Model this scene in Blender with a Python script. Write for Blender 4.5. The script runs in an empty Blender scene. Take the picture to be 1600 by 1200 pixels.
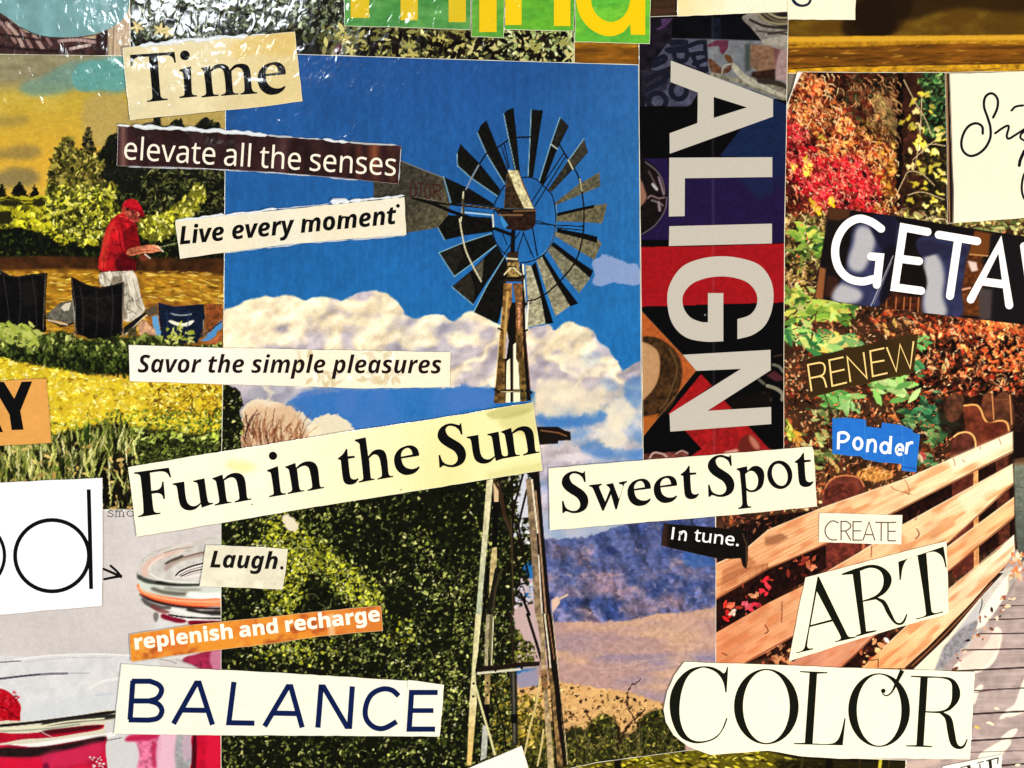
import bpy, math, random
import numpy as np
from mathutils.geometry import tessellate_polygon
from mathutils import Vector

# ------------------------------------------------------------------ camera, light, exposure
SC = bpy.context.scene
S = 0.0002                      # one photo pixel = 0.2 mm on the collage
CAM_H = 0.55
cam = bpy.data.cameras.new('camera')
cam.sensor_width = 36.0
cam.lens = 36.0 * (CAM_H - 0.0004) / (1600 * S)
cam.clip_start = 0.01
cam.clip_end = 50
camo = bpy.data.objects.new('camera', cam)
camo.location = (0, 0, CAM_H)
SC.collection.objects.link(camo)
SC.camera = camo
wd = bpy.data.worlds.new('World')
SC.world = wd
wd.use_nodes = True
wd.node_tree.nodes['Background'].inputs[0].default_value = (0.9, 0.95, 1.0, 1)
wd.node_tree.nodes['Background'].inputs[1].default_value = 0.04

def area(name, loc, target, size, power, col, sy=None):
    l = bpy.data.lights.new(name, 'AREA')
    l.energy = power
    l.color = col
    l.size = size
    if sy:
        l.shape = 'RECTANGLE'
        l.size_y = sy
    o = bpy.data.objects.new(name, l)
    o.location = loc
    d = Vector(target) - Vector(loc)
    o.rotation_euler = d.to_track_quat('-Z', 'Y').to_euler()
    SC.collection.objects.link(o)
    return o

area('left_softlight', (-0.95, 0.35, 0.95), (-0.02, 0, 0), 0.6, 11.8, (0.93, 0.97, 1.0))  # soft light added out of view to even out the brightness
area('room_lamp', (0.90, -0.55, 0.85), (0.05, -0.03, 0), 0.3, 22.0, (1.0, 0.92, 0.80))
# the ceiling lamp whose mirror image breaks up in the glossy sealer, top left
area('ceiling_lamp', (-0.190, 0.305, 0.65), (-0.1, 0.1, 0), 0.15, 1.0, (0.88, 0.95, 1.0), 0.06)
SC.view_settings.view_transform = 'Standard'
SC.view_settings.look = 'None'
SC.view_settings.gamma = 1
SC.view_settings.exposure = 0.12
SC.view_settings.use_curve_mapping = False

# ------------------------------------------------------------------ materials
def lin(c):
    c = np.asarray(c, dtype=np.float64) / 255.0
    return np.where(c <= 0.04045, c / 12.92, ((c + 0.055) / 1.055) ** 2.4)

def sealed(name, col=None, rough=0.5, coat=1.0, bump=1.0):
    """paper or ink under a brushed-on clear sealer; col None = printed colours held by the mesh"""
    m = bpy.data.materials.new(name)
    m.use_nodes = True
    nt = m.node_tree
    b = nt.nodes['Principled BSDF']
    L = nt.links.new
    geo = nt.nodes.new('ShaderNodeNewGeometry')
    # brushed sealer: fine lumps, vertical brush drag, slow buckling
    mp = nt.nodes.new('ShaderNodeMapping')
    mp.inputs['Scale'].default_value = (1.0, 0.62, 1.0)
    mp.inputs['Rotation'].default_value = (0, 0, 0.25)
    L(geo.outputs['Position'], mp.inputs['Vector'])
    n1 = nt.nodes.new('ShaderNodeTexNoise')
    n1.inputs['Scale'].default_value = 360
    n1.inputs['Detail'].default_value = 1.4
    n1.inputs['Distortion'].default_value = 0.6
    L(mp.outputs[0], n1.inputs['Vector'])
    n2 = nt.nodes.new('ShaderNodeTexNoise')
    n2.inputs['Scale'].default_value = 70
    n2.inputs['Detail'].default_value = 1
    L(geo.outputs['Position'], n2.inputs['Vector'])
    b1 = nt.nodes.new('ShaderNodeBump')
    b1.inputs['Strength'].default_value = 1.0
    b1.inputs['Distance'].default_value = 0.00050 * bump
    L(n2.outputs[0], b1.inputs['Height'])
    b2 = nt.nodes.new('ShaderNodeBump')
    b2.inputs['Strength'].default_value = 1.0
    b2.inputs['Distance'].default_value = 0.00017 * bump
    L(n1.outputs[0], b2.inputs['Height'])
    L(b1.outputs[0], b2.inputs['Normal'])
    L(b2.outputs[0], b.inputs['Coat Normal'])
    b.inputs['Roughness'].default_value = rough
    b.inputs['Specular IOR Level'].default_value = 0.0
    b.inputs['Coat Weight'].default_value = coat
    b.inputs['Coat Roughness'].default_value = 0.095
    # paper grain
    n3 = nt.nodes.new('ShaderNodeTexNoise')
    n3.inputs['Scale'].default_value = 1600
    n3.inputs['Detail'].default_value = 2
    L(geo.outputs['Position'], n3.inputs['Vector'])
    mr = nt.nodes.new('ShaderNodeMapRange')
    mr.inputs['From Min'].default_value = 0.3
    mr.inputs['From Max'].default_value = 0.7
    mr.inputs['To Min'].default_value = 0.95
    mr.inputs['To Max'].default_value = 1.03
    L(n3.outputs[0], mr.inputs['Value'])
    mx = nt.nodes.new('ShaderNodeVectorMath')
    mx.operation = 'SCALE'
    L(mr.outputs[0], mx.inputs['Scale'])
    if col is None:
        at = nt.nodes.new('ShaderNodeAttribute')
        at.attribute_name = 'print'
        L(at.outputs['Color'], mx.inputs[0])
    else:
        c = lin(col)
        mx.inputs[0].default_value = (c[0], c[1], c[2])
    L(mx.outputs[0], b.inputs['Base Color'])
    return m

M_PRINT = sealed('sealed_print')
M_PAPER = sealed('cut_paper', (236, 228, 205))
_ink = {}
def ink(col):
    col = tuple(col)
    if col not in _ink:
        _ink[col] = sealed('ink_%02x%02x%02x' % col, col)
    return _ink[col]

def glint_material(alpha=1.0):
    m = bpy.data.materials.new('sealer_glint')
    m.use_nodes = True
    nt = m.node_tree
    b = nt.nodes['Principled BSDF']
    b.inputs['Base Color'].default_value = (0.80, 0.84, 0.86, 1)  # whitish base colour stands in for glints on the sealed paper edges
    b.inputs['Roughness'].default_value = 0.18
    b.inputs['IOR'].default_value = 1.5
    b.inputs['Coat Weight'].default_value = 0.6
    b.inputs['Alpha'].default_value = alpha
    geo = nt.nodes.new('ShaderNodeNewGeometry')
    n = nt.nodes.new('ShaderNodeTexNoise')
    n.inputs['Scale'].default_value = 900
    nt.links.new(geo.outputs['Position'], n.inputs['Vector'])
    bp = nt.nodes.new('ShaderNodeBump')
    bp.inputs['Distance'].default_value = 0.0003
    nt.links.new(n.outputs[0], bp.inputs['Height'])
    nt.links.new(bp.outputs[0], b.inputs['Normal'])
    return m
M_GLINT = glint_material(0.82)
M_GLINT_THIN = glint_material(0.5)

# ------------------------------------------------------------------ small helpers
def wx(x): return (x - 800.0) * S
def wy(y): return (600.0 - y) * S

def parse(s, k=1.0, ox=0.0, oy=0.0):
    """'x,y x,y* ...' -> points (a star marks a corner) mapped to photo pixels"""
    P, Cn = [], []
    for t in s.split():
        c = t.endswith('*')
        a, b = t.rstrip('*').split(',')
        P.append((float(a) / k + ox, float(b) / k + oy))
        Cn.append(c)
    return P, Cn

def smooth(P, Cn, closed=True, n=5):
    out = []
    N = len(P)
    P = [np.array(p, float) for p in P]
    def tan(i, side):
        if Cn[i] or (not closed and i in (0, N - 1)):
            j = (i + 1) % N if side > 0 else (i - 1) % N
            return (P[j] - P[i]) * (1 if side > 0 else -1) * 0.8
        a, c = P[(i - 1) % N], P[(i + 1) % N]
        t = c - a
        l = np.linalg.norm(t) + 1e-9
        d = np.linalg.norm((P[(i + 1) % N] if side > 0 else P[(i - 1) % N]) - P[i])
        return t / l * d
    for i in range(N if closed else N - 1):
        j = (i + 1) % N
        if Cn[i] and Cn[j]:
            out.append(tuple(P[i]))
            continue
        m0, m1 = tan(i, 1), tan(j, -1)
        for q in range(n):
            t = q / n
            h = (2*t**3 - 3*t*t + 1) * P[i] + (t**3 - 2*t*t + t) * m0 + (-2*t**3 + 3*t*t) * P[j] + (t**3 - t*t) * m1
            out.append(tuple(h))
    if not closed:
        out.append(tuple(P[-1]))
    return out

def path(s, k=1.0, ox=0.0, oy=0.0, closed=True, n=5):
    P, Cn = parse(s, k, ox, oy)
    return smooth(P, Cn, closed, n)

def pts(s, k=1.0, ox=0.0, oy=0.0):
    return parse(s, k, ox, oy)[0]

def link(o, parent=None):
    SC.collection.objects.link(o)
    if parent is not None:
        o.parent = parent
    return o

def mesh_obj(name, V, F, mat, parent=None, base=(0, 0, 0)):
    me = bpy.data.meshes.new(name)
    b = np.array(base)
    me.from_pydata([tuple(np.array(v) - b) for v in V], [], F)
    me.materials.append(mat)
    me.update()
    return link(bpy.data.objects.new(name, me), parent)

def tag(o, label, cat, group=None, kind=None):
    if label: o['label'] = label
    if cat: o['category'] = cat
    if group: o['group'] = group
    if kind: o['kind'] = kind
    return o

def ccw(P):
    a = sum(P[i][0] * P[(i+1) % len(P)][1] - P[(i+1) % len(P)][0] * P[i][1] for i in range(len(P)))
    return P if a > 0 else P[::-1]

def inset(P, d):
    """move a closed outline inwards by d (photo px)"""
    P = ccw(P)
    N = len(P)
    out = []
    for i in range(N):
        a, b, c = np.array(P[i-1]), np.array(P[i]), np.array(P[(i+1) % N])
        e1 = (b - a) / (np.linalg.norm(b - a) + 1e-9)
        e2 = (c - b) / (np.linalg.norm(c - b) + 1e-9)
        n1 = np.array([-e1[1], e1[0]]); n2 = np.array([-e2[1], e2[0]])
        m = n1 + n2
        q = max(0.35, np.dot(m, m) / 2)
        out.append(tuple(b + m / q * d))
    return out

def ragged(P, amp=0.5, step=14, seed=1):
    """hand-cut outline: long edges get a few slightly wandering points"""
    r = random.Random(seed)
    out = []
    for i in range(len(P)):
        a, b = P[i], P[(i+1) % len(P)]
        l = math.hypot(b[0]-a[0], b[1]-a[1])
        n = max(1, int(l / step))
        out.append(a)
        for q in range(1, n):
            t = q / n
            k = r.uniform(-amp, amp)
            nx, ny = -(b[1]-a[1]) / l, (b[0]-a[0]) / l
            out.append((a[0] + (b[0]-a[0]) * t + nx * k, a[1] + (b[1]-a[1]) * t + ny * k))
    return out

def tess(loops):
    v = [[Vector((p[0], p[1], 0)) for p in l] for l in loops]
    return tessellate_polygon(v)

def slab(name, P, ztop, th, mat=None, rim=0.7):
    """a sheet of cut paper with a softened upper edge; returns the thing's root mesh"""
    P = ccw(P)
    ins = inset(P, rim)
    N = len(P)
    z1 = ztop
    V = [(wx(x), wy(y), z1 - th) for x, y in P] + [(wx(x), wy(y), z1 - th * 0.45) for x, y in P] + [(wx(x), wy(y), z1) for x, y in ins]
    F = []
    for i in range(N):
        j = (i + 1) % N
        F.append((i, i + N, j + N, j))
        F.append((i + N, i + 2*N, j + 2*N, j + N))
    for t in tess([ins]):
        a = [2*N + q for q in t]
        p = [V[q] for q in a]
        if (p[1][0]-p[0][0]) * (p[2][1]-p[0][1]) - (p[2][0]-p[0][0]) * (p[1][1]-p[0][1]) < 0:
            a = a[::-1]
        F.append(tuple(a))
    for t in tess([P]):
        a = list(t)
        p = [V[q] for q in a]
        if (p[1][0]-p[0][0]) * (p[2][1]-p[0][1]) - (p[2][0]-p[0][0]) * (p[1][1]-p[0][1]) > 0:
            a = a[::-1]
        F.append(tuple(a))
    c = np.mean(np.array(V), axis=0)
    c[2] = z1 - th
    o = mesh_obj(name, V, F, mat or M_PAPER, None, c)
    o.location = tuple(c)
    return o

class Ink:
    """collects flat printed shapes (letters) and links them as one mesh"""
    def __init__(self, z):
        self.V, self.F, self.z, self.k = [], [], z, 0
    def lift(self):
        self.k += 1
        return self.z + (self.k % 40) * 2.5e-7
    def shape(self, loops):
        z = self.lift()
        b = len(self.V)
        flat = [p for l in loops for p in l]
        self.V += [(wx(x), wy(y), z) for x, y in flat]
        for t in tess(loops):
            p = [self.V[b + q] for q in t]
            cr = (p[1][0]-p[0][0]) * (p[2][1]-p[0][1]) - (p[2][0]-p[0][0]) * (p[1][1]-p[0][1])
            a = tuple(b + q for q in t)
            self.F.append(a if cr > 0 else a[::-1])
    def stroke(self, P, w, cap=False):
        """a pen stroke; w = width or list of widths"""
        P = [np.array(p, float) for p in P]
        N = len(P)
        W = [w] * N if np.isscalar(w) else list(np.interp(np.linspace(0, 1, N), np.linspace(0, 1, len(w)), w))
        L, R = [], []
        for i in range(N):
            a, b = P[max(i-1, 0)], P[min(i+1, N-1)]
            if 0 < i < N - 1:
                e1 = (P[i]-P[i-1]) / (np.linalg.norm(P[i]-P[i-1]) + 1e-9)
                e2 = (P[i+1]-P[i]) / (np.linalg.norm(P[i+1]-P[i]) + 1e-9)
                m = np.array([-e1[1]-e2[1], e1[0]+e2[0]])
                q = max(0.28, np.dot(m, m) / 2)
                n = m / q
            else:
                e = (b - a) / (np.linalg.norm(b - a) + 1e-9)
                n = np.array([-e[1], e[0]])
            L.append(P[i] + n * W[i] / 2)
            R.append(P[i] - n * W[i] / 2)
        z = self.lift()
        b = len(self.V)
        self.V += [(wx(p[0]), wy(p[1]), z) for p in L] + [(wx(p[0]), wy(p[1]), z) for p in R]
        for i in range(N - 1):
            self.F.append((b+i, b+i+1, b+N+i+1, b+N+i))
        if cap:
            for c, r in ((P[0], W[0]), (P[-1], W[-1])):
                self.shape([[(c[0] + r/2*math.cos(t*math.pi/8), c[1] + r/2*math.sin(t*math.pi/8)) for t in range(16)]])
    def disc(self, x, y, rx, ry=None, rot=0, hole=None):
        ry = ry or rx
        def el(a, b, r):
            c, s = math.cos(r), math.sin(r)
            return [(x + a*math.cos(t)*c - b*math.sin(t)*s, y + a*math.cos(t)*s + b*math.sin(t)*c) for t in [i*math.pi/24 for i in range(48)]]
        loops = [el(rx, ry, rot)]
        if hole:
            loops.append(el(hole[0], hole[1], hole[2] if len(hole) > 2 else rot))
        self.shape(loops)
    def build(self, name, col, parent):
        return mesh_obj(name, self.V, [f for f in self.F], ink(col), parent, tuple(parent.location))

def bead(name, P, w, ztop, parent, seed=1, dens=1.0):
    """a lumpy ridge of sealer along a paper edge, coloured white for its glints"""
    r = np.random.default_rng(seed)
    L = [0]
    for a, b in zip(P, P[1:]):
        L.append(L[-1] + math.hypot(b[0]-a[0], b[1]-a[1]))
    n = max(4, int(L[-1] / 2.2))
    s = np.linspace(0, L[-1], n)
    X = np.interp(s, L, [p[0] for p in P]); Y = np.interp(s, L, [p[1] for p in P])
    def nz(c):
        g = r.random(int(L[-1] / c) + 4)
        return np.interp(s / c, np.arange(len(g)), g)
    w_ = w * 0.85
    W = w_ * (0.22 + 0.60 * nz(16) + 0.55 * nz(6)) * np.clip(np.minimum(s, L[-1]-s) / 6 + 0.12, 0.1, 1)
    if dens < 1:
        W *= np.clip((nz(22) - (1 - dens)) * 5 + 0.5, 0.12, 1)
    dx, dy = np.gradient(X), np.gradient(Y)
    l = np.hypot(dx, dy) + 1e-9
    nx, ny = -dy / l, dx / l
    off = (nz(9) - 0.5) * w * 0.35
    X = X + nx * off; Y = Y + ny * off
    K = 7
    V, F = [], []
    for i in range(n):
        for k in range(K):
            t = math.pi * k / (K - 1)
            u = math.cos(t) * W[i] / 2
            V.append((wx(X[i] + nx[i]*u), wy(Y[i] + ny[i]*u), ztop - 0.00012 + (0.00012 + math.sin(t) * W[i] * 0.30 * S)))
    for i in range(n - 1):
        for k in range(K - 1):
            a = i*K + k
            F.append((a, a+1, a+K+1, a+K))
    o = mesh_obj(name, V, F, M_GLINT if w > 4.5 else M_GLINT_THIN, parent, tuple(parent.location))
    for p in o.data.polygons: p.use_smooth = True
    return o

# ------------------------------------------------------------------ printed pictures: colours painted per vertex of a fine sheet
K = 0.8
class Pic:
    def __init__(self, x0, y0, x1, y1, seed=0, col=(128, 128, 128), base='print'):
        self.x0, self.y0 = x0, y0
        self.W = int(round((x1 - x0) * K)) + 1
        self.H = int(round((y1 - y0) * K)) + 1
        self.img = np.empty((self.H, self.W, 3), np.float32)
        self.img[:] = col
        self.lab = np.zeros((self.H, self.W), np.int32)
        self.names = [base]
        self.r = np.random.default_rng(seed)
        self.X, self.Y = np.meshgrid(x0 + np.arange(self.W) / K, y0 + np.arange(self.H) / K)
        self.X = self.X.astype(np.float32); self.Y = self.Y.astype(np.float32)
    def id(self, name):
        if name is None: return None
        if name not in self.names: self.names.append(name)
        return self.names.index(name)
    def noise(self, cx, cy=None, oct=1, seed=None):
        """smooth value noise 0..1, cell size in photo px"""
        cy = cy or cx
        r = self.r if seed is None else np.random.default_rng(seed)
        out = np.zeros((self.H, self.W), np.float32); amp = 1.0; tot = 0
        for o in range(oct):
            u = np.arange(self.W) / K / cx; v = np.arange(self.H) / K / cy
            g = r.random((int(v[-1]) + 3, int(u[-1]) + 3)).astype(np.float32)
            iu = u.astype(int); iv = v.astype(int)
            fu = (u - iu).astype(np.float32); fv = (v - iv).astype(np.float32)
            fu = fu*fu*(3 - 2*fu); fv = (fv*fv*(3 - 2*fv))[:, None]
            a = g[iv][:, iu]; b = g[iv][:, iu + 1]; c = g[iv + 1][:, iu]; d = g[iv + 1][:, iu + 1]
            out += amp * ((a*(1-fu) + b*fu) * (1-fv) + (c*(1-fu) + d*fu) * fv)
            tot += amp; amp *= 0.55; cx = max(cx / 2, 1.3); cy = max(cy / 2, 1.3)
        return out / tot
    def mix(self, a, col, label=None, th=0.5):
        a = np.asarray(a, np.float32)
        c = np.asarray(col, np.float32)
        self.img += (c - self.img) * a[..., None]
        if label is not None: self.lab[a > th] = self.id(label)
    def cover(self, P, blur=0):
        """anti-aliased coverage of a polygon (non-zero winding)"""
        SUB = 3
        acc = np.zeros((self.H, self.W + 1), np.float32)
        Q = [((x - self.x0) * K, (y - self.y0) * K) for x, y in P]
        for i in range(len(Q)):
            (xa, ya), (xb, yb) = Q[i], Q[(i+1) % len(Q)]
            if ya == yb: continue
            s = 1.0
            if ya > yb: xa, ya, xb, yb, s = xb, yb, xa, ya, -1.0
            k0 = max(0, math.ceil((ya + 0.5) * SUB - 0.5)); k1 = min(self.H * SUB - 1, math.ceil((yb + 0.5) * SUB - 0.5) - 1)
            if k1 < k0: continue
            k = np.arange(k0, k1 + 1)
            yy = (k + 0.5) / SUB - 0.5
            xx = xa + (yy - ya) * (xb - xa) / (yb - ya) + 0.5
            xx = np.clip(xx, 0, self.W - 1e-3)
            ix = xx.astype(int); f = xx - ix
            row = k // SUB
            np.add.at(acc, (row, ix), s * (1 - f) / SUB)
            np.add.at(acc, (row, ix + 1), s * f / SUB)
        c = np.clip(np.abs(np.cumsum(acc, axis=1)[:, :self.W]), 0, 1)
        return self.blur(c, blur) if blur else c
    def blur(self, a, px):
        n = max(1, int(round(px * K)))
        ker = np.hanning(2*n + 3)[1:-1]; ker /= ker.sum()
        p = len(ker) // 2
        def one(b, ax):
            pad = [(0, 0)] * b.ndim; pad[ax] = (p, p)
            q = np.pad(b, pad, mode='edge')
            out = np.zeros_like(b)
            for i, w in enumerate(ker):
                sl = [slice(None)] * b.ndim; sl[ax] = slice(i, i + b.shape[ax])
                out += w * q[tuple(sl)]
            return out
        return one(one(a, 0), 1)
    def poly(self, P, col, label=None, alpha=1.0, blur=0, tex=0, texsize=5, grad=None):
        if isinstance(P, str): P = pts(P)
        c = self.cover(P, blur) * alpha
        C = np.empty_like(self.img); C[:] = col
        if grad is not None:        # grad = (colour2, x0,y0,x1,y1)
            c2, gx0, gy0, gx1, gy1 = grad
            t = ((self.X-gx0)*(gx1-gx0) + (self.Y-gy0)*(gy1-gy0)) / ((gx1-gx0)**2 + (gy1-gy0)**2)
            C += (np.asarray(c2, np.float32) - C) * np.clip(t, 0, 1)[..., None]
        if tex:
            C *= (1 + tex * (self.noise(texsize, oct=2) - 0.5) * 2)[..., None]
        self.img += (C - self.img) * c[..., None]
        if label is not None: self.lab[c > 0.5 * min(alpha, 1)] = self.id(label)
        return c
    def win(self, xa, ya, xb, yb):
        i0 = max(0, int((xa - self.x0) * K)); i1 = min(self.W, int((xb - self.x0) * K) + 2)
        j0 = max(0, int((ya - self.y0) * K)); j1 = min(self.H, int((yb - self.y0) * K) + 2)
        return i0, i1, j0, j1
    def line(self, P, w, col, label=None, alpha=1.0):
        if isinstance(P, str): P = pts(P)
        w0, w1 = (w, w) if np.isscalar(w) else w
        n = len(P) - 1
        for q in range(n):
            (xa, ya), (xb, yb) = P[q], P[q+1]
            wa = w0 + (w1 - w0) * q / n; wb = w0 + (w1 - w0) * (q+1) / n
            m = max(wa, wb) + 2
            i0, i1, j0, j1 = self.win(min(xa, xb)-m, min(ya, yb)-m, max(xa, xb)+m, max(ya, yb)+m)
            if i1 <= i0 or j1 <= j0: continue
            X = self.X[j0:j1, i0:i1]; Y = self.Y[j0:j1, i0:i1]
            dx, dy = xb-xa, yb-ya
            t = np.clip(((X-xa)*dx + (Y-ya)*dy) / (dx*dx + dy*dy + 1e-9), 0, 1)
            d = np.hypot(X-xa-t*dx, Y-ya-t*dy)
            ww = wa + (wb-wa)*t
            c = np.clip((ww/2 - d) * K + 0.5, 0, 1) * np.minimum(1, ww*K) * alpha
            im = self.img[j0:j1, i0:i1]
            im += (np.asarray(col, np.float32) - im) * c[..., None]
            if label is not None: self.lab[j0:j1, i0:i1][c > 0.5] = self.id(label)
    def leaf(self, x, y, rx, ry, ang, col, alpha=1.0, lid=None):
        m = max(rx, ry) + 1.5
        i0, i1, j0, j1 = self.win(x-m, y-m, x+m, y+m)
        if i1 <= i0 or j1 <= j0: return
        X = self.X[j0:j1, i0:i1] - x; Y = self.Y[j0:j1, i0:i1] - y
        ca, sa = math.cos(ang), math.sin(ang)
        u = (X*ca + Y*sa) / rx; v = -X*sa + Y*ca
        c = np.clip((ry * (1 - u*u) - np.abs(v)) * K + 0.4, 0, 1) * alpha
        im = self.img[j0:j1, i0:i1]
        im += (col - im) * c[..., None]
        if lid is not None: self.lab[j0:j1, i0:i1][c > 0.5] = lid
    def leaves(self, n, box, inside, cols, size=(2, 5), asp=0.45, ang=None, shade=0.25, alpha=1.0, label=None):
        """n dabs at random places of box where inside(x, y) (a 0..1 chance); cols = list of colours or f(x,y)"""
        r = self.r
        lid = self.id(label)
        xs = r.uniform(box[0], box[2], n); ys = r.uniform(box[1], box[3], n)
        ps = r.random(n); sz = size[0] + (size[1]-size[0]) * r.random(n)**1.6
        an = r.uniform(0, math.pi, n) if ang is None else r.normal(ang[0], ang[1], n)
        sh = 1 + shade * r.normal(0, 1, n)
        ci = r.integers(0, 10**6, n)
        cf = cols if callable(cols) else None
        CA = None if cf else np.asarray(cols, np.float32)
        for i in range(n):
            x, y = xs[i], ys[i]
            if ps[i] > inside(x, y): continue
            c = np.asarray(cf(x, y, ci[i]), np.float32) if cf else CA[ci[i] % len(CA)]
            self.leaf(x, y, sz[i], max(0.7, sz[i]*asp), an[i], np.clip(c*max(0.2, sh[i]), 0, 255), alpha, lid)
    def at(self, a, x, y):
        i = min(max(int((x-self.x0)*K), 0), self.W-1); j = min(max(int((y-self.y0)*K), 0), self.H-1)
        return a[j, i]
    def field(self, a):
        return lambda x, y: self.at(a, x, y)
    def warp(self, amp=1.6, cell=5, mask=None):
        """printed leaves are never clean ellipses: push the colours about by a little noise"""
        dx = (self.noise(cell, oct=2) - 0.5) * 4 * amp * K; dy = (self.noise(cell, oct=2) - 0.5) * 4 * amp * K
        if mask is not None: dx = dx * mask; dy = dy * mask
        jj, ii = np.meshgrid(np.arange(self.H), np.arange(self.W), indexing='ij')
        x = np.clip(ii + dx, 0, self.W - 1.001); y = np.clip(jj + dy, 0, self.H - 1.001)
        x0 = x.astype(int); y0 = y.astype(int); fx = (x - x0)[..., None]; fy = (y - y0)[..., None]
        a = self.img
        self.img = ((a[y0, x0]*(1-fx) + a[y0, x0+1]*fx)*(1-fy) + (a[y0+1, x0]*(1-fx) + a[y0+1, x0+1]*fx)*fy).astype(np.float32)
        self.lab = self.lab[np.rint(y).astype(int), np.rint(x).astype(int)]
    def puffy(self, P, soft=9, rough=0.55, gain=5.0, cell=22):
        """coverage of a cloud: the outline broken up by billows"""
        m = self.blur(self.cover(P), soft)
        n = self.noise(cell, oct=4); n = np.abs(n - 0.5) * 2
        return np.clip((m - 0.5 + (0.28 - n) * rough) * gain + 0.5, 0, 1)
    def sharpen(self, k=0.6):
        self.img += k * (self.img - self.blur(self.img, 1.6))
        np.clip(self.img, 0, 255, out=self.img)
    def grain(self, k=0.05):
        self.img *= (1 + k * (self.r.random((self.H, self.W, 1)).astype(np.float32) - 0.5) * 2)
        np.clip(self.img, 0, 255, out=self.img)
    def build(self, root, outline, z, labels=None):
        """one mesh per label: the part (and sub-part) of the picture, cut to the sheet's outline"""
        labels = labels or {}
        rl = np.array(root.location)
        H, W = self.H, self.W
        P = [((x - self.x0) * K, (y - self.y0) * K) for x, y in outline]
        X, Y = np.meshgrid(np.arange(W, dtype=np.float64), np.arange(H, dtype=np.float64))
        ins = np.zeros((H, W), bool)
        n = len(P)
        for i in range(n):
            (xa, ya), (xb, yb) = P[i], P[(i+1) % n]
            if ya == yb: continue
            lo, hi = min(ya, yb), max(ya, yb)
            rows = np.where((np.arange(H) >= lo) & (np.arange(H) < hi))[0]
            xc = xa + (rows - ya) * (xb - xa) / (yb - ya)
            ins[rows] ^= (np.arange(W)[None, :] > xc[:, None])
        cell = ins[:-1, :-1] | ins[1:, :-1] | ins[:-1, 1:] | ins[1:, 1:]
        used = np.zeros((H, W), bool)
        for a, b in ((0, 0), (1, 0), (0, 1), (1, 1)):
            used[a:H-1+a, b:W-1+b] |= cell
        J, I = np.where(used & ~ins)
        if len(J):                       # border vertices slide onto the cut edge
            px, py = I.astype(float), J.astype(float)
            best = np.full(len(J), 1e9); bx = px.copy(); by = py.copy()
            for i in range(n):
                (xa, ya), (xb, yb) = P[i], P[(i+1) % n]
                dx, dy = xb-xa, yb-ya
                t = np.clip(((px-xa)*dx + (py-ya)*dy) / (dx*dx + dy*dy + 1e-9), 0, 1)
                qx, qy = xa + t*dx, ya + t*dy
                d = np.hypot(px-qx, py-qy)
                k = d < best
                best[k] = d[k]; bx[k] = qx[k]; by[k] = qy[k]
            X[J, I] = bx; Y[J, I] = by
        VX = (self.x0 + X / K - 800) * S - rl[0]; VY = (600 - self.y0 - Y / K) * S - rl[1]
        t01 = np.clip(self.img, 0, 255) / 255.0                 # glossy magazine stock prints with a steep tone curve
        t01 = t01 + 0.30 * (t01 * t01 * (3 - 2 * t01) - t01)
        C = lin(t01 * 255.0).astype(np.float32) * 0.93
        L = self.lab[:-1, :-1]
        made = {}
        def empty(name, parent):
            o = bpy.data.objects.new(name, None)
            o.empty_display_size = 0.005
            return link(o, parent)
        order = sorted(range(len(self.names)), key=lambda i: self.names[i].count('/'))
        for li in order:
            full = self.names[li]
            mask = cell & (L == li)
            j, i = np.where(mask)
            if len(j) < 4: continue
            vid = np.full((H, W), -1, np.int64)
            use = np.zeros((H, W), bool)
            for a, b in ((0, 0), (1, 0), (0, 1), (1, 1)): use[a:H-1+a, b:W-1+b] |= mask
            jj, ii = np.where(use)
            vid[jj, ii] = np.arange(len(jj))
            co = np.empty((len(jj), 3), np.float32)
            co[:, 0] = VX[jj, ii]; co[:, 1] = VY[jj, ii]; co[:, 2] = z - rl[2]
            q = np.stack([vid[j+1, i], vid[j+1, i+1], vid[j, i+1], vid[j, i]], 1).astype(np.int32)
            nm = full.split('/')[-1].split('#')[0]
            me = bpy.data.meshes.new(nm)
            me.vertices.add(len(co)); me.vertices.foreach_set('co', co.ravel())
            me.loops.add(q.size); me.loops.foreach_set('vertex_index', q.ravel())
            me.polygons.add(len(q)); me.polygons.foreach_set('loop_start', np.arange(0, q.size, 4, dtype=np.int32))
            at = me.color_attributes.new('print', 'FLOAT_COLOR', 'POINT')
            cc = np.ones((len(jj), 4), np.float32); cc[:, :3] = C[jj, ii]
            at.data.foreach_set('color', cc.ravel())
            me.update(calc_edges=True)
            me.materials.append(M_PRINT)
            par = root
            if '/' in full:
                pn = full.split('/')[0]
                if pn not in made: made[pn] = empty(pn.split('#')[0], root)
                par = made[pn]
            o = link(bpy.data.objects.new(nm, me), par)
            made[full] = o
            if full in labels: o['label'] = labels[full]
        return made

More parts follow.
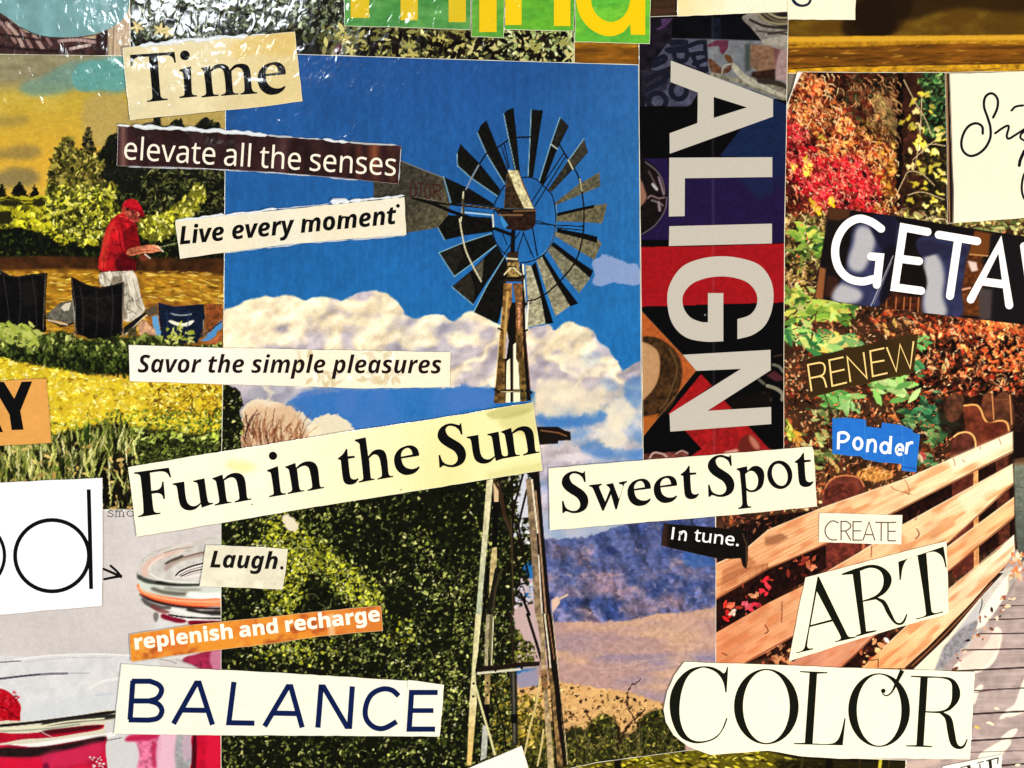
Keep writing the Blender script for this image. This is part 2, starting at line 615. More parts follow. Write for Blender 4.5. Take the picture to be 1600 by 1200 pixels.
def paper_tint(p, col, k=0.03, blot=None, seed=0):
    """slightly uneven printed or aged paper"""
    n = p.noise(60, oct=4) - 0.5; n2 = p.noise(9, oct=2) - 0.5
    p.img[:] = col
    p.img *= (1 + k * 2 * n + k * 1.0 * n2)[..., None]
    if blot is not None:
        b = np.clip((p.noise(90, oct=3) - 0.45) * 3, 0, 1)
        p.mix(b * 0.5, blot)
    np.clip(p.img, 0, 255, out=p.img)
GL={'Re':(152,['84,-3 74,-2 65,-1 56,2 48,6 41,10 34,16 28,23 24,30 20,39 17,49 15,59 15,71 15,82 17,93 19,103 23,111 27,119 32,126 38,132 45,138 52,142 61,144 69,146 78,147 87,146 96,145 103,142 110,139 117,134 122,129 127,123 131,116 134,108 136,100 137,91 138,82 138,67 39,67 40,56 43,46 46,37 52,30 58,25 66,21 75,18 85,17 92,18 98,18 104,19 109,20 131,27 131,7 126,4 120,3 115,1 110,0 104,-1 98,-2 91,-3', '40,86 113,86 113,95 111,103 108,110 105,116 100,121 94,124 87,127 78,127 70,127 63,125 57,121 51,116 47,110 44,103 41,95']),
'Rl':(69,['23,0 23,204 46,204 46,0']),
'Rv':(136,['55,0 0,144 25,144 56,59 60,46 65,32 67,21 69,21 72,32 76,46 81,59 111,144 136,144 82,0']),
'Ra':(151,['58,-3 48,-2 40,0 32,3 25,8 20,14 16,21 13,30 12,40 13,50 17,59 22,67 29,73 39,78 51,82 65,85 81,86 106,87 106,95 105,104 104,111 101,116 98,120 94,123 89,126 83,127 76,127 70,127 65,126 60,125 55,124 35,116 28,134 33,137 38,139 44,141 51,143 57,144 64,146 70,146 77,146 90,146 100,144 109,140 116,135 122,128 126,120 128,110 129,98 129,0 112,0 107,20 106,20 101,15 96,10 91,6 86,3 81,0 74,-1 66,-2', '63,16 72,17 80,19 87,22 93,26 99,32 103,39 105,48 106,57 106,70 84,70 72,69 62,67 53,64 47,61 43,57 39,52 37,46 37,40 37,34 39,29 41,25 44,22 48,20 53,18 58,17']),
'Rt':(97,['67,-3 61,-2 56,-2 51,0 46,1 42,4 37,7 34,10 31,15 28,20 26,26 25,34 25,42 25,126 4,126 4,137 25,146 34,177 48,177 48,144 90,144 90,126 48,126 48,42 49,36 50,31 52,27 55,23 58,20 62,18 66,17 71,17 82,18 91,20 91,2 80,-1']),
'Rh':(166,['23,0 23,204 46,204 46,144 45,124 47,124 51,129 55,134 60,138 66,141 72,143 78,145 85,146 92,146 104,146 115,143 124,139 131,134 137,127 141,118 143,107 144,94 144,0 121,0 121,92 119,107 113,118 103,125 89,127 78,126 68,123 61,119 55,113 52,106 49,97 47,86 46,74 46,0']),
'Rs':(129,['59,-3 52,-3 45,-2 39,-1 33,0 28,1 23,3 18,4 14,6 14,28 35,20 41,18 47,17 53,17 60,16 68,17 75,18 81,20 86,22 89,25 92,29 93,33 94,38 91,47 80,56 58,66 34,76 30,79 26,82 22,86 19,89 17,93 15,98 14,103 14,109 15,117 17,125 22,131 29,137 37,141 46,144 56,146 68,147 74,147 80,146 86,145 92,144 98,143 103,141 109,139 114,137 106,118 87,125 81,126 76,127 71,127 66,127 59,127 53,126 48,125 44,123 41,120 38,117 37,114 36,110 40,100 51,92 73,82 80,80 86,77 92,75 97,72 101,69 105,66 109,62 111,59 114,55 115,50 116,45 117,40 116,30 113,21 108,14 101,8 93,3 83,0 72,-2']),
'Rn':(166,['23,0 23,144 42,144 45,124 47,124 51,130 55,134 60,138 66,141 72,144 79,145 85,146 92,147 104,146 115,144 124,140 131,134 137,127 141,118 143,107 144,94 144,0 121,0 121,92 119,107 113,118 103,125 89,127 78,126 68,123 61,119 56,113 52,106 49,97 47,87 46,75 46,0']),
'RI':(91,['11,0 11,14 33,19 33,172 11,178 11,192 80,192 80,178 57,172 57,19 80,14 80,0']),
'Ru':(166,['74,-3 61,-2 51,0 42,4 34,10 29,17 25,26 22,37 21,50 21,144 45,144 45,51 47,36 53,26 63,19 77,17 88,18 97,20 105,24 110,30 114,38 117,47 119,57 120,69 120,144 143,144 143,0 124,0 120,19 119,19 115,14 111,9 106,6 100,3 94,0 87,-1 80,-2']),
'R.':(72,['36,-4 32,-3 29,-3 27,-1 24,1 22,3 21,6 20,10 19,15 20,19 21,23 22,26 24,28 27,30 29,31 32,32 36,33 39,32 42,31 45,30 48,28 50,26 51,23 52,19 53,15 52,10 51,6 50,3 48,1 45,-1 42,-3 39,-3']),
'IL':(139,['7,0 48,192 88,192 54,34 121,34 114,0']),
'Ii':(80,['62,165 58,165 54,166 51,167 48,169 45,171 44,174 43,177 42,181 43,186 44,191 46,195 48,198 52,201 56,203 61,204 66,204 70,204 73,203 77,202 80,201 82,199 84,196 85,192 86,188 85,183 84,179 82,175 80,171 77,169 73,167 68,165', '5,0 36,147 75,147 44,0']),
'Iv':(138,['31,0 13,147 52,147 58,70 59,56 59,39 60,39 66,55 72,69 111,147 153,147 74,0']),
'Ie':(150,['70,-3 58,-2 46,1 37,5 28,11 21,19 16,29 13,41 12,54 12,63 13,72 15,81 17,90 20,98 24,106 28,113 33,120 38,126 44,132 51,137 58,141 66,145 75,147 84,149 94,149 105,149 115,147 124,143 131,138 136,132 140,125 142,118 143,109 142,98 138,89 131,80 122,72 110,66 96,62 79,59 59,58 52,58 52,55 52,53 52,47 53,42 55,38 58,34 62,31 67,29 72,28 78,27 83,27 89,28 94,29 99,30 121,38 121,9 115,6 109,4 103,2 98,0 91,-1 85,-2 78,-3', '56,85 62,85 73,85 82,87 89,89 95,92 99,96 103,100 104,104 105,109 104,114 102,118 97,120 91,121 88,121 84,120 80,118 77,116 73,114 70,111 67,108 64,104 62,99 59,95 58,90']),
'Iy':(139,['1,-64 -11,-64 -19,-62 -19,-31 -11,-32 -3,-32 3,-32 8,-30 13,-28 17,-25 21,-21 25,-17 28,-12 31,-6 35,0 13,147 52,147 59,79 61,59 61,40 62,40 68,56 76,76 110,147 153,147 64,-21 58,-31 51,-40 44,-48 36,-54 28,-59 20,-62 10,-64']),
'Ir':(113,['5,0 36,147 66,147 63,120 65,120 69,126 74,132 79,137 85,141 91,145 97,147 103,149 110,149 117,149 123,148 114,110 109,111 101,112 94,111 87,109 81,105 75,100 69,94 65,86 61,76 58,66 44,0']),
'Im':(243,['5,0 36,147 66,147 63,120 64,120 69,126 74,131 79,137 84,141 90,145 96,147 103,149 111,149 118,149 124,147 129,145 134,141 138,137 141,132 143,126 145,120 146,120 151,126 155,131 160,137 166,141 172,145 179,147 185,149 193,149 201,149 209,147 215,143 220,138 224,132 227,125 229,116 229,107 229,102 229,96 228,90 226,84 209,0 170,0 188,86 190,101 189,108 186,113 182,116 177,117 172,117 168,116 164,113 161,110 157,106 154,101 151,96 148,90 145,83 143,76 141,69 139,61 127,0 87,0 105,86 107,101 107,108 104,113 100,116 95,117 90,117 86,115 82,113 78,110 75,106 72,101 69,95 66,89 63,83 61,76 59,68 57,61 44,0']),
'Io':(157,['68,-3 60,-2 52,-1 45,1 39,4 33,8 27,12 23,18 19,24 16,30 14,37 12,45 12,54 12,63 13,73 15,82 17,90 19,99 23,107 27,114 31,121 36,127 42,133 48,138 55,142 63,145 71,147 80,149 90,149 102,148 113,146 122,141 130,134 137,126 142,116 144,104 145,91 145,82 144,73 143,64 141,56 138,48 135,40 131,33 127,26 122,20 116,14 109,9 102,5 95,2 87,-1 78,-2', '71,30 76,30 81,32 86,35 90,38 93,43 97,49 99,55 102,61 103,69 105,76 105,84 106,91 105,97 105,101 103,106 101,110 99,113 96,115 92,117 87,117 82,117 78,116 75,114 71,111 68,108 65,104 62,100 60,95 58,90 56,85 55,80 54,75 52,54 53,43 56,36 63,31']),
'In':(162,['5,0 36,147 66,147 63,120 64,120 69,126 74,131 79,137 84,141 90,145 96,147 103,149 111,149 120,149 127,147 134,143 139,138 143,132 146,125 148,116 149,107 148,102 148,96 147,90 146,84 128,0 89,0 107,86 109,101 108,108 105,113 101,116 95,117 90,117 86,115 82,113 78,110 75,106 72,101 69,95 66,89 63,83 61,76 59,68 57,61 44,0']),
'It':(110,['54,-3 46,-2 38,-1 32,1 26,5 21,9 18,15 16,22 16,31 17,46 32,117 12,117 16,136 42,147 59,178 85,178 78,147 115,147 109,117 72,117 57,46 56,39 59,32 67,29 78,30 89,34 89,4 74,-1']),
'IS':(142,['52,-3 45,-2 38,-2 32,-1 26,1 20,2 15,4 10,7 5,9 5,45 11,42 17,39 23,37 29,35 35,33 40,32 46,31 52,31 59,31 65,32 70,34 75,36 79,39 81,43 83,47 84,52 83,57 82,62 80,66 77,69 60,83 45,96 41,100 38,104 35,108 33,113 30,118 29,124 28,130 28,136 28,145 30,152 32,160 36,166 40,173 46,178 52,183 59,187 66,190 75,193 84,194 93,194 101,194 108,194 115,193 121,191 127,189 134,187 140,185 146,182 131,151 121,155 112,158 102,160 93,161 88,160 84,159 79,157 76,155 73,152 71,148 69,144 69,139 69,134 70,130 72,126 75,123 92,109 100,104 106,98 112,92 116,86 120,80 122,73 124,65 124,57 123,47 122,38 119,30 114,23 109,17 103,12 96,7 88,4 80,1 71,-1 62,-2']),
'Ia':(160,['53,-3 48,-2 43,-1 38,0 33,3 29,6 25,9 21,14 18,19 15,26 13,33 12,41 12,51 12,59 13,68 15,77 17,86 19,95 22,103 26,110 30,118 35,125 40,131 46,136 52,141 58,145 65,147 72,149 80,149 86,149 92,148 98,146 102,143 107,140 110,137 113,132 116,128 117,128 125,147 155,147 124,0 94,0 96,19 95,19 91,14 87,10 82,7 77,3 72,1 66,-1 60,-2', '69,29 73,30 77,31 80,33 84,36 87,39 90,43 93,48 96,52 98,58 100,63 102,68 103,74 105,96 104,100 104,104 102,108 100,111 97,114 94,116 91,117 87,117 83,117 79,116 76,114 73,112 70,109 67,105 64,101 62,96 60,92 58,87 56,81 55,75 53,70 53,64 52,58 52,52 53,42 56,35 61,31']),
'Ih':(162,['5,0 48,204 88,204 80,169 76,152 71,136 69,127 70,127 74,132 78,136 83,140 88,143 93,146 98,148 104,149 111,149 120,149 127,147 134,143 139,138 143,132 146,125 148,116 149,107 148,102 148,96 147,90 146,84 128,0 89,0 107,86 109,101 108,108 105,113 101,116 95,117 90,117 86,115 82,113 78,110 75,106 72,101 69,95 66,89 63,83 61,76 59,68 57,61 44,0']),
'Is':(127,['47,-3 40,-3 34,-2 28,-2 23,-1 17,0 12,2 8,4 3,6 3,38 8,36 13,33 18,31 23,30 29,28 34,27 39,27 45,27 49,27 54,28 58,29 62,30 65,33 67,35 68,39 69,42 64,52 62,54 58,57 53,60 47,64 40,68 35,72 30,76 26,80 22,85 20,90 19,96 18,103 19,113 22,123 27,131 33,137 41,143 51,146 62,149 74,149 80,149 87,149 93,148 99,147 104,145 110,143 116,140 122,137 109,109 92,117 88,118 84,119 79,120 75,120 63,117 61,115 60,113 59,110 58,107 63,98 78,89 85,85 90,81 96,77 100,73 104,68 107,62 108,56 109,48 108,37 105,26 99,17 92,10 83,5 72,1 60,-2']),
'Ip':(160,['-9,-64 36,147 66,147 64,124 65,124 69,129 73,133 77,138 82,142 88,145 93,147 100,149 107,149 112,149 117,148 122,146 127,144 131,141 135,137 139,133 142,127 145,121 147,114 148,105 148,96 148,87 147,78 145,69 143,61 141,52 137,44 134,36 129,29 125,22 120,16 114,11 108,6 102,2 95,-1 88,-2 80,-3 74,-2 68,-1 63,1 59,3 56,7 53,10 50,14 47,19 46,19 44,-1 40,-20 31,-64', '73,29 77,30 80,31 84,33 87,35 90,38 93,42 95,46 98,50 100,55 102,60 104,66 105,71 106,77 107,83 108,89 108,94 107,104 104,112 98,116 91,117 86,117 82,116 78,113 74,110 71,107 68,103 66,98 63,93 61,88 60,82 58,77 57,71 55,52 55,47 56,43 58,39 60,36 63,33 66,31 69,30']),
'Il':(80,['5,0 48,204 88,204 44,0']),
'Iu':(162,['52,-3 43,-2 35,0 29,4 24,9 20,15 17,22 15,30 15,39 15,52 18,67 34,147 74,147 56,61 54,45 55,38 57,33 62,30 68,29 72,30 77,31 81,34 84,37 88,41 91,46 94,51 97,57 99,64 102,71 104,78 105,86 118,147 158,147 127,0 96,0 99,27 98,27 93,21 89,15 84,10 78,6 72,2 66,-1 59,-2']),
'Ig':(160,['51,-64 43,-64 36,-64 30,-63 24,-62 3,-55 3,-21 9,-23 14,-25 19,-27 25,-29 31,-30 37,-31 43,-32 49,-32 56,-32 62,-30 67,-28 72,-26 76,-22 79,-18 82,-12 84,-6 85,-2 89,11 91,20 90,20 87,15 83,11 79,7 74,4 69,1 64,-1 58,-2 51,-3 46,-2 41,-1 36,0 32,3 28,6 24,10 20,15 17,20 15,27 13,34 12,42 12,51 12,59 13,68 15,77 17,86 19,95 22,103 26,110 30,118 35,125 40,131 46,136 52,141 58,145 65,147 72,149 79,149 86,149 92,148 97,146 101,144 105,140 109,137 113,133 116,128 117,128 125,147 155,147 123,-3 120,-14 117,-24 113,-33 108,-40 103,-46 97,-51 91,-56 84,-59 76,-61 69,-63 60,-64', '70,29 74,30 78,31 82,33 85,36 88,39 91,43 93,47 96,52 98,57 100,62 101,68 102,73 105,94 104,99 104,104 102,108 100,111 97,114 94,116 91,117 87,117 83,117 80,116 76,114 73,112 70,109 67,105 64,101 62,96 60,92 58,87 56,81 55,75 53,70 53,64 52,58 52,52 52,47 53,42 55,38 57,35 60,33 63,31 66,30']),
'I.':(72,['36,-4 32,-3 29,-3 27,-1 24,1 22,3 21,6 20,10 19,15 20,19 21,23 22,26 24,28 27,30 29,31 32,32 36,33 39,32 42,31 45,30 48,28 50,26 51,23 52,19 53,15 52,10 51,6 50,3 48,1 45,-1 42,-3 39,-3']),
'Br':(122,['21,0 21,147 51,147 57,122 59,122 63,127 67,132 71,137 77,141 83,145 89,147 96,149 103,149 110,149 116,148 113,111 108,112 102,112 96,112 92,111 87,110 82,108 77,106 73,104 70,100 67,97 64,92 62,87 61,81 61,75 61,0']),
'Be':(159,['87,-3 77,-2 67,-1 57,2 48,6 40,10 33,16 27,23 22,30 18,39 15,49 13,60 12,72 13,85 14,96 17,106 21,115 26,123 31,130 38,136 45,141 53,145 62,147 71,149 81,149 96,148 109,145 120,140 129,132 137,122 143,111 146,98 147,83 147,63 53,63 53,55 55,48 59,42 63,37 68,33 74,30 81,28 89,27 96,27 103,28 109,29 115,30 121,32 127,34 133,36 139,39 139,8 133,5 128,3 122,1 116,0 110,-1 103,-2 95,-3', '53,90 110,90 109,96 108,102 106,107 103,112 99,116 94,119 88,120 82,121 76,120 71,119 67,117 62,113 59,109 56,104 55,97']),
'Bp':(170,['21,-64 21,147 53,147 59,128 61,128 64,132 68,136 72,140 77,143 82,146 88,148 95,149 103,149 114,148 125,145 134,139 143,130 149,119 154,106 157,91 158,74 157,56 154,41 149,28 142,17 134,8 124,2 113,-1 102,-3 94,-2 87,-1 81,1 76,3 72,6 68,9 64,13 61,16 59,16 61,-5 61,-64', '90,30 97,31 102,33 107,36 111,41 113,48 115,55 117,64 117,74 115,93 110,107 102,115 90,117 83,117 76,115 72,112 68,108 65,102 63,96 62,87 61,78 61,74 61,64 63,55 65,48 67,41 71,36 76,33 83,31']),
'Bl':(82,['21,0 21,204 61,204 61,0']),
'Bn':(176,['21,0 21,147 52,147 57,128 59,128 63,133 67,138 73,141 78,144 85,146 91,148 97,149 104,149 115,149 126,146 134,142 142,137 148,129 153,120 155,109 156,96 156,0 116,0 116,86 116,93 115,100 113,105 111,109 107,113 103,115 98,117 93,117 84,117 77,114 72,110 68,105 65,98 63,90 61,80 61,69 61,0']),
'Bi':(82,['41,165 37,165 33,166 29,167 26,169 23,172 21,175 20,179 19,185 20,190 21,194 23,197 26,200 29,202 33,203 37,204 41,204 45,204 49,203 53,202 56,200 59,197 61,194 62,190 63,185 62,179 61,175 59,172 56,169 53,167 49,166 45,165', '21,0 21,147 61,147 61,0']),
'Bs':(134,['61,-3 53,-3 46,-2 40,-2 34,-1 29,0 23,2 18,4 12,6 12,39 18,36 25,34 31,32 38,30 45,29 51,27 57,27 62,27 68,27 72,27 76,29 79,30 81,32 83,34 84,37 84,39 82,46 73,53 52,62 46,65 40,68 34,71 30,74 25,77 22,80 19,84 16,88 15,92 13,97 12,103 12,109 13,118 16,126 21,133 28,139 37,144 46,147 58,149 70,149 77,149 83,149 90,148 96,147 102,145 109,143 115,141 122,138 110,109 89,117 84,118 79,119 75,120 70,120 62,119 56,117 53,114 52,110 54,104 63,98 82,89 104,79 109,76 112,72 116,69 118,65 121,60 122,55 123,50 123,44 122,33 119,24 114,16 108,9 99,4 88,0 75,-2']),
'Bh':(176,['21,0 21,204 61,204 61,163 60,142 59,128 61,128 65,133 69,138 74,141 79,144 85,146 91,148 97,149 104,149 115,149 125,146 134,142 142,137 148,129 153,120 155,109 156,96 156,0 116,0 116,86 115,100 110,109 103,115 93,117 84,117 77,114 72,110 68,105 65,98 63,90 61,80 61,69 61,0']),
'Ba':(162,['57,-3 47,-2 39,0 31,4 24,9 19,15 15,23 12,33 11,44 12,55 15,64 21,72 28,78 37,83 48,87 61,89 77,91 102,91 102,98 102,103 101,108 99,112 96,115 93,117 89,119 85,120 80,120 74,120 69,119 64,118 59,117 38,109 25,136 31,139 37,142 44,144 51,146 58,148 66,149 73,149 81,150 95,149 107,146 118,142 126,137 133,130 138,121 141,110 142,98 142,0 114,0 106,20 105,20 101,14 96,10 91,6 85,3 80,0 73,-1 65,-2', '72,27 78,27 84,29 89,31 93,34 97,38 100,43 102,49 102,56 102,68 87,67 78,67 70,65 64,63 60,60 57,57 54,53 53,49 52,44 53,39 54,36 55,33 58,30 61,29 64,28 68,27']),
'Bd':(170,['67,-3 56,-1 45,2 36,8 28,17 21,27 16,40 13,56 12,73 13,91 16,106 21,119 28,130 36,138 46,145 56,148 69,149 76,149 83,148 89,146 95,143 99,140 104,136 107,132 111,128 112,128 110,140 109,157 109,204 149,204 149,0 118,0 111,19 109,19 106,15 102,11 98,7 93,4 88,1 82,-1 75,-2', '81,29 89,30 96,32 101,35 105,39 108,45 110,51 111,59 112,69 112,73 111,83 110,92 108,99 105,106 101,111 96,114 89,116 81,117 75,116 69,114 64,110 60,105 57,99 55,92 53,83 53,73 53,62 55,54 57,46 60,40 64,35 69,32 75,30']),
'Bc':(138,['81,-3 65,-2 52,2 40,8 30,15 22,26 17,39 13,54 12,73 13,85 14,97 17,107 21,116 26,124 32,131 39,137 47,141 55,145 64,147 74,149 84,149 91,149 98,149 104,148 110,146 130,139 118,109 100,115 84,117 70,114 61,106 55,92 53,73 53,63 55,54 58,46 61,40 66,36 71,32 77,30 84,30 90,30 96,31 101,32 106,33 111,35 116,37 121,40 125,42 125,8 121,6 116,3 111,1 106,0 101,-1 95,-2 88,-3']),
'Bg':(170,['76,-64 68,-64 61,-64 54,-63 47,-63 40,-61 34,-60 27,-58 21,-56 21,-24 35,-29 49,-32 63,-34 78,-35 92,-33 101,-27 107,-16 109,-2 109,1 109,10 110,19 109,19 105,14 101,9 96,5 91,2 86,0 80,-1 74,-2 67,-3 55,-1 44,2 35,9 27,17 20,28 16,41 13,56 12,73 13,90 16,105 21,118 27,129 35,138 45,144 56,148 69,149 81,148 93,144 103,137 111,128 112,128 115,147 149,147 149,0 148,-15 144,-28 139,-39 131,-48 120,-55 108,-60 93,-63', '82,29 89,29 95,31 100,34 104,37 108,43 110,49 111,58 112,68 112,73 111,84 110,93 108,101 104,107 100,111 95,114 89,116 81,117 69,114 60,106 55,92 53,73 55,53 60,40 69,31']),
}
PICS = 'magazine pictures under the clippings'
MM = 0.0015
# ------------------------------------------------------------------ setting: the unseen backing board everything is glued to
board = mesh_obj('backing_board', [(-0.3, -0.25, -0.002), (0.3, -0.25, -0.002), (0.3, 0.25, -0.002), (-0.3, 0.25, -0.002),
                                   (-0.3, -0.25, 0), (0.3, -0.25, 0), (0.3, 0.25, 0), (-0.3, 0.25, 0)],
                 [(0, 3, 2, 1), (4, 5, 6, 7), (0, 1, 5, 4), (1, 2, 6, 5), (2, 3, 7, 6), (3, 0, 4, 7)], sealed('board_paint', (120, 110, 95)))
board['kind'] = 'structure'

# ------------------------------------------------------------------ the windmill picture
WO = [(351, 92), (420, 84), (466, 84.5), (700, 92), (998, 101), (1002, 560), (1004, 700), (1117, 712), (1118, 812), (1120, 900), (1126, 1036), (1126, 1212), (345, 1212), (345, 820), (346, 700), (349, 540), (352, 172)]
def paint_windmill():
    p = Pic(343, 82, 1130, 1216, 11, (40, 105, 170), 'sky')
    X, Y = p.X, p.Y
    t = np.clip((Y - 90) / 420, 0, 1)[..., None]
    p.img[:] = (1 - t) * np.array([40, 82, 136]) + t * np.array([38, 106, 162])
    lt = np.clip((X - 800) / 220, 0, 1)[..., None] * np.clip((560 - Y) / 300, 0, 1)[..., None]
    p.img += lt * np.array([12, 16, 14])
    p.img *= (1 + 0.13 * (p.noise(5, 9, 2) - 0.5) + 0.14 * (p.noise(90, oct=3) - 0.5) + 0.07 * (p.noise(6, 120, 2) - 0.5))[..., None]
    # clouds: cream heaps over blue
    heap = path('349,488 372,478 384,470 400,467 415,462 430,465 447,461 462,464 476,470 484,466 502,463 520,467 534,470 540,468 556,460 572,456 590,455 606,460 618,468 628,480 632,493* 650,498 664,494 678,492 692,493 702,500 709,504* 716,498 728,489 742,487 755,493 768,502 782,509 800,515 823,513 842,509 860,508 866,518* 874,512 882,505 893,503 906,510 920,513 930,522 934,534 950,544 956,556 966,566 972,580 985,572 1004,566 1004,640 960,628 930,634 905,640 880,652 858,660 838,650 836,612 800,606 760,606 700,606 600,608 480,618 420,640 349,640')
    m = p.puffy(heap, 6, 0.5, 2.4, 18)
    n = p.noise(50, oct=4); n2 = p.noise(16, oct=3); n3 = p.noise(110, oct=2)
    cc = np.empty_like(p.img); cc[:] = (240, 218, 182)
    bil = np.abs(p.blur(p.noise(50, 36, 3), 3) - 0.5) * 2
    sh = np.clip((bil - 0.14) * 3.0 + (Y - 500) / 60 * 0.55 - 0.25 + (n - 0.5) * 2.2 - 0.9 * np.clip((X - 830) / 60, 0, 1) * np.clip((600 - Y) / 60, 0, 1), 0, 1)
    cc += (np.array([164, 156, 172]) - cc) * (sh * 0.80)[..., None]
    cc += (np.array([250, 234, 204]) - cc) * (np.clip(0.16 - bil, 0, 1) * 3.5)[..., None]
    hh = p.blur(p.noise(54, 40, 4, seed=77), 3); dd = int(6 * K)
    rel = np.roll(hh, -dd, 0) - np.roll(hh, dd, 0) + 0.6 * (np.roll(hh, -dd, 1) - np.roll(hh, dd, 1))
    cc += np.array([250, 232, 198]) * (np.clip(rel * 0.62, -0.12, 0.09))[..., None]
    cc *= (1 + 0.20 * (n2 - 0.5) + 0.10 * (p.noise(7, oct=2) - 0.5))[..., None]
    soft = np.clip(m * (0.93 + 0.5 * (n2 - 0.5)), 0, 1)
    soft = np.where(m > 0.96, np.clip(0.95 + (n3 - 0.40) * 0.5, 0.75, 1), soft)
    p.mix(soft, cc, 'cloud', 0.42)
    # blue gap under the heap, left of the tower, and hazy lower clouds on the right
    gap = p.puffy(path('436,640 480,614 540,606 640,604 705,607 752,600 774,612 772,632 700,650 620,668 560,672 530,652 490,658 455,650'), 14, 0.9, 2.4, 40)
    p.mix(gap * np.clip(0.7 + (n - 0.45) * 1.8, 0.15, 0.95), (74, 116, 178), 'sky', 0.5)
    c2 = p.puffy(path('486,662 498,650 520,647 540,656 552,668 560,690 480,700'), 6, .5, 4, 16)
    p.mix(c2 * 0.9, (238, 216, 178), 'cloud', 0.5)
    c3 = p.puffy(path('378,640 400,624 430,628 462,640 490,660 505,680 420,720 378,720'), 9, .5, 4, 20)
    p.mix(c3 * 0.85, (236, 214, 180), 'cloud', 0.5)
    c4 = p.puffy(path('926,412 932,402 946,398 960,404 975,410 998,416 1004,440 985,445 960,442 938,446 924,440 930,428'), 7, .7, 3, 16)
    p.mix(c4 * 0.7, (164, 164, 196), 'cloud', 0.45)
    low = p.cover(path('836,612 1006,570 1006,820 1000,850 836,850'), 6)
    bl2 = np.abs(p.noise(60, 40, 4) - 0.5) * 2
    d = np.clip((n * 0.5 + n2 * 0.3 - bl2 * 0.35 - 0.16) * 4.0, 0, 1)
    lc = np.empty_like(p.img); lc[:] = (214, 196, 176)
    lc += (np.array([176, 168, 182]) - lc) * np.clip((Y - 640) / 100, 0, 1)[..., None]
    b = np.empty_like(p.img); b[:] = (84, 128, 184)
    lowc = b + (lc * (1 + np.clip(rel * 0.9, -.15, .12))[..., None] - b) * (0.30 + 0.70 * p.blur(d, 2))[..., None]
    p.mix(low * np.clip((Y - 590) / 50, 0, 1), lowc, 'cloud', 0.5)
    for P, a in (('838,648 870,652 905,650 935,640 950,650 925,664 890,668 850,668', 0.85), ('905,700 930,690 960,700 1002,705 1002,715 960,716 925,712', 0.6), ('905,560 925,548 940,560 915,575', 0.3), ('940,590 965,600 960,612 938,606', 0.35), ('975,600 1003,590 1003,632 985,636', .6)):
        p.mix(p.cover(path(P), 5) * a, (66, 116, 176), 'sky', 0.55)
    puff = p.cover(path('850,650 838,610 860,592 900,600 930,610 944,598 940,630 926,650 900,640 880,648'), 8)
    p.mix(puff * 0.6, (228, 210, 178), 'cloud', 0.5)
    for P in ('866,560 880,552 900,556 915,570 890,574', '948,640 968,622 990,640 985,664 955,668', '935,678 950,662 968,672 980,690 950,700'):
        p.mix(p.cover(path(P), 5) * 0.7, (232, 216, 186), 'cloud', 0.5)
    # distant pale strip above the mountain
    hz = p.cover(path('838,800 1120,770 1120,830 838,842'), 4)
    p.mix(hz * 0.6, (168, 176, 190), 'sky', 0.5)
    # ---------------- mountain
    ridge = '842,841 880,842 915,839 945,830 975,819 1010,812 1040,810 1075,806 1121,800'
    mt = p.cover(pts(ridge) + [(1130, 990), (838, 990)], 1)
    nm = p.noise(34, 20, 5); nd = p.noise(7, 5, 2)
    mc = np.empty_like(p.img); mc[:] = (82, 90, 130)
    mc += (np.array([146, 122, 136]) - mc) * np.clip((nm - 0.46) * 2.4 + (Y - 900) / 300, 0, 1)[..., None]
    mc += (np.array([46, 62, 108]) - mc) * (np.clip((0.44 - nm) * 5, 0, 1) * 0.8)[..., None]
    u_ = (X * 0.6 + Y * 0.8); rg = np.abs(p.noise(26, 60, 4) - 0.5) * 2; rg2 = np.abs(p.noise(60, 26, 4) - 0.5) * 2
    gh = 1 - np.abs(p.noise(70, 90, 5, seed=5) - 0.5) * 2          # gullies running down from the ridge
    k_ = int(3 * K); gl = (np.roll(gh, k_, 1) - np.roll(gh, -k_, 1)) + 0.5 * (np.roll(gh, -k_, 0) - np.roll(gh, k_, 0))
    mc = mc * (1 + np.clip(gl * 1.7, -0.34, 0.36))[..., None]
    mc += (np.array([186, 156, 152]) - mc) * (np.clip(0.09 - rg2, 0, 1) * 5.0 * np.clip((nm - .36) * 4, 0, 1))[..., None]
    mc *= (1 + 0.40 * (nd - 0.5))[..., None]
    p.mix(mt, mc, 'mountain')
    mf = p.field(p.blur(mt, 6) > 0.99)
    p.leaves(130, (845, 815, 1120, 965), mf, [(196, 160, 146), (170, 140, 150), (210, 176, 150)], (1.5, 4), 0.35, (0.3, 0.7), 0.1, 0.35)
    p.leaves(200, (845, 820, 1120, 968), mf, [(40, 56, 106), (56, 66, 120)], (2, 6), 0.35, (-0.9, 0.35), 0.1, 0.2)
    p.poly(pts('1068,862 1110,868 1118,884 1085,888 1066,878'), (44, 92, 160), alpha=0.6, blur=4)
    # ---------------- plain
    pl = p.cover(pts('838,972 900,972 980,970 1030,958 1080,955 1128,948 1130,1216 838,1216'), 1.5)
    pc = np.empty_like(p.img); pc[:] = (170, 138, 132)
    band = p.noise(140, 16, 3)
    pc += (np.array([132, 122, 146]) - pc) * (np.clip((p.blur(band, 4) - 0.42) * 2.6, 0, 1) * np.clip((Y - 975) / 60, 0, 1))[..., None]
    pc += (np.array([200, 160, 130]) - pc) * (np.clip((p.noise(80, 20, 2) - 0.52) * 4, 0, 1) * 0.7)[..., None]
    pc *= (1 + 0.22 * (p.noise(5, 4, 2) - 0.5))[..., None]
    p.mix(pl, pc, 'plain')
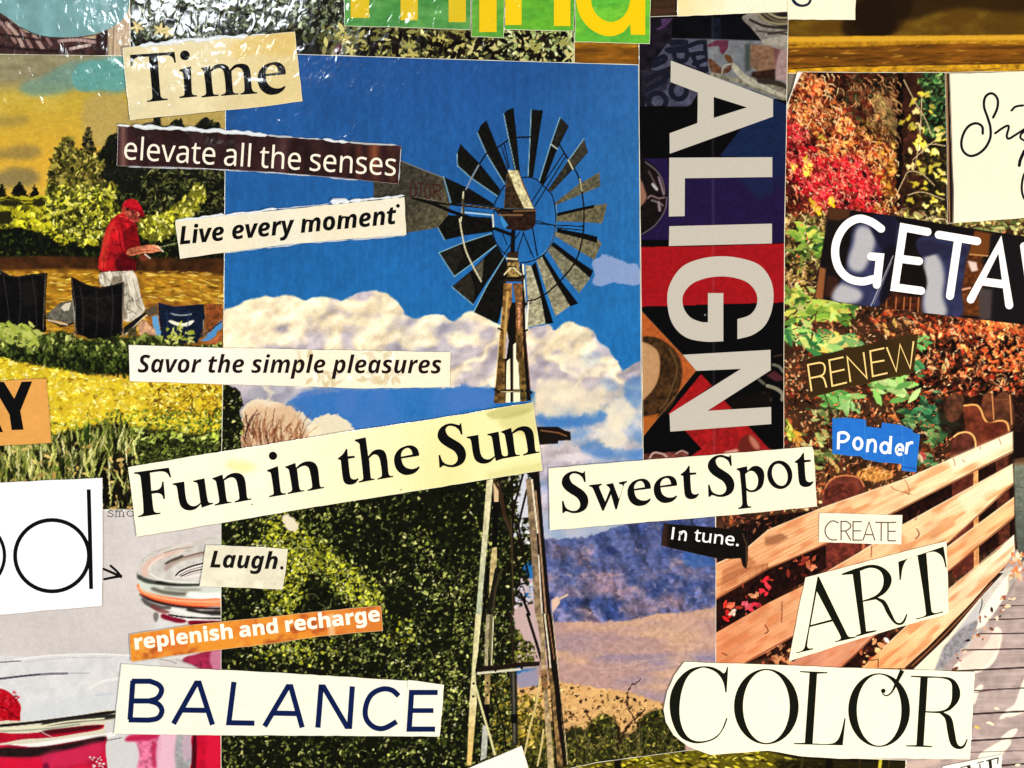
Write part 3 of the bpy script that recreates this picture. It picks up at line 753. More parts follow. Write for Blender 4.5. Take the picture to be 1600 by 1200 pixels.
    for q in ('930,1052 980,1046 1030,1042 1075,1034', '985,1036 1040,1028 1110,1022', '900,1040 950,1044 1010,1034'):
        p.line(path(q, closed=False), 1.4, (196, 168, 146), alpha=0.45)
    # ---------------- tan hillside with dark tufts
    hl = p.cover(path('800,1070 850,1064 880,1066 930,1074 975,1080 1010,1090 1046,1104 1062,1116* 1062,1216* 800,1216*'), 0.5)
    hc = np.empty_like(p.img); hc[:] = (204, 160, 108)
    hc *= (1 + 0.25 * (p.noise(8, 5, 2) - 0.5))[..., None]
    p.mix(hl, hc, 'hillside')
    p.leaves(330, (805, 1066, 1040, 1150), lambda x, y: 1 if y > 1066 + max(0, x - 880) * 0.22 else 0, [(44, 30, 16), (70, 50, 26), (30, 24, 14)], (1.3, 4.2), 0.6, None, 0.2, 0.95)
    p.leaves(260, (805, 1070, 1040, 1150), lambda x, y: 1 if y > 1070 + max(0, x - 880) * 0.22 else 0, [(150, 108, 60), (232, 196, 136)], (1.5, 4), 0.35, (0.2, 0.4), 0.1, 0.7)
    # bushes in front of it
    bush = path('800,1130 820,1110 840,1120 860,1128 884,1142 900,1134 915,1140 930,1122 950,1118 962,1126 975,1150 992,1140 1005,1118 1030,1108 1050,1112 1070,1150* 1070,1216* 800,1216*')
    p.poly(bush, (44, 44, 18), 'bush', 1, 2)
    bm = p.cover(bush, 6)
    p.leaves(1900, (800, 1100, 1070, 1200), p.field(bm), [(88, 90, 34), (112, 108, 44), (58, 62, 24), (24, 26, 12), (150, 138, 70), (18, 18, 8)], (1.5, 5), 0.4, None, 0.2)
    for q in ('1000,1142 990,1120 978,1098 980,1084* 986,1072 996,1066 1002,1060', '965,1168 978,1140 996,1118 1008,1108', '964,1170 966,1140 950,1120 940,1112', '968,1150 985,1132 1004,1128 1030,1122', '935,1150 925,1130 915,1112'):
        p.line(path(q, closed=False), (2.4, 1.3), (38, 22, 14), 'bush')
    for i in range(60):
        a = p.r.uniform(840, 1060); b_ = p.r.uniform(1150, 1195)
        p.line([(a, b_), (a + p.r.normal(0, 8), b_ - p.r.uniform(8, 30))], 1.1, (128, 118, 78), alpha=0.8)
    # ---------------- bare twiggy tree at the left
    tw = path('376,720 380,660 386,640 404,632 420,636 440,632 455,634 466,646 476,664 480,700')
    p.poly(tw, (206, 164, 128), 'bare_tree', 0.72, 7)
    for i in range(110):
        x = p.r.uniform(378, 474); y = p.r.uniform(672, 716)
        l = p.r.uniform(12, 44); a = -math.pi/2 + p.r.normal((x-440)/160, 0.28)
        q = [(x, y), (x + math.cos(a)*l*0.5 + p.r.normal(0, 1.5), y + math.sin(a)*l*0.5), (x + math.cos(a+0.15)*l, y + math.sin(a+0.15)*l)]
        p.line(q, (1.7, 0.9), [(112, 66, 40), (150, 96, 62), (84, 48, 32)][i % 3], alpha=0.75)
    for q in ('382,690 388,662 402,640', '384,680 396,652 408,646', '388,668 384,645'):
        p.line(path(q, closed=False), (2.2, 1.1), (70, 40, 30))
    # ---------------- the big dark hedge
    hd = path('343,600 362,604 374,612 379,628 374,645 380,662 376,690 386,712 430,716 600,716 846,716* 838,742 826,765 830,800 838,830 829,850 834,872 818,885 829,905 822,930 838,945 836,962 824,980 832,1000 838,1020 826,1034 808,1040* 800,1062 806,1100 802,1216* 343,1216*')
    p.poly(hd, (20, 23, 10), 'hedge')
    hm = p.cover(hd, 2)
    f1 = p.noise(120, oct=3, seed=5); f2 = p.noise(30, 44, oct=3)
    lit = np.clip((f1 - 0.34) * 3, 0, 1) * (0.15 + 1.0 * np.clip((f2 - 0.38) * 4, 0, 1))
    yb = p.blur(p.cover(path('410,830 440,806 470,830 505,850 550,888 588,915 594,960 560,955 520,920 480,890 455,960 410,900')), 14)
    yb2 = p.cover(path('395,1000 430,985 500,992 520,1020 470,1035 400,1025'), 12) * 0.5 + p.cover(path('610,985 650,975 640,1010 600,1010'), 10) * 0.5
    dk = p.cover(path('590,930 640,920 680,945 690,980 640,1000 600,980'), 16)
    lit = np.clip(hm * (lit * (1 - 0.8 * dk) * 0.85 + yb * 1.0 + yb2), 0, 1) * (1 - 0.35 * np.clip((Y - 1120) / 60, 0, 1))
    p.leaves(6500, (345, 600, 842, 1205), p.field(hm * 0.9), [(12, 13, 6), (42, 47, 20), (60, 66, 30), (18, 20, 9)], (1.6, 5), 0.5, None, 0.2)
    p.leaves(21000, (345, 600, 842, 1205), p.field(lit * 0.85 + hm * 0.05), [(88, 98, 42), (116, 124, 58), (68, 78, 34), (146, 150, 80), (172, 172, 110)], (1.3, 4.0), 0.55, None, 0.22)
    yy = p.field(np.clip(yb + yb2 * 0.6, 0, 1) * hm)
    p.leaves(4200, (395, 800, 660, 1040), yy, [(178, 178, 40), (150, 150, 44), (206, 204, 80), (110, 112, 36)], (1.5, 4.2), 0.55, None, 0.15)
    p.leaves(2600, (345, 600, 842, 1205), p.field(lit * 0.8 + hm * 0.05), [(206, 206, 150), (186, 190, 120), (226, 224, 190)], (0.9, 2.2), 0.6, None, 0.1)
    p.leaves(3200, (345, 600, 842, 1205), p.field(hm), [(4, 5, 2), (10, 10, 4)], (1.2, 3.4), 0.5, None, 0.1)
    for i in range(55):
        x = p.r.uniform(420, 740); y = p.r.uniform(770, 1180); a = p.r.uniform(0, 6.28); l = p.r.uniform(5, 14)
        p.line([(x, y), (x+l*math.cos(a), y+l*math.sin(a)), (x+1.7*l*math.cos(a+.5), y+1.7*l*math.sin(a+.5))], 1.1, (170, 172, 110), alpha=0.7)
    p.poly('440,806 452,802 468,822 462,832 448,828', (222, 206, 178), blur=1)
    # light patches of sky through the leaves by the tower
    p.leaves(150, (792, 730, 838, 850), lambda x, y: 0.9 if x > 800 else 0.2, [(206, 204, 204), (190, 192, 200)], (1.5, 6), 0.6, None, 0.05)
    p.leaves(90, (800, 905, 842, 975), lambda x, y: 0.8 if x > 806 else 0.2, [(196, 190, 200), (186, 170, 176)], (2, 7), 0.6, None, 0.05)
    # pale wedge of sky between braces
    p.poly('806,806 817,740 825,738 826,802 815,812 812,800', (196, 196, 206), 'sky', blur=0.6)
    p.poly('799,960 810,948 836,942 842,968 846,1010 842,1036 806,1036 812,1000', (184, 158, 156), 'plain', blur=1.5)
    p.leaves(260, (800, 985, 840, 1040), lambda x, y: 1 if x - 800 < (y - 975) * 0.8 + 4 else 0, [(40, 44, 18), (120, 122, 50), (90, 94, 40), (20, 22, 10)], (2, 5), 0.5, None, 0.2)
    p.poly('806,1052 838,1046 844,1070 810,1076', (142, 136, 156), 'plain', blur=1)
    # yellowish growth behind the lower tower
    p.leaves(420, (800, 1085, 850, 1170), lambda x, y: 1, [(168, 142, 50), (110, 96, 36), (190, 164, 90), (52, 48, 20), (84, 80, 30)], (2, 6), 0.4, None, 0.2)
    p.leaves(300, (770, 1060, 800, 1190), lambda x, y: 1, [(60, 62, 28), (100, 96, 40), (24, 26, 12), (140, 126, 50)], (2, 5), 0.4, None, 0.2)

    p.warp(1.3, 5, np.clip((Y - 580) / 40, 0, 1))
    # ---------------- tail vane
    V = 'windmill/tail_vane'
    p.poly('584,281 600,262 627,251 650,262 676,272 693,278 703,318 698,352 672,358 640,363 584,374', (64, 59, 50), V, tex=0.35, texsize=4, grad=((90, 84, 64), 640, 300, 690, 350))
    p.line('584,283 627,252 693,278', 1.4, (120, 114, 98))
    for q in ('642,286 641,306 646,310 650,304 650,290 646,284 642,287', '654,286 662,287', '658,287 657,310', '667,288 664,298 666,310 671,310 673,300 671,288 667,288', '678,310 678,288 686,289 689,294 686,299 678,299 690,311'):
        p.line(q, 2.2, (66, 34, 32))
    # ---------------- blades
    D = (19, 18, 15); G = (118, 114, 92); GL_ = (150, 146, 122)
    def z1(s): return pts(s, 5, 640, 160)
    def z2(s): return pts(s, 5, 640, 320)
    bl = [z1('735,90 765,60 812,42 830,200 868,605 840,590 815,530 775,290'), z1('950,58 1042,62 1005,300 965,585 925,585 940,300'),
          z1('1175,118 1245,185 1150,375 1045,650 1015,610 1100,335'), z1('1362,285 1395,390 1290,510 1110,700 1080,680 1240,455'),
          z1('265,580 480,680 655,790 660,815 420,790 325,790'), z1('398,325 550,480 710,680 690,735 480,590 375,495 370,400'),
          z1('600,140 690,360 770,540 745,640 605,410 530,240 555,180'), z2('220,180 300,80 640,100 645,210 430,240 275,275'),
          z2('230,375 410,300 640,225 680,310 480,465 350,560'), z2('330,640 480,515 680,315 740,405 590,625 495,780'),
          z2('500,840 600,640 745,400 770,480 745,700 690,930')]
    for i, q in enumerate(bl):
        p.poly(q, D if i != 3 else (52, 50, 42), 'windmill/blade#%d' % i, tex=0.55, texsize=4)
        e = q[:1] + q[-1:] + q[-2:-1]
    # light rims
    for q in (z1('735,90 775,290 840,590'), z1('950,58 940,300 925,585'), z1('1175,118 1100,335 1015,610'), z1('1362,285 1240,455'), z1('265,580 325,790'), z1('370,400 375,495 480,590 690,735'), z1('530,240 605,410 745,640'), z2('230,375 350,560'), z2('230,375 410,300 640,225'), z2('330,640 495,780'), z2('350,560 480,465 680,312'), z2('500,840 600,640 745,400'), z2('222,180 275,275')):
        p.line(q, 1.3, (150, 186, 190), alpha=0.8)
    p.poly(z2('235,378 395,318 420,400 350,555'), (46, 43, 35), tex=0.4, texsize=4, alpha=0.6)
    p.poly(z2('335,640 470,525 510,660 495,775'), (50, 46, 38), tex=0.4, texsize=4, alpha=0.8)
    p.poly(z2('490,510 580,425 565,590'), (96, 90, 74), tex=0.3, texsize=4, alpha=0.85)
    p.poly(z1('1275,420 1362,290 1390,385 1290,505'), (62, 60, 50), tex=0.3, texsize=4, alpha=0.8)
    p.poly(z1('1110,330 1178,125 1240,185 1150,370'), (44, 42, 36), tex=0.4, texsize=4, alpha=0.8)
    gb = [z1('1485,545 1490,655 1350,715 1140,805 1140,780 1320,640'), z1('1545,790 1505,945 1345,935 1150,930 1150,885 1370,830 1440,805'),
          z2('1500,300 1445,430 1330,365 1130,240 1150,200 1360,250 1470,270'), z2('1410,575 1325,690 1210,560 1080,360 1110,310 1280,450'),
          z2('1255,790 1140,870 1075,690 990,430 1040,405 1180,620'), z2('920,960 925,770 905,470 950,480 1040,760 1065,925')]
    gc = [(92, 88, 70), (98, 92, 70), (108, 102, 80), (118, 114, 94), (140, 134, 110), (158, 152, 126)]
    for i, q in enumerate(gb):
        p.poly(q, gc[i], 'windmill/blade#%d' % (20 + i), tex=0.32, texsize=3.5)
    for q, l in ((z2('1155,185 1370,225 1468,250 1465,300 1360,268 1150,215'), 22), (z2('1125,290 1290,415 1435,515 1410,572 1270,450 1105,318'), 23), (z2('1050,385 1180,590 1318,770 1255,795 1150,620 1035,410'), 24), (z2('985,445 1050,690 1125,925 1062,932 1020,700 950,480'), 25), (z1('1150,865 1370,815 1445,800 1440,825 1370,838 1150,890'), 21)):
        p.poly(q, (14, 13, 12), 'windmill/blade#%d' % l)
    p.line(z2('885,470 915,990'), 3.2, (226, 220, 196)); p.line(z2('870,470 900,800'), 3.2, (14, 12, 10))
    # rims, spokes, struts
    R_ = 'windmill/wheel_rim'
    ob = (20, 18, 16)
    for q in ('748,258 760,240', '777,231 794,219', '806,215 836,214', '872,222 886,246 900,268 906,284 912,322 912,352 910,373 902,402 890,422 872,442 854,458 836,468 823,471'):
        p.line(path(q, closed=False), 2.4, ob, R_)
    p.line(path('728,296 738,276 748,258', closed=False), 2.2, (120, 130, 140), R_)
    for q in ('724,300 722,330 720,346', '718,342 722,366 728,392 737,412', '737,412 752,440'):
        p.line(path(q, closed=False), 2.0, (196, 190, 156), R_)
    p.line(z1('1105,328 1155,365'), 1.4, (190, 196, 186)); p.line(z1('1240,450 1275,520'), 2, (196, 190, 150)); p.line(z1('1330,600 1345,690'), 2, (170, 160, 120))
    p.line(path('773,318 779,306 789,290 806,280 825,277 840,282 852,294 862,304 868,330 868,354 863,376 852,395 838,405 822,410 810,410 792,399 778,384 771,368 770,350 773,320', closed=False), 1.8, (16, 18, 22), R_)
    p.line(path('869,318 870,340 867,362 858,386 845,399', closed=False), 1.0, (140, 170, 186), alpha=0.7)
    for q in (z1('955,775 1205,395'), z1('975,815 1225,415'), z1('985,925 1140,965'), z1('980,945 1130,960'), z1('890,1020 950,1180'), z1('960,980 995,1190'), z2('885,215 970,415'), z2('960,180 1000,400'), z2('890,220 840,370'), z2('860,215 740,380'), z2('730,230 760,310'), z1('1150,960 1360,970'), z1('1150,980 1360,1000'), z1('720,350 770,515'), z1('740,330 780,510')):
        p.line(q, 1.7, (14, 14, 16), 'windmill/wheel_rim')
    # gearbox, hood and tail boom
    p.line(z1('430,860 650,880'), 2, (170, 200, 214)); p.line(z1('440,840 640,870'), 1.2, (30, 60, 80))
    p.poly(z1('660,835 985,835 985,950 960,985 900,1005 830,1000 760,990 715,910'), (46, 30, 22), 'windmill/gearbox', tex=0.5, texsize=4)
    p.poly(z1('700,860 715,935 740,985 770,960 750,930 715,880'), (60, 130, 180))
    p.line(z1('700,880 880,880'), 2.5, (120, 92, 64)); p.line(z1('790,850 985,845'), 2, (120, 88, 52))
    p.poly(z1('760,560 790,530 850,535 975,830 735,830 750,660'), (92, 74, 50), 'windmill/gearbox', tex=0.5, texsize=4)
    p.poly(z1('768,530 848,535 880,640 970,830 895,825 830,690'), (196, 184, 142), tex=0.35, texsize=4)
    p.poly(z1('765,570 830,690 895,830 740,825 748,660'), (58, 44, 30), tex=0.5, texsize=4)
    p.line(z1('30,745 180,790 320,850 480,905 650,980 800,1035'), 5.5, (16, 14, 12), 'windmill/tail_boom')
    p.line(z1('160,775 320,795 420,805 640,825 800,850'), 4, (18, 15, 13), 'windmill/tail_boom')
    p.line(z1('30,738 320,790'), 1.1, (120, 110, 92)); p.line(z1('430,800 700,835'), 1.0, (150, 130, 100))
    p.line(z1('650,880 655,970'), 2.5, (200, 200, 190)); p.line(z1('415,760 420,870'), 3.5, (70, 64, 50))

    # ---------------- tower, upper part
    def z6(s): return pts(s, 8, 720, 480)
    cream = (240, 226, 190)
    p.poly(z2('735,600 760,560 740,530 760,480 765,370 850,360 850,450 870,540 905,550 890,600'), (54, 40, 26), 'windmill/tower')
    p.poly(z2('765,450 855,445 860,575 765,580'), (140, 116, 70), tex=0.6, texsize=3)
    p.line(z2('740,545 800,480 870,545'), 2, (220, 206, 160)); p.line(z2('760,420 840,425'), 2.6, (206, 196, 160)); p.line(z2('770,480 830,485'), 2, (30, 22, 14))
    p.line(z2('760,575 860,572'), 4, (20, 16, 12)); p.line(z2('810,210 805,360'), 7, (20, 16, 14), 'windmill/tower')
    p.poly(z6('505,-60 900,-60 770,0 700,420 730,700 750,1180 560,1180 560,690 600,420'), (22, 18, 14), 'windmill/tower')
    p.poly(z6('560,690 615,640 620,1190 560,1190'), cream, 'cloud'); p.poly(z6('655,470 690,440 690,640 720,700 745,1180 655,1190'), cream, 'cloud')
    p.poly(z6('535,-300 640,-300 640,-60 615,0 562,400 552,640 550,1200 410,1200 440,900 480,450 520,0'), (132, 98, 54), 'windmill/tower', tex=0.55, texsize=6, grad=((96, 74, 40), 780, 500, 780, 620))
    p.poly(z6('575,-200 600,-200 560,400 552,640 530,640 540,300'), (188, 156, 96), alpha=0.9)
    p.poly(z6('548,640 575,640 560,1190 550,1190'), (26, 20, 14)); p.line(z6('520,0 475,450 430,1000'), 1.2, (222, 196, 130), alpha=0.8)
    p.poly(z6('650,-300 770,-300 775,0 800,400 820,1180 750,1180 720,700 690,560 690,0'), (120, 86, 50), 'windmill/tower', tex=0.55, texsize=6, grad=((92, 76, 36), 812, 500, 812, 620))
    p.poly(z6('690,430 765,440 775,640 700,640'), (84, 62, 34), tex=0.5)
    p.poly(z6('710,-60 750,-60 745,240 715,300'), (176, 122, 90), tex=0.5, texsize=2)
    p.poly(z6('770,-200 800,-200 805,200 830,560 878,1170 825,1170 795,700 775,300'), (26, 18, 16), 'windmill/tower')
    p.line(z6('845,-60 822,280'), 2.2, (236, 230, 206)); p.line(z6('800,300 835,620 870,1000'), 1.0, (120, 70, 60))
    p.line(z6('430,1030 470,1060 560,1045 770,1045'), 4.5, (40, 30, 22), 'windmill/tower'); p.line(z6('500,1060 740,1050'), 1.3, (196, 176, 130))
    p.line(z6('820,1050 885,1065'), 4, (30, 24, 20), 'windmill/tower'); p.line(z6('470,265 515,285'), 3, (16, 12, 10)); p.line(z6('800,300 830,285'), 3, (16, 12, 10))
    # service platform
    p.poly(pts('150,268 290,268 330,290 365,298 369,352 290,354 288,372 175,380 150,380', 4, 800, 600), (28, 20, 16), 'windmill/platform')
    p.line(pts('180,290 290,305 340,325', 4, 800, 600), 2, (120, 84, 58))
    # ---------------- tower, lower part
    def z7(s): return pts(s, 5, 700, 720)
    def z8(s): return pts(s, 5, 700, 960)
    T_ = 'windmill/tower'
    for q in (z7('590,90 520,340 500,560'), z7('615,230 550,500 590,720 630,900'), z7('400,130 440,420 500,600 560,900'), z7('500,110 505,600'), z7('540,560 600,800')):
        p.line(q, 3.6, (26, 18, 12), T_)
    p.line(z7('390,170 440,420 490,560'), 5, (66, 50, 34), T_); p.line(z7('490,460 500,700 510,1200'), 3, (64, 54, 34), T_)
    p.line(z7('570,1040 635,1200'), 4.5, (16, 12, 10), T_); p.line(z8('620,0 690,220 745,410'), 4.5, (16, 12, 10), T_)
    p.poly(z7('355,140 395,190 395,330 360,330'), (206, 176, 140), T_); p.line(z7('350,140 420,260 440,420'), 4, (60, 40, 26), T_)
    p.poly(z7('350,320 400,320 382,680 343,680'), (14, 13, 12), T_)
    p.poly(z7('345,680 382,675 378,850 350,960 320,1080 330,800'), (186, 166, 118), T_, tex=0.3)
    p.line(z7('380,850 340,1060 320,1200'), 6, (30, 26, 20), T_); p.line(z7('415,860 370,1000 350,1200'), 4, (60, 54, 36), T_)
    p.poly(z7('330,500 345,320 350,160 330,420 300,900 285,1040 262,1200 290,1200 310,1000'), (14, 12, 10))
    p.poly(z7('303,150 352,140 320,500 270,1040 264,1200 219,1200 268,600'), (206, 196, 156), T_, tex=0.15, grad=((172, 178, 150), 760, 800, 745, 950))
    p.poly(z8('215,0 264,0 235,300 215,450 225,690 182,1180 148,1180 168,690 186,450'), (206, 196, 150), T_, tex=0.15, grad=((214, 176, 106), 740, 1080, 735, 1190))
    p.poly(z8('262,0 275,0 245,330 222,460 210,455 235,300'), (14, 12, 10), T_)
    p.poly(z8('300,0 330,0 318,150 312,400 285,400 290,150'), (150, 140, 112), T_, tex=0.3); p.poly(z8('330,0 352,0 345,400 330,400 318,200'), (100, 92, 66), T_)
    p.line(z8('355,20 340,390'), 1.4, (210, 206, 170))
    p.poly(z8('288,470 330,470 325,700 285,700'), (150, 128, 86), T_, tex=0.4); p.poly(z8('270,700 325,700 318,880 272,880'), (14, 13, 12), T_)
    p.poly(z8('272,860 315,880 300,1120 255,1140'), (172, 172, 160), T_, tex=0.15)
    p.line(z8('490,0 515,380'), 3, (46, 34, 26), T_)
    p.poly(z8('480,450 538,440 548,1010 505,1030'), (44, 42, 36), T_, tex=0.4); p.line(z8('510,460 520,1000'), 2.4, (92, 88, 74)); p.poly(z8('490,780 545,780 545,850 490,850'), (14, 13, 12))
    p.line(z8('345,560 440,900 450,1040'), 2.6, (20, 16, 12), T_)
    p.poly(z7('608,140 650,140 690,560 715,900 737,1200 680,1200 650,700 625,400'), (132, 112, 88), T_, tex=0.35)
    p.poly(z8('684,0 742,0 756,200 765,450 790,700 830,1200 780,1200 745,600 725,430 722,200'), (150, 130, 100), T_, tex=0.35, grad=((176, 156, 112), 850, 1080, 860, 1200))
    p.poly(z7('605,90 712,80 722,200 748,560 805,1200 735,1200 715,900 690,560 650,140'), (22, 17, 14), T_)
    p.line(z7('655,150 700,560'), 3, (216, 200, 170)); p.line(z7('685,240 720,650 765,1200'), 2.6, (150, 118, 92)); p.line(z7('708,740 725,1050 735,1190'), 2.4, (206, 190, 170))
    p.poly(z8('740,0 815,0 855,400 922,1190 840,1190 800,600 770,300'), (24, 18, 14), T_)
    p.line(z8('755,0 790,300 800,420'), 2.2, (222, 206, 176)); p.line(z8('780,0 830,350'), 1.5, (136, 96, 70)); p.poly(z8('775,410 805,420 830,560 850,800 880,1000 900,1190 855,1190 815,700'), (120, 96, 62), T_, tex=0.5)
    p.line(z8('815,0 855,380 870,560 915,960 935,1170'), 1.2, (196, 176, 140)); p.line(z8('845,700 880,1000'), 2, (30, 22, 16)); p.line(z8('850,400 905,900'), 1.5, (20, 15, 12))
    for q in (z8('720,500 690,700 640,880 598,1090'), z8('745,900 735,1000 700,1180')):
        p.line(q, 2.8, (196, 176, 120), T_)
    p.line(z8('215,560 270,760 330,960 365,1092'), 3.2, (206, 200, 146), T_)
    p.poly(z8('228,418 590,372 715,366 718,402 575,412 228,450'), (34, 22, 18), T_); p.poly(z8('228,452 575,418 575,436 228,470'), (198, 192, 170), T_); p.poly(z8('590,410 715,402 715,420 580,430'), (150, 140, 140), T_)
    for x, y in ((200, 540), (198, 640), (308, 535), (306, 630), (735, 490), (742, 580), (370, 438), (575, 420), (765, 480)):
        p.leaf(700 + x/5, 960 + y/5, 2.4, 2.2, 0.5, np.array((26, 18, 14), np.float32))
    p.poly(z8('720,440 775,430 780,590 735,600'), (120, 88, 52), alpha=0.7, tex=0.4)
    # a pale gap and flower-like spot beside the tower
    p.poly(pts('245,150 285,125 300,145 300,170 275,200 250,235', 4, 800, 900), (214, 178, 158), blur=0.6)
    p.line(pts('300,140 345,118', 4, 800, 900), 3.5, (196, 166, 150))
    p.sharpen(0.55); p.grain(0.03)
    return p
_p = paint_windmill()
wm = tag(slab('picture', ragged(WO, 0.35, 20, 3), 0.35*MM, 0.05*MM), 'large glossy magazine picture of a metal windmill under blue sky and heaped clouds', 'picture', PICS)
_p.build(wm, inset(WO, 0.9), 0.36*MM, {'windmill/tail_vane': 'grey tail vane with faded dark red letters', 'hedge': 'dark leafy hedge with a yellow sunlit band', 'windmill/tower': 'tall wooden and steel windmill tower'})
del _p
# ------------------------------------------------------------------ the field picture (left)
FO = [(-14, 84), (100, 85.5), (193, 87), (356, 92), (356, 176), (354, 540), (352, 620), (350, 700), (350, 790), (208, 796), (60, 798), (-14, 800)]
def paint_field():
    p = Pic(-16, 82, 360, 804, 21, (196, 158, 62), 'sky')
    X, Y = p.X, p.Y
    n = p.noise(90, 34, 4); n2 = p.noise(20, 12, 3)
    t = np.clip((Y - 150) / 110, 0, 1)[..., None]
    p.img[:] = (1 - t) * np.array([178, 152, 62]) + t * np.array([206, 160, 58])
    p.img += (np.array([196, 172, 88]) - p.img) * np.clip((n - 0.5) * 3, 0, 1)[..., None] * 0.7
    for q, c, a in (('0,268 40,262 62,276 50,290 10,292 -16,290', (118, 108, 78), 0.8), ('-16,186 20,180 46,184 40,194 -16,198', (140, 122, 72), 0.6), ('10,232 40,226 66,236 50,248 20,250 -16,240', (120, 108, 74), 0.65), ('140,150 200,158 200,220 170,240 130,200', (166, 146, 96), 0.7), ('200,180 356,170 356,205 200,200', (158, 140, 96), 0.7)):
        p.mix(p.cover(path(q), 9) * a, c)
    gy = np.clip((150 - Y) / 26, 0, 1)
    p.mix(gy * 0.9, np.array([132, 126, 104]) * (1 + 0.3 * (n2 - 0.5))[..., None])
    tl = p.cover(path('66,120 100,100 130,94 200,90 200,140 150,143 120,138 96,146 50,150 30,136'), 8)
    p.mix(tl * 0.75, (104, 138, 128))
    p.mix(p.cover(path('112,122 126,100 160,94 194,92 194,138 160,140 124,142'), 3) * 0.75, (92, 150, 146))
    p.img *= (1 + 0.12 * (p.noise(6, 4, 2) - 0.5))[..., None]
    # ---- conifers and dark wood
    def conifer(x, y0, y1, w, col, lab, n=260, tips=None):
        for i in range(n):
            t = p.r.random() ** 0.75
            y = y0 + (y1 - y0) * t
            hw = w * (0.10 + 0.9 * t)
            xx = x + p.r.uniform(-1, 1) * hw
            c = np.array(col if tips is None or p.r.random() < 0.55 else tips, np.float32) * p.r.uniform(0.7, 1.3)
            p.leaf(xx, y, p.r.uniform(3, 8) * (0.5 + 0.6*t), p.r.uniform(1.3, 2.8), math.pi/2 + (xx - x) / (hw + 1) * 0.9 + p.r.normal(0, .25), c, 1, p.id(lab))
    wood = path('150,248 165,226 172,212 182,208 190,215 200,205 222,195 240,190* 246,176 252,196* 262,198 276,186 282,198* 300,200 320,184 334,192 345,200 356,206* 356,420* 90,420* 90,400 140,330')
    p.poly(wood, (16, 18, 10), 'dark_woodland', 1, 1)
    wf = p.field(p.cover(wood, 2))
    p.leaves(1500, (90, 175, 356, 420), wf, [(36, 40, 22), (52, 56, 30), (10, 11, 6), (26, 28, 16), (66, 66, 40)], (2, 6), 0.4, None, .2)
    p.leaves(500, (190, 262, 356, 340), wf, [(74, 78, 40), (96, 98, 50), (30, 32, 18), (140, 138, 84)], (2, 7), 0.28, None, .2, 0.8)
    for x, y0, y1, w in ((244, 176, 215, 6), (282, 186, 215, 6), (322, 182, 215, 7), (340, 192, 220, 6), (172, 212, 300, 24), (195, 204, 310, 26), (206, 200, 300, 16)):
        conifer(x, y0, y1, w, (22, 24, 14), 'dark_woodland', 120)
    conifer(138, 198, 290, 24, (24, 24, 14), 'conifer', 300, (96, 88, 50))
    conifer(2, 288, 318, 10, (18, 18, 10), 'conifer#2', 60); conifer(30, 286, 316, 15, (18, 18, 10), 'conifer#3', 110); conifer(54, 292, 314, 7, (18, 18, 10), 'conifer#4', 50)
    # ---- light field and hedge behind
    fl = path('-16,312 20,309 60,308 90,312 130,330 160,345 200,352 260,350 300,352 356,352 356,420 -16,420')
    p.poly('-16,308 75,306 100,330 170,345 170,408 -16,408', (168, 160, 36), 'meadow', tex=0.2, texsize=8)
    p.leaves(260, (-16, 322, 170, 372), lambda x, y: 1, [(70, 70, 22), (96, 94, 26), (44, 44, 16)], (2, 8), 0.4, None, .15)
    p.leaves(700, (-16, 318, 170, 372), p.field(np.clip((p.noise(24, 14, 2) - .3) * 4, 0, 1)), [(206, 196, 52), (190, 186, 40), (150, 146, 30), (222, 210, 80), (100, 98, 26)], (2, 6), 0.45, None, .15)
    for q in ('-16,314 10,310 40,313 70,310', '-16,321 30,318 72,320'):
        p.line(path(q, closed=False), 2.5, (52, 50, 16))
    for q in ('0,316 14,312 34,315 34,321 10,322', '50,316 62,311 72,316 70,321 54,321', '-16,340 6,330 20,340 14,350 -16,348'):
        p.poly(path(q), (40, 38, 14), blur=0.6)
    p.poly(path('-16,364 20,356 50,360 76,370 96,382 120,376 150,384 356,386 356,420 -16,420'), (16, 18, 10), 'dark_hedge', 1, 1.5)
    p.leaves(700, (-16, 356, 356, 412), lambda x, y: 1 if y > 362 else 0.2, [(36, 48, 18), (24, 30, 12), (60, 70, 24), (12, 14, 8)], (2, 6), 0.45, None, .2)
    # ---- big yellow-green bush behind the man
    bush = path('78,262 88,232 100,216 112,214 118,232 130,236 142,240 156,250 160,262 150,280 175,286 182,296 178,312 186,330 178,345 172,362 160,384 142,376 128,384 110,372 92,362 78,345 70,322 72,300')
    bc = p.cover(bush, 4)
    p.poly(bush, (70, 72, 24), 'bush', 1, 1.5)
    bl = lambda x, y, i: [(178, 174, 52), (206, 198, 76), (146, 146, 44), (104, 106, 34), (60, 62, 22), (222, 214, 120)][i % 6] if y > 290 else [(112, 104, 44), (150, 138, 60), (74, 66, 28), (176, 160, 84), (50, 44, 22), (130, 120, 56)][i % 6]
    p.leaves(2100, (66, 205, 192, 392), p.field(bc), bl, (2, 7), 0.45, (1.2, 0.9), .15, 1, 'bush')
    p.leaves(700, (66, 205, 192, 392), p.field(bc * (0.35 + 0.65 * np.clip((p.noise(22, oct=2) - .4) * 4, 0, 1))), [(24, 26, 11), (44, 44, 18), (62, 62, 24)], (1.5, 6), 0.4, (1.2, 0.8), .15)
    b2 = path('216,345 230,338 250,335 262,326 275,318 288,310 300,296 310,284 322,300 318,316 306,330 300,345 290,356 276,360 262,372 246,376 225,372 214,360')
    bc2 = p.cover(b2, 4)
    p.poly(b2, (110, 108, 34), 'bush#2', 1, 1.5)
    p.leaves(300, (208, 275, 330, 384), p.field(bc2), [(40, 40, 16), (60, 60, 22)], (1.5, 5), 0.45, (1.0, 0.9), .15)
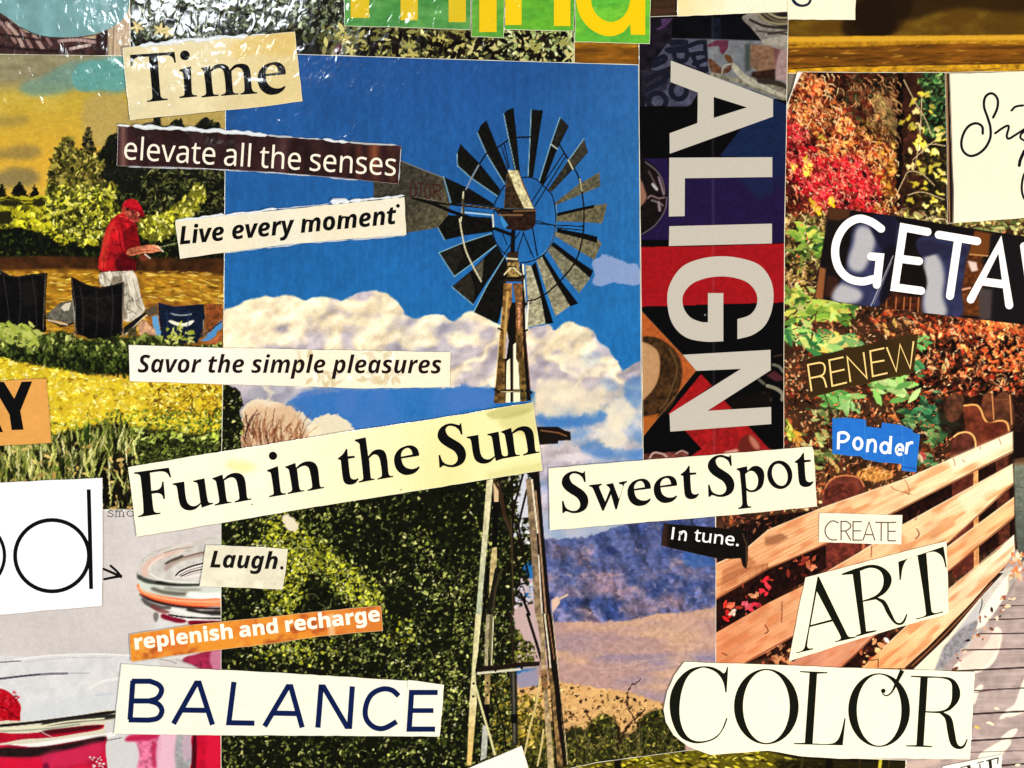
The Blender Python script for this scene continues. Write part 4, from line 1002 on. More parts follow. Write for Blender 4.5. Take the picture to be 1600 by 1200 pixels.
    p.leaves(800, (208, 275, 330, 384), p.field(bc2 * (0.3 + 0.7 * np.clip((p.noise(16, oct=2) - .35) * 4, 0, 1))), [(196, 188, 56), (212, 204, 84), (150, 148, 44), (100, 100, 30), (230, 220, 130)], (2, 6), 0.45, (1.0, 0.9), .15, 1, 'bush#2')
    p.warp(1.4, 5, np.clip((Y - 190) / 20, 0, 1))
    # ---- ploughed earth, golden grass
    p.poly('-16,402 60,400 356,404 356,440 -16,432', (70, 42, 20), 'soil', 1, 2, 0.4, 12)
    p.poly('-16,424 100,420 356,430 356,540 -16,540', (150, 108, 32), 'golden_grass', 1, 4, 0.3, 10)
    p.leaves(1300, (-16, 424, 356, 540), lambda x, y: 1, [(190, 150, 44), (206, 168, 66), (120, 80, 26), (168, 120, 36), (226, 190, 100)], (3, 10), 0.22, (0.05, 0.15), .15, 0.7)
    p.poly('228,470 356,478 356,545 228,545', (120, 72, 34), alpha=0.6, blur=6, tex=0.4)
    # ---- camp chairs
    def z5(s): return pts(s, 4, 0, 300)
    bk = (14, 12, 12)
    p.poly(z5('285,770 380,690 440,680 470,700 460,830 300,790'), (96, 92, 82), 'camp_chair', tex=0.3)
    p.poly(z5('380,720 410,695 445,690 430,740 400,745'), (196, 186, 166)); p.line(z5('290,790 380,840 460,820'), 2.5, (20, 18, 16)); p.line(z5('300,800 420,830'), 2, (190, 180, 160)); p.line(z5('450,620 470,820'), 2, (150, 150, 146))
    ch1 = z5('-80,480 0,488 60,520 110,528 200,512 297,506 290,600 284,700 288,870 220,900 0,850 -80,850')
    p.poly(ch1, bk, 'camp_chair#2', tex=0.5, texsize=14); p.poly(z5('0,488 60,520 110,528 200,512 297,506 294,516 200,524 110,540 50,530 0,502'), (40, 34, 30))
    p.poly(z5('130,560 230,545 240,700 140,720'), (26, 22, 20), blur=4)
    # ---- the man
    MAN = 'person'
    sk = (186, 104, 74); skd = (120, 58, 40)
    p.poly(z5('640,495 825,488 850,520 862,560 880,650 908,735 870,790 800,815 770,800 770,560 700,590 628,588 616,520'), (196, 186, 168), 'person/trousers', tex=0.15, texsize=10)
    p.poly(z5('700,530 760,520 780,600 775,700 800,790 772,800 768,590 690,585'), (132, 120, 104), blur=1.2)
    p.line(z5('800,640 850,700 890,740'), 1.6, (132, 120, 104)); p.line(z5('790,720 850,760'), 1.4, (120, 108, 92)); p.line(z5('640,510 690,560'), 1.5, (140, 126, 108))
    p.line(z5('625,498 820,485'), 2.5, (30, 22, 18)); p.poly(z5('675,490 688,488 690,512 680,515'), (220, 210, 190))
    p.poly(z5('770,850 850,790 900,770 880,800 810,880 775,900'), (32, 24, 20), 'person/shoe'); p.line(z5('780,890 850,850'), 2, (190, 180, 160))
    p.poly(z5('765,108 800,120 858,112 872,135 868,158 878,172 860,190 842,186 820,182 790,172 750,140'), (168, 78, 60), MAN)
    p.poly(z5('800,112 858,112 862,150 848,178 815,176 805,140'), (140, 62, 50), tex=0.25, texsize=4); p.line(z5('812,105 826,120 822,140'), 2, (96, 34, 30))
    p.poly(z5('738,138 770,132 800,158 842,190 858,215 858,260 868,300 880,352 846,372 800,392 772,362 812,420 850,440 848,490 640,497 612,478 618,420 640,340 652,270 668,220 700,170'), (166, 26, 34), 'person/shirt', tex=0.18, texsize=9)
    p.poly(z5('770,260 790,230 830,210 855,240 868,300 880,350 830,375 796,392 775,340'), (126, 14, 24), tex=0.2, blur=0.8)
    p.poly(z5('720,430 770,370 800,400 850,430 848,488 730,492'), (90, 10, 20), blur=1.5)
    p.poly(z5('640,300 668,240 700,190 720,180 690,260 670,380 660,470 625,480 622,420'), (206, 74, 52), blur=2.5, alpha=0.6)
    p.line(z5('750,150 800,165 840,190'), 1.6, (210, 70, 66)); p.line(z5('745,255 752,330 770,380'), 1.6, (96, 10, 18)); p.line(z5('690,230 720,220 735,260'), 1.4, (206, 60, 56))
    p.poly(z5('788,385 800,355 862,340 910,332 955,330 985,335 1000,352 1015,372 985,370 955,382 900,382 840,396 805,398'), sk, MAN, tex=0.2, texsize=6, grad=((206, 132, 96), 205, 395, 250, 385))
    p.poly(z5('870,400 910,385 930,400 915,425 880,425'), skd, MAN); p.line(z5('905,388 938,415'), 1.4, (230, 220, 200)); p.line(z5('985,340 1020,372'), 1.5, (230, 220, 190)); p.line(z5('1000,345 1110,318'), 0.9, (210, 200, 160))
    p.poly(z5('762,108 768,72 792,48 826,42 856,52 878,85 892,112 906,150 880,158 862,125 820,108 790,98'), (176, 22, 38), 'person/cap', tex=0.15); p.poly(z5('862,112 885,108 906,150 880,158'), (124, 12, 26)); p.line(z5('790,98 826,100 858,114'), 1.3, (110, 10, 22)); p.poly(z5('758,112 775,85 790,100 785,125 770,135'), (150, 60, 48))
    fig = p.cover(z5('740,130 870,100 910,160 1020,370 880,420 910,740 800,820 600,600 610,470'), 2)
    fo_ = p.noise(9, 16, 3); fo2 = np.abs(p.noise(14, 22, 3) - .5) * 2
    p.img *= (1 + fig * (0.50 * (fo_ - 0.5) - 0.30 * np.clip(0.16 - fo2, 0, 1) / 0.16 * 0.9))[..., None]
    p.line(z5('838,128 850,126'), 1.6, (60, 22, 20)); p.line(z5('858,128 870,142 862,148'), 1.2, (226, 140, 112)); p.line(z5('846,162 858,162'), 1.2, (90, 30, 30)); p.poly(z5('800,128 815,120 822,140 810,150'), (196, 106, 84), blur=0.6)
    p.line(z5('772,182 800,186 838,196'), 1.3, (96, 8, 18)); p.line(z5('800,392 860,372 940,366'), 1.3, (110, 52, 38)); p.line(z5('955,332 1000,345'), 1.2, (236, 170, 136)); p.line(z5('960,350 1006,362'), 1, (120, 60, 44))
    for q in ('700,500 720,560', '780,520 800,600 810,690', '830,540 850,620 872,700', '775,700 820,720', '790,760 830,748', '650,500 660,580', '740,500 760,545'):
        p.line(path(q, 4, 0, 300, closed=False), 1.3, (120, 108, 92), alpha=0.6)
    for q in ('800,560 830,640 850,720', '640,520 645,575'):
        p.line(path(q, 4, 0, 300, closed=False), 1.8, (224, 216, 198), alpha=0.7)
    # ---- chairs in front of him
    ch2 = z5('445,528 500,556 560,586 625,596 700,582 776,560 772,640 766,890 700,935 560,915 472,885 470,760 448,640')
    p.poly(ch2, bk, 'camp_chair#3', tex=0.5, texsize=14); p.line(z5('447,535 470,700 475,880'), 1.4, (70, 62, 54)); p.line(z5('500,565 625,605 770,570'), 1.2, (50, 42, 36)); p.line(z5('770,570 764,880'), 1.6, (110, 100, 86))
    p.poly(z5('500,640 720,640 720,820 510,820'), (24, 20, 19), blur=5, tex=0.6)
    p.line(z5('780,870 850,800 950,730'), 4, (30, 26, 24), 'camp_chair#4'); p.line(z5('790,885 880,800 950,745'), 1.3, (210, 200, 176)); p.poly(z5('900,740 985,700 985,760 930,780'), (88, 76, 60)); p.poly(z5('800,860 850,840 860,900 800,905'), (70, 64, 40), tex=0.6, texsize=3)
    p.poly(z5('860,830 900,800 960,850 990,900 960,940 880,930'), (196, 150, 120), tex=0.3)
    nv = (20, 30, 50)
    p.poly(z5('950,780 985,770 1000,860 1020,900 985,905 955,830'), (98, 150, 190), 'camp_chair#4'); p.poly(z5('1255,930 1330,860 1370,795 1387,800 1387,850 1310,930'), (80, 136, 184), 'camp_chair#4'); p.line(z5('1260,900 1385,810'), 2, (20, 36, 60))
    p.poly(z5('988,690 1040,704 1090,716 1180,708 1272,700 1282,780 1262,870 1240,945 1100,945 1020,935 1005,860 992,770'), nv, 'camp_chair#4', tex=0.35, texsize=10)
    p.line(path('1068,758 1100,768 1150,770 1195,764', 4, 0, 300, closed=False), 1.3, (150, 160, 160)); p.poly(path('1056,803 1110,815 1150,820 1210,803 1190,830 1150,840 1130,842 1080,826', 4, 0, 300), (226, 220, 196)); p.line(z5('1270,800 1275,900'), 1.4, (120, 120, 110)); p.line(z5('1000,800 1020,930'), 2, (14, 18, 28))
    p.poly(z5('1290,700 1387,700 1387,800 1330,850 1280,870'), (128, 70, 40), alpha=0.8, tex=0.4); p.poly(z5('1310,930 1387,880 1387,975 1290,975'), (166, 96, 60), tex=0.4)
    for q, w, c, a in (('20,520 40,640 60,820', 1.4, (58, 52, 50), .7), ('120,540 130,700 110,850', 3, (44, 40, 40), .6), ('200,530 220,660 230,840', 2, (50, 46, 44), .6), ('284,520 276,700 270,860', 1.5, (96, 88, 80), .8), ('500,590 520,720 515,880', 2.4, (48, 44, 44), .6), ('600,610 610,740 600,900', 3, (40, 37, 38), .6), ('700,600 705,720 695,890', 2, (52, 48, 46), .6), ('470,650 600,668 765,640', 1.2, (50, 46, 44), .6), ('452,640 470,880', 1.5, (120, 112, 100), .6), ('480,885 430,905 410,960', 1.6, (140, 132, 116), .7), ('760,880 780,920', 1.6, (140, 132, 116), .7), ('1040,740 1050,860', 1.4, (44, 60, 92), .7), ('1180,740 1170,900', 1.6, (44, 60, 92), .7), ('1020,760 1240,750', 1, (50, 66, 96), .6)):
        p.line(path(q, 4, 0, 300, closed=False), w, c, alpha=a)
    # ---- weeds in front of the chairs
    wd_ = path('-16,520 20,512 60,524 100,518 130,530 170,528 210,526 240,524 260,530 300,540 356,545 356,575 -16,575')
    p.poly(wd_, (40, 46, 20), 'weeds', 1, 2)
    wfld = p.field(p.cover(wd_, 3))
    p.leaves(900, (-16, 510, 356, 560), wfld, [(92, 104, 46), (126, 136, 66), (60, 70, 28), (164, 168, 96), (30, 36, 16)], (2, 8), 0.4, (1.3, 0.7), .15)
    for x, y in ((270, 525), (282, 518), (290, 528), (278, 535)):
        for i in range(9): p.leaf(x + p.r.normal(0, 7), y + p.r.normal(0, 6), p.r.uniform(3, 7), 1.8, p.r.uniform(0, 3.1), np.array(((150, 156, 60), (196, 196, 110))[i % 2], np.float32), 1, p.id('weeds'))
    p.leaves(60, (0, 505, 60, 540), lambda x, y: 1, [(150, 160, 70), (176, 180, 96)], (5, 11), 0.35, (0.7, 0.6), .1)
    p.poly('-16,552 100,556 210,560 356,566 356,592 200,584 90,574 -16,566', (24, 28, 12), 'weeds', 1, 4)
    p.leaves(800, (-16, 545, 356, 590), lambda x, y: 1 if y < 580 - 10 * (x < 60) else 0.4, [(60, 74, 26), (84, 96, 40), (16, 18, 8), (34, 40, 16)], (2, 7), 0.35, (1.4, 0.5), .15)
    # ---- bright field
    ff = path('-16,566 40,568 100,578 150,588 210,592 300,596 356,606* 356,690* 300,690 220,700 150,690 90,690 -16,700*')
    p.poly(ff, (206, 178, 46), 'crop_field', 1, 2, 0.15, 8)
    fm = p.field(p.cover(ff, 3))
    p.leaves(2600, (-16, 562, 356, 690), fm, lambda x, y, i: [(226, 198, 60), (240, 216, 96), (200, 168, 40), (176, 140, 36), (246, 228, 140)][i % 5] if y < 655 else [(206, 196, 60), (176, 176, 56), (220, 214, 100), (120, 128, 40), (236, 226, 130)][i % 5], (2, 6), 0.35, (0.3, 0.6), .12)
    p.leaves(260, (230, 600, 350, 650), fm, [(96, 70, 20), (130, 92, 26), (80, 66, 20)], (1.5, 6), 0.3, None, .2, 0.8)
    p.leaves(420, (160, 640, 352, 690), fm, [(92, 106, 36), (60, 74, 26), (130, 142, 56)], (2, 5), 0.4, None, .2)
    gr = path('-16,690 60,684 120,672 160,662 210,668 260,672 300,678 352,672* 352,800* -16,800*')
    p.poly(gr, (34, 36, 16), 'tall_grass', 1, 5)
    gm = p.field(p.cover(gr, 5))
    p.leaves(1500, (170, 655, 352, 735), gm, lambda x, y, i: [(150, 164, 66), (106, 120, 46), (186, 194, 110), (60, 70, 26), (26, 30, 12)][i % 5], (2, 6), 0.45, None, .15)
    p.leaves(1000, (200, 690, 352, 740), gm, [(18, 20, 8), (40, 46, 18), (84, 92, 44)], (2, 5), 0.45, None, .15)
    p.leaves(900, (-16, 665, 210, 800), gm, [(110, 120, 50), (76, 84, 36), (150, 152, 84), (20, 22, 10), (48, 54, 22)], (6, 20), 0.14, (1.57, 0.22), .15)
    p.leaves(420, (150, 715, 210, 800), gm, [(16, 14, 8), (30, 26, 14)], (4, 16), 0.3, (1.5, 0.3), .15)
    p.leaves(260, (-16, 670, 215, 795), gm, [(190, 186, 110), (214, 206, 150), (150, 156, 80)], (7, 22), 0.09, (1.5, 0.32), .1)
    p.leaves(70, (0, 690, 215, 795), gm, [(206, 176, 110), (170, 140, 80)], (3, 8), 0.4, None, .1)
    p.line('206,712 212,690 224,668', 1.6, (196, 196, 140)); p.line('138,640 137,672', 1.4, (110, 120, 40)); p.leaves(10, (130, 668, 145, 690), lambda x, y: 1, [(40, 60, 24)], (5, 9), .3, (1.5, .2))
    p.warp(1.2, 4, np.clip((Y - 506) / 10, 0, 1))
    p.sharpen(0.6); p.grain(0.03)
    return p
_p = paint_field()
fo = tag(slab('picture', ragged(FO, 0.4, 20, 5), 0.25*MM, 0.05*MM), 'left magazine picture of a farm field with a man in a red shirt and cap', 'picture', PICS)
_p.build(fo, inset(FO, 0.8), 0.26*MM, {'person': 'man in red cap and red shirt walking in profile behind black chairs', 'camp_chair#4': 'small navy folding chair with light blue arms', 'camp_chair#2': 'black folding chair cut by the left edge'})
del _p

# ------------------------------------------------------------------ the preserving-jar picture (bottom left)
JO = [(-14, 796), (160, 797), (208, 797), (352, 794), (348, 900), (347, 1000), (349, 1060), (350, 1212), (-14, 1212)]
def paint_jar():
    p = Pic(-16, 790, 356, 1216, 31, (198, 190, 186), 'grey_backdrop')
    X, Y = p.X, p.Y
    p.img *= (1 + 0.12 * (p.noise(120, oct=3) - 0.5) + 0.06 * (p.noise(8, 7, 2) - 0.5))[..., None]
    p.mix(np.clip((Y - 1020) / 60, 0, 1) * 0.6, (206, 204, 204))
    def z1(s): return pts(s, 4, 0, 600)
    def z5(s): return pts(s, 4, 0, 900)
    def p1(s, **k): return path(s, 4, 0, 600, **k)
    def p5(s, **k): return path(s, 4, 0, 900, **k)
    A = 'jar#1/glass_lid'
    # jar at the right: glass lid
    p.poly(p1('862,1170 880,1110 950,1050 1080,1010 1240,975 1400,960 1400,1330 1250,1310 1050,1290 920,1260 870,1220'), (198, 190, 182), A, tex=0.12, texsize=14)
    p.poly(p1('870,1180 920,1110 1040,1050 1160,1015 1210,1018 1080,1070 1000,1120 960,1170 880,1200'), (214, 172, 158), alpha=0.8, blur=2)
    p.poly(p1('900,1120 1000,1060 1150,1015 1215,1016 1100,1060 1000,1110'), (170, 150, 142), alpha=0.6, blur=1.5)
    p.poly(p1('1040,1110 1080,1085 1190,1052 1180,1068 1090,1100'), (100, 88, 80), alpha=0.9, blur=1)
    for q, w, c in (('1100,1200 1150,1160 1260,1125 1380,1105', 2.4, (34, 26, 26)), ('1110,1200 1180,1165 1380,1125', 1.4, (110, 96, 92)), ('1130,1200 1220,1165 1380,1140', 2.6, (50, 40, 40)), ('1150,1206 1240,1180 1380,1160', 1.2, (90, 80, 80)), ('868,1190 960,1150 1040,1110', 1.2, (150, 140, 134)), ('905,1100 1010,1050 1120,1015', 1.6, (226, 216, 208))):
        p.line(p1(q, closed=False), w, c)
    p.poly(p5('862,-30 880,20 960,45 1060,62 1200,75 1400,80 1400,100 1220,92 1050,80 930,60 870,25'), (120, 128, 116), blur=1, tex=0.3)
    p.poly(p5('870,15 950,35 1100,50 1250,55 1400,60 1400,75 1200,70 1000,58 900,40'), (58, 60, 54), blur=1.2, alpha=0.8)
    p.poly(p5('880,-20 1000,20 1150,35 1390,40 1390,52 1100,48 940,28'), (206, 212, 200), blur=1)
    p.poly(p5('960,55 1100,68 1390,70 1390,130 1200,125 1000,95 900,62'), (216, 208, 202), blur=1)
    p.poly(p5('862,45 900,78 1000,110 1120,132 1250,145 1400,148 1400,196 1200,190 1020,165 920,130 868,95'), (232, 110, 66), 'jar#1/rubber_ring', tex=0.08, grad=((240, 140, 100), 300, 938, 345, 930))
    p.poly(p5('866,55 930,95 1050,125 1180,142 1180,150 1040,136 920,105 866,72'), (246, 170, 140), blur=0.8)
    B = 'jar#1/glass_body'
    p.poly(p5('872,100 930,140 1040,175 1200,198 1400,206 1400,600 1240,575 1140,520 980,500 965,240 900,190 880,150'), (210, 204, 200), B, tex=0.08)
    p.poly(p5('876,108 960,150 1100,185 1250,200 1400,203 1400,212 1240,212 1080,200 950,170 885,140'), (44, 26, 24), blur=0.8)
    p.poly(p5('885,140 960,172 1060,200 1100,215 1040,222 960,205 895,175'), (110, 100, 96), blur=1.5, tex=0.4)
    p.poly(p5('1060,200 1200,212 1390,215 1390,226 1280,236 1180,225'), (60, 50, 48), blur=1)
    p.line(p5('940,205 1060,235 1200,255 1390,268', closed=False), 2.2, (36, 30, 30)); p.line(p5('1000,230 1120,250 1390,262', closed=False), 1.2, (240, 236, 230)); p.line(p5('900,185 1000,225 1120,242 1280,250', closed=False), 2.0, (160, 152, 148))
    p.poly(p5('965,230 985,236 980,275 966,268'), (110, 104, 102), blur=1)
    p.poly(p5('1010,245 1080,255 1160,275 1140,290 1080,282'), (128, 20, 50), 'jar#1/berry_filling', blur=0.6); p.poly(p5('1180,282 1280,280 1390,272 1390,300 1260,312 1190,302'), (130, 16, 46), 'jar#1/berry_filling', blur=0.6)
    p.poly(p5('990,250 1100,295 1200,310 1200,480 990,490'), (208, 208, 204), alpha=0.6, blur=4)
    p.poly(p5('1140,525 1220,490 1330,462 1400,455 1400,590 1260,590 1200,555'), (150, 44, 76), 'jar#1/berry_filling', blur=1, tex=0.2)
    p.poly(p5('1320,470 1390,455 1390,585 1330,580'), (196, 140, 160), alpha=0.75, blur=2)
    p.line(p5('1000,520 1060,530 1100,545', closed=False), 1, (120, 116, 110)); p.line(p5('1100,520 1180,550 1240,575', closed=False), 1.4, (160, 150, 146))
    # lower part of that jar, below the white clipping
    p.poly(p5('640,1010 700,985 860,960 1400,960 1400,1260 640,1260'), (200, 196, 196), B, blur=1)
    p.poly(p5('800,1000 900,985 1000,985 1010,1060 990,1160 980,1260 860,1260 870,1130 850,1040 820,1030'), (206, 110, 140), 'jar#1/berry_filling', blur=3, tex=0.3)
    p.poly(p5('780,1020 880,990 1000,988 960,1020 860,1030'), (180, 40, 80), blur=2); p.poly(p5('950,1040 990,1060 985,1180 960,1200'), (168, 40, 76), blur=3, alpha=0.8)
    p.poly(p5('1000,985 1110,985 1115,1260 1000,1260'), (222, 170, 190), alpha=0.9, blur=2); p.poly(p5('1110,985 1205,985 1200,1080 1170,1260 1110,1260'), (150, 150, 152), blur=2, tex=0.15)
    p.poly(p5('1150,985 1210,985 1195,1120 1150,1150'), (190, 160, 176), blur=2, alpha=.8)
    p.poly(p5('1212,985 1400,985 1400,1260 1200,1260 1205,1120'), (184, 18, 52), 'jar#1/berry_filling', tex=0.12); p.poly(p5('1208,985 1228,985 1220,1260 1198,1260'), (74, 10, 24), blur=1)
    p.poly(p5('1300,985 1370,985 1360,1200 1300,1220'), (210, 30, 66), blur=4, alpha=0.7); p.line(p5('1385,985 1392,1240', closed=False), 2.4, (226, 150, 170))
    # front jar
    C = 'jar#2/glass_lid'
    p.poly(p5('-60,530 150,505 400,490 640,488 850,500 980,520 980,600 740,600 740,830 500,870 200,905 -60,930'), (208, 206, 206), C, alpha=0.85, tex=0.06, texsize=12)
    for q, w, c in (('-60,545 60,535 130,530', 1.6, (84, 78, 80)), ('90,525 300,498 600,488 850,498', 2.2, (230, 226, 222)), ('130,540 400,512 700,510', 1.0, (168, 164, 166)), ('-60,650 100,630 250,615 420,608', 3.2, (70, 62, 78)), ('250,616 420,608 560,608', 1.2, (150, 146, 152)), ('560,700 640,660 740,640', 5, (222, 218, 214)), ('600,745 700,735', 4, (184, 188, 192))):
        p.line(p5(q, closed=False), w, c, alpha=0.9)
    p.poly(p5('200,800 420,760 720,735 720,830 420,880 150,905'), (196, 200, 204), alpha=0.6, blur=6)
    # berry
    p.poly(p5('-60,700 0,702 50,720 100,765 130,810 128,860 118,915 -60,930'), (176, 14, 34), 'jar#2/raspberry', tex=0.1)
    for i in range(60):
        x, y = p.r.uniform(-10, 30), p.r.uniform(1080, 1126)
        p.leaf(x, y, p.r.uniform(2, 6), p.r.uniform(1.2, 3), p.r.uniform(0, 3), np.array([(196, 30, 50), (140, 6, 22), (120, 6, 20), (206, 60, 76)][i % 4], np.float32), 0.6)
    p.line(p5('0,820 40,830 80,870 118,890', closed=False), 1.6, (90, 4, 14))
    # rim bands
    D_ = 'jar#2/rim'
    p.poly(p5('-60,930 200,905 500,868 730,838 730,900 660,915 650,1000 400,1040 -60,1080'), (206, 198, 176), D_)
    p.poly(p5('-60,935 200,908 480,872 720,840 720,856 480,892 200,926 -60,948'), (30, 20, 22))
    p.poly(p5('300,905 500,880 720,862 720,888 560,905 380,925 260,930'), (46, 44, 40), blur=1)
    p.poly(p5('-60,985 100,985 260,975 450,945 650,930 640,955 480,985 320,1010 150,1020 -60,1045'), (168, 18, 46), 'jar#2/berry_filling', tex=0.15); p.poly(p5('250,975 400,950 640,932 620,950 420,980 300,990'), (80, 14, 26), blur=1)
    p.line(p5('-60,955 200,945 420,910 650,890', closed=False), 2.2, (222, 216, 180)); p.line(p5('-60,972 250,958 500,925', closed=False), 1.6, (130, 140, 120)); p.line(p5('240,960 280,985 330,1010', closed=False), 1, (220, 200, 200))
    p.poly(p5('-60,1062 200,1045 450,1010 660,985 720,975 720,1000 500,1035 250,1065 -60,1082'), (232, 228, 222))
    # filling below
    p.poly(p5('-60,1078 240,1068 480,1030 640,1005 670,1010 660,1060 640,1260 -60,1260'), (176, 26, 60), 'jar#2/berry_filling', tex=0.25, texsize=18)
    p.poly(p5('-60,1080 240,1070 480,1035 660,1000 655,1030 480,1075 330,1110 200,1130 -60,1120'), (40, 26, 26), blur=2, tex=0.3)
    p.poly(p5('260,1120 460,1080 640,1040 600,1140 300,1200'), (196, 50, 90), blur=6, alpha=0.7); p.poly(p5('-60,1160 200,1150 280,1180 260,1260 -60,1260'), (206, 24, 60), blur=5, alpha=0.8); p.poly(p5('270,1180 300,1170 310,1260 280,1260'), (110, 20, 60), blur=3)
    p.leaves(26, (140, 1180, 165, 1200), lambda x, y: 1, [(240, 220, 220)], (1, 2.6), 0.6); p.line(p5('660,1030 760,1010', closed=False), 1.2, (90, 84, 84))
    # the rim of the right-hand jar, redrawn in detail
    def g(s, **k): return path(s, 4.328, 180, 820, **k)
    p.poly(g('152,340 165,280 240,215 360,165 520,140 760,100 760,440 565,420 400,415 260,395 170,370'), (198, 192, 184), A, tex=0.10, texsize=10, blur=0.6)
    p.poly(g('175,320 200,260 300,200 420,170 480,165 350,215 260,260 215,320 220,350 190,350'), (216, 176, 160), blur=2.5, alpha=0.85)
    p.poly(g('330,305 350,265 430,225 530,195 620,180 620,200 480,235 400,270 350,310'), (158, 138, 126), blur=2, alpha=0.85)
    p.poly(g('332,264 370,238 420,218 465,208 430,232 380,250 345,268'), (72, 58, 50), blur=0.8); p.line(g('470,218 540,198 610,182', closed=False), 1.6, (110, 84, 72)); p.line(g('330,190 420,165 525,150', closed=False), 1.4, (150, 134, 124)); p.line(g('225,300 260,250 330,210', closed=False), 1.6, (232, 220, 210), alpha=.8)
    p.poly(g('405,345 440,310 510,280 620,250 620,330 560,350 480,362 430,358'), (226, 216, 208), blur=1)
    for q, w, c in (('410,342 440,315 510,283 600,258', 2.4, (20, 14, 14)), ('430,344 490,312 590,282', 1.2, (84, 70, 70)), ('445,348 510,320 590,300', 1.9, (36, 28, 28)), ('470,350 530,330 590,318', 1.0, (130, 118, 112)), ('235,330 300,365 400,385 560,392', 1.4, (236, 230, 222))):
        p.line(g(q, closed=False), w, c)
    p.poly(g('152,338 200,358 280,378 380,392 470,398 620,400 620,416 470,416 360,412 260,402 190,385 155,368'), (70, 76, 66), blur=0.9)
    p.poly(g('270,384 380,400 480,404 600,406 600,412 470,412 360,408'), (28, 28, 24), blur=0.6)
    p.poly(g('153,372 200,392 290,410 400,420 760,425 760,505 540,503 400,492 260,468 175,438 155,405'), (202, 206, 194), blur=0.6)
    p.poly(g('240,425 320,440 420,452 500,462 470,480 380,476 290,458'), (104, 100, 90), blur=2); p.poly(g('330,425 420,428 560,430 590,440 500,452 400,445'), (146, 144, 134), blur=2); p.poly(g('480,465 600,462 760,460 760,500 560,498'), (238, 234, 228), blur=2)
    RB = 'jar#1/rubber_ring'
    p.poly(g('153,400 178,438 260,468 400,493 540,503 760,503 760,560 540,556 400,538 260,508 176,470 158,435'), (238, 122, 74), RB, tex=0.05, grad=((248, 140, 98), 280, 940, 340, 940))
    p.line(g('160,425 200,458 300,490 430,512 600,520 720,518', closed=False), 3.2, (250, 168, 128), alpha=0.85); p.line(g('180,470 260,504 400,534 540,552 720,555', closed=False), 2, (206, 76, 44), alpha=.8)
    GB = 'jar#1/glass_body'
    p.poly(g('172,474 260,512 400,544 560,560 760,564 760,655 600,648 480,640 380,618 270,590 195,550 176,510'), (208, 204, 198), GB)
    p.poly(g('172,472 260,508 400,540 560,556 760,560 760,572 560,570 400,556 260,525 185,490'), (34, 10, 14), blur=0.6)
    p.poly(g('180,492 240,522 320,548 380,560 330,572 280,575 215,548 188,525'), (92, 88, 86), blur=1.6); p.poly(g('240,540 300,562 370,590 340,600 270,580'), (120, 60, 60), blur=1.4, alpha=.8)
    p.poly(g('480,572 580,580 760,582 760,606 660,612 570,600'), (50, 44, 42), blur=1); p.poly(g('380,565 470,580 560,600 640,615 500,612 420,595'), (228, 224, 218), blur=1.5)
    p.line(g('365,608 450,622 560,630 740,633', closed=False), 2.6, (24, 20, 20)); p.line(g('470,638 600,645 740,646', closed=False), 1.8, (240, 236, 230))
    p.poly(g('262,602 290,600 285,650 268,655'), (120, 114, 112), blur=1.4)
    p.poly(g('308,612 400,630 450,640 482,652 440,662 390,655'), (124, 18, 46), 'jar#1/berry_filling', blur=0.6); p.poly(g('492,655 600,648 740,652 740,668 600,675 515,678'), (120, 12, 40), 'jar#1/berry_filling', blur=0.6)
    p.sharpen(0.4); p.grain(0.02)
    return p
_p = paint_jar()
ja = tag(slab('picture', ragged(JO, 0.35, 20, 7), 0.30*MM, 0.05*MM), 'grey magazine picture of glass preserving jars with orange ring and dark red berries', 'picture', PICS)
_p.build(ja, inset(JO, 0.8), 0.31*MM, {'jar#1': 'jar with the orange rubber ring at the right', 'jar#2': 'front jar with a raspberry at the left edge'})
del _p
k = Ink(0.325*MM)
for q in ('162,889 176,895 189,901', '173,884 183,893 189,901', '163,905 178,902 189,900'):
    k.stroke(path(q, closed=False), [3.6, 4.4], True)
k.build('printed_arrow', (16, 14, 14), ja)
k = Ink(0.325*MM)
for q in ('177,799.5 175,797.8 171,797.6 169,799.5 171.5,801.6 176,803 177.5,805 174.5,807.4 170,807 168,805', '180,798 181.5,798 181.5,807', '181.5,800 185,797.6 187,800 187,807', '187,800 190,797.6 193,800 193,807', '179.5,807.2 183.5,807.2', '185,807.2 189,807.2', '191,807.2 195,807.2'):
    k.stroke(pts(q), 1.25)
k.disc(204, 802.5, 6, 5, 0, (4.6, 3.8))
k.build('small_lettering', (70, 64, 62), ja)
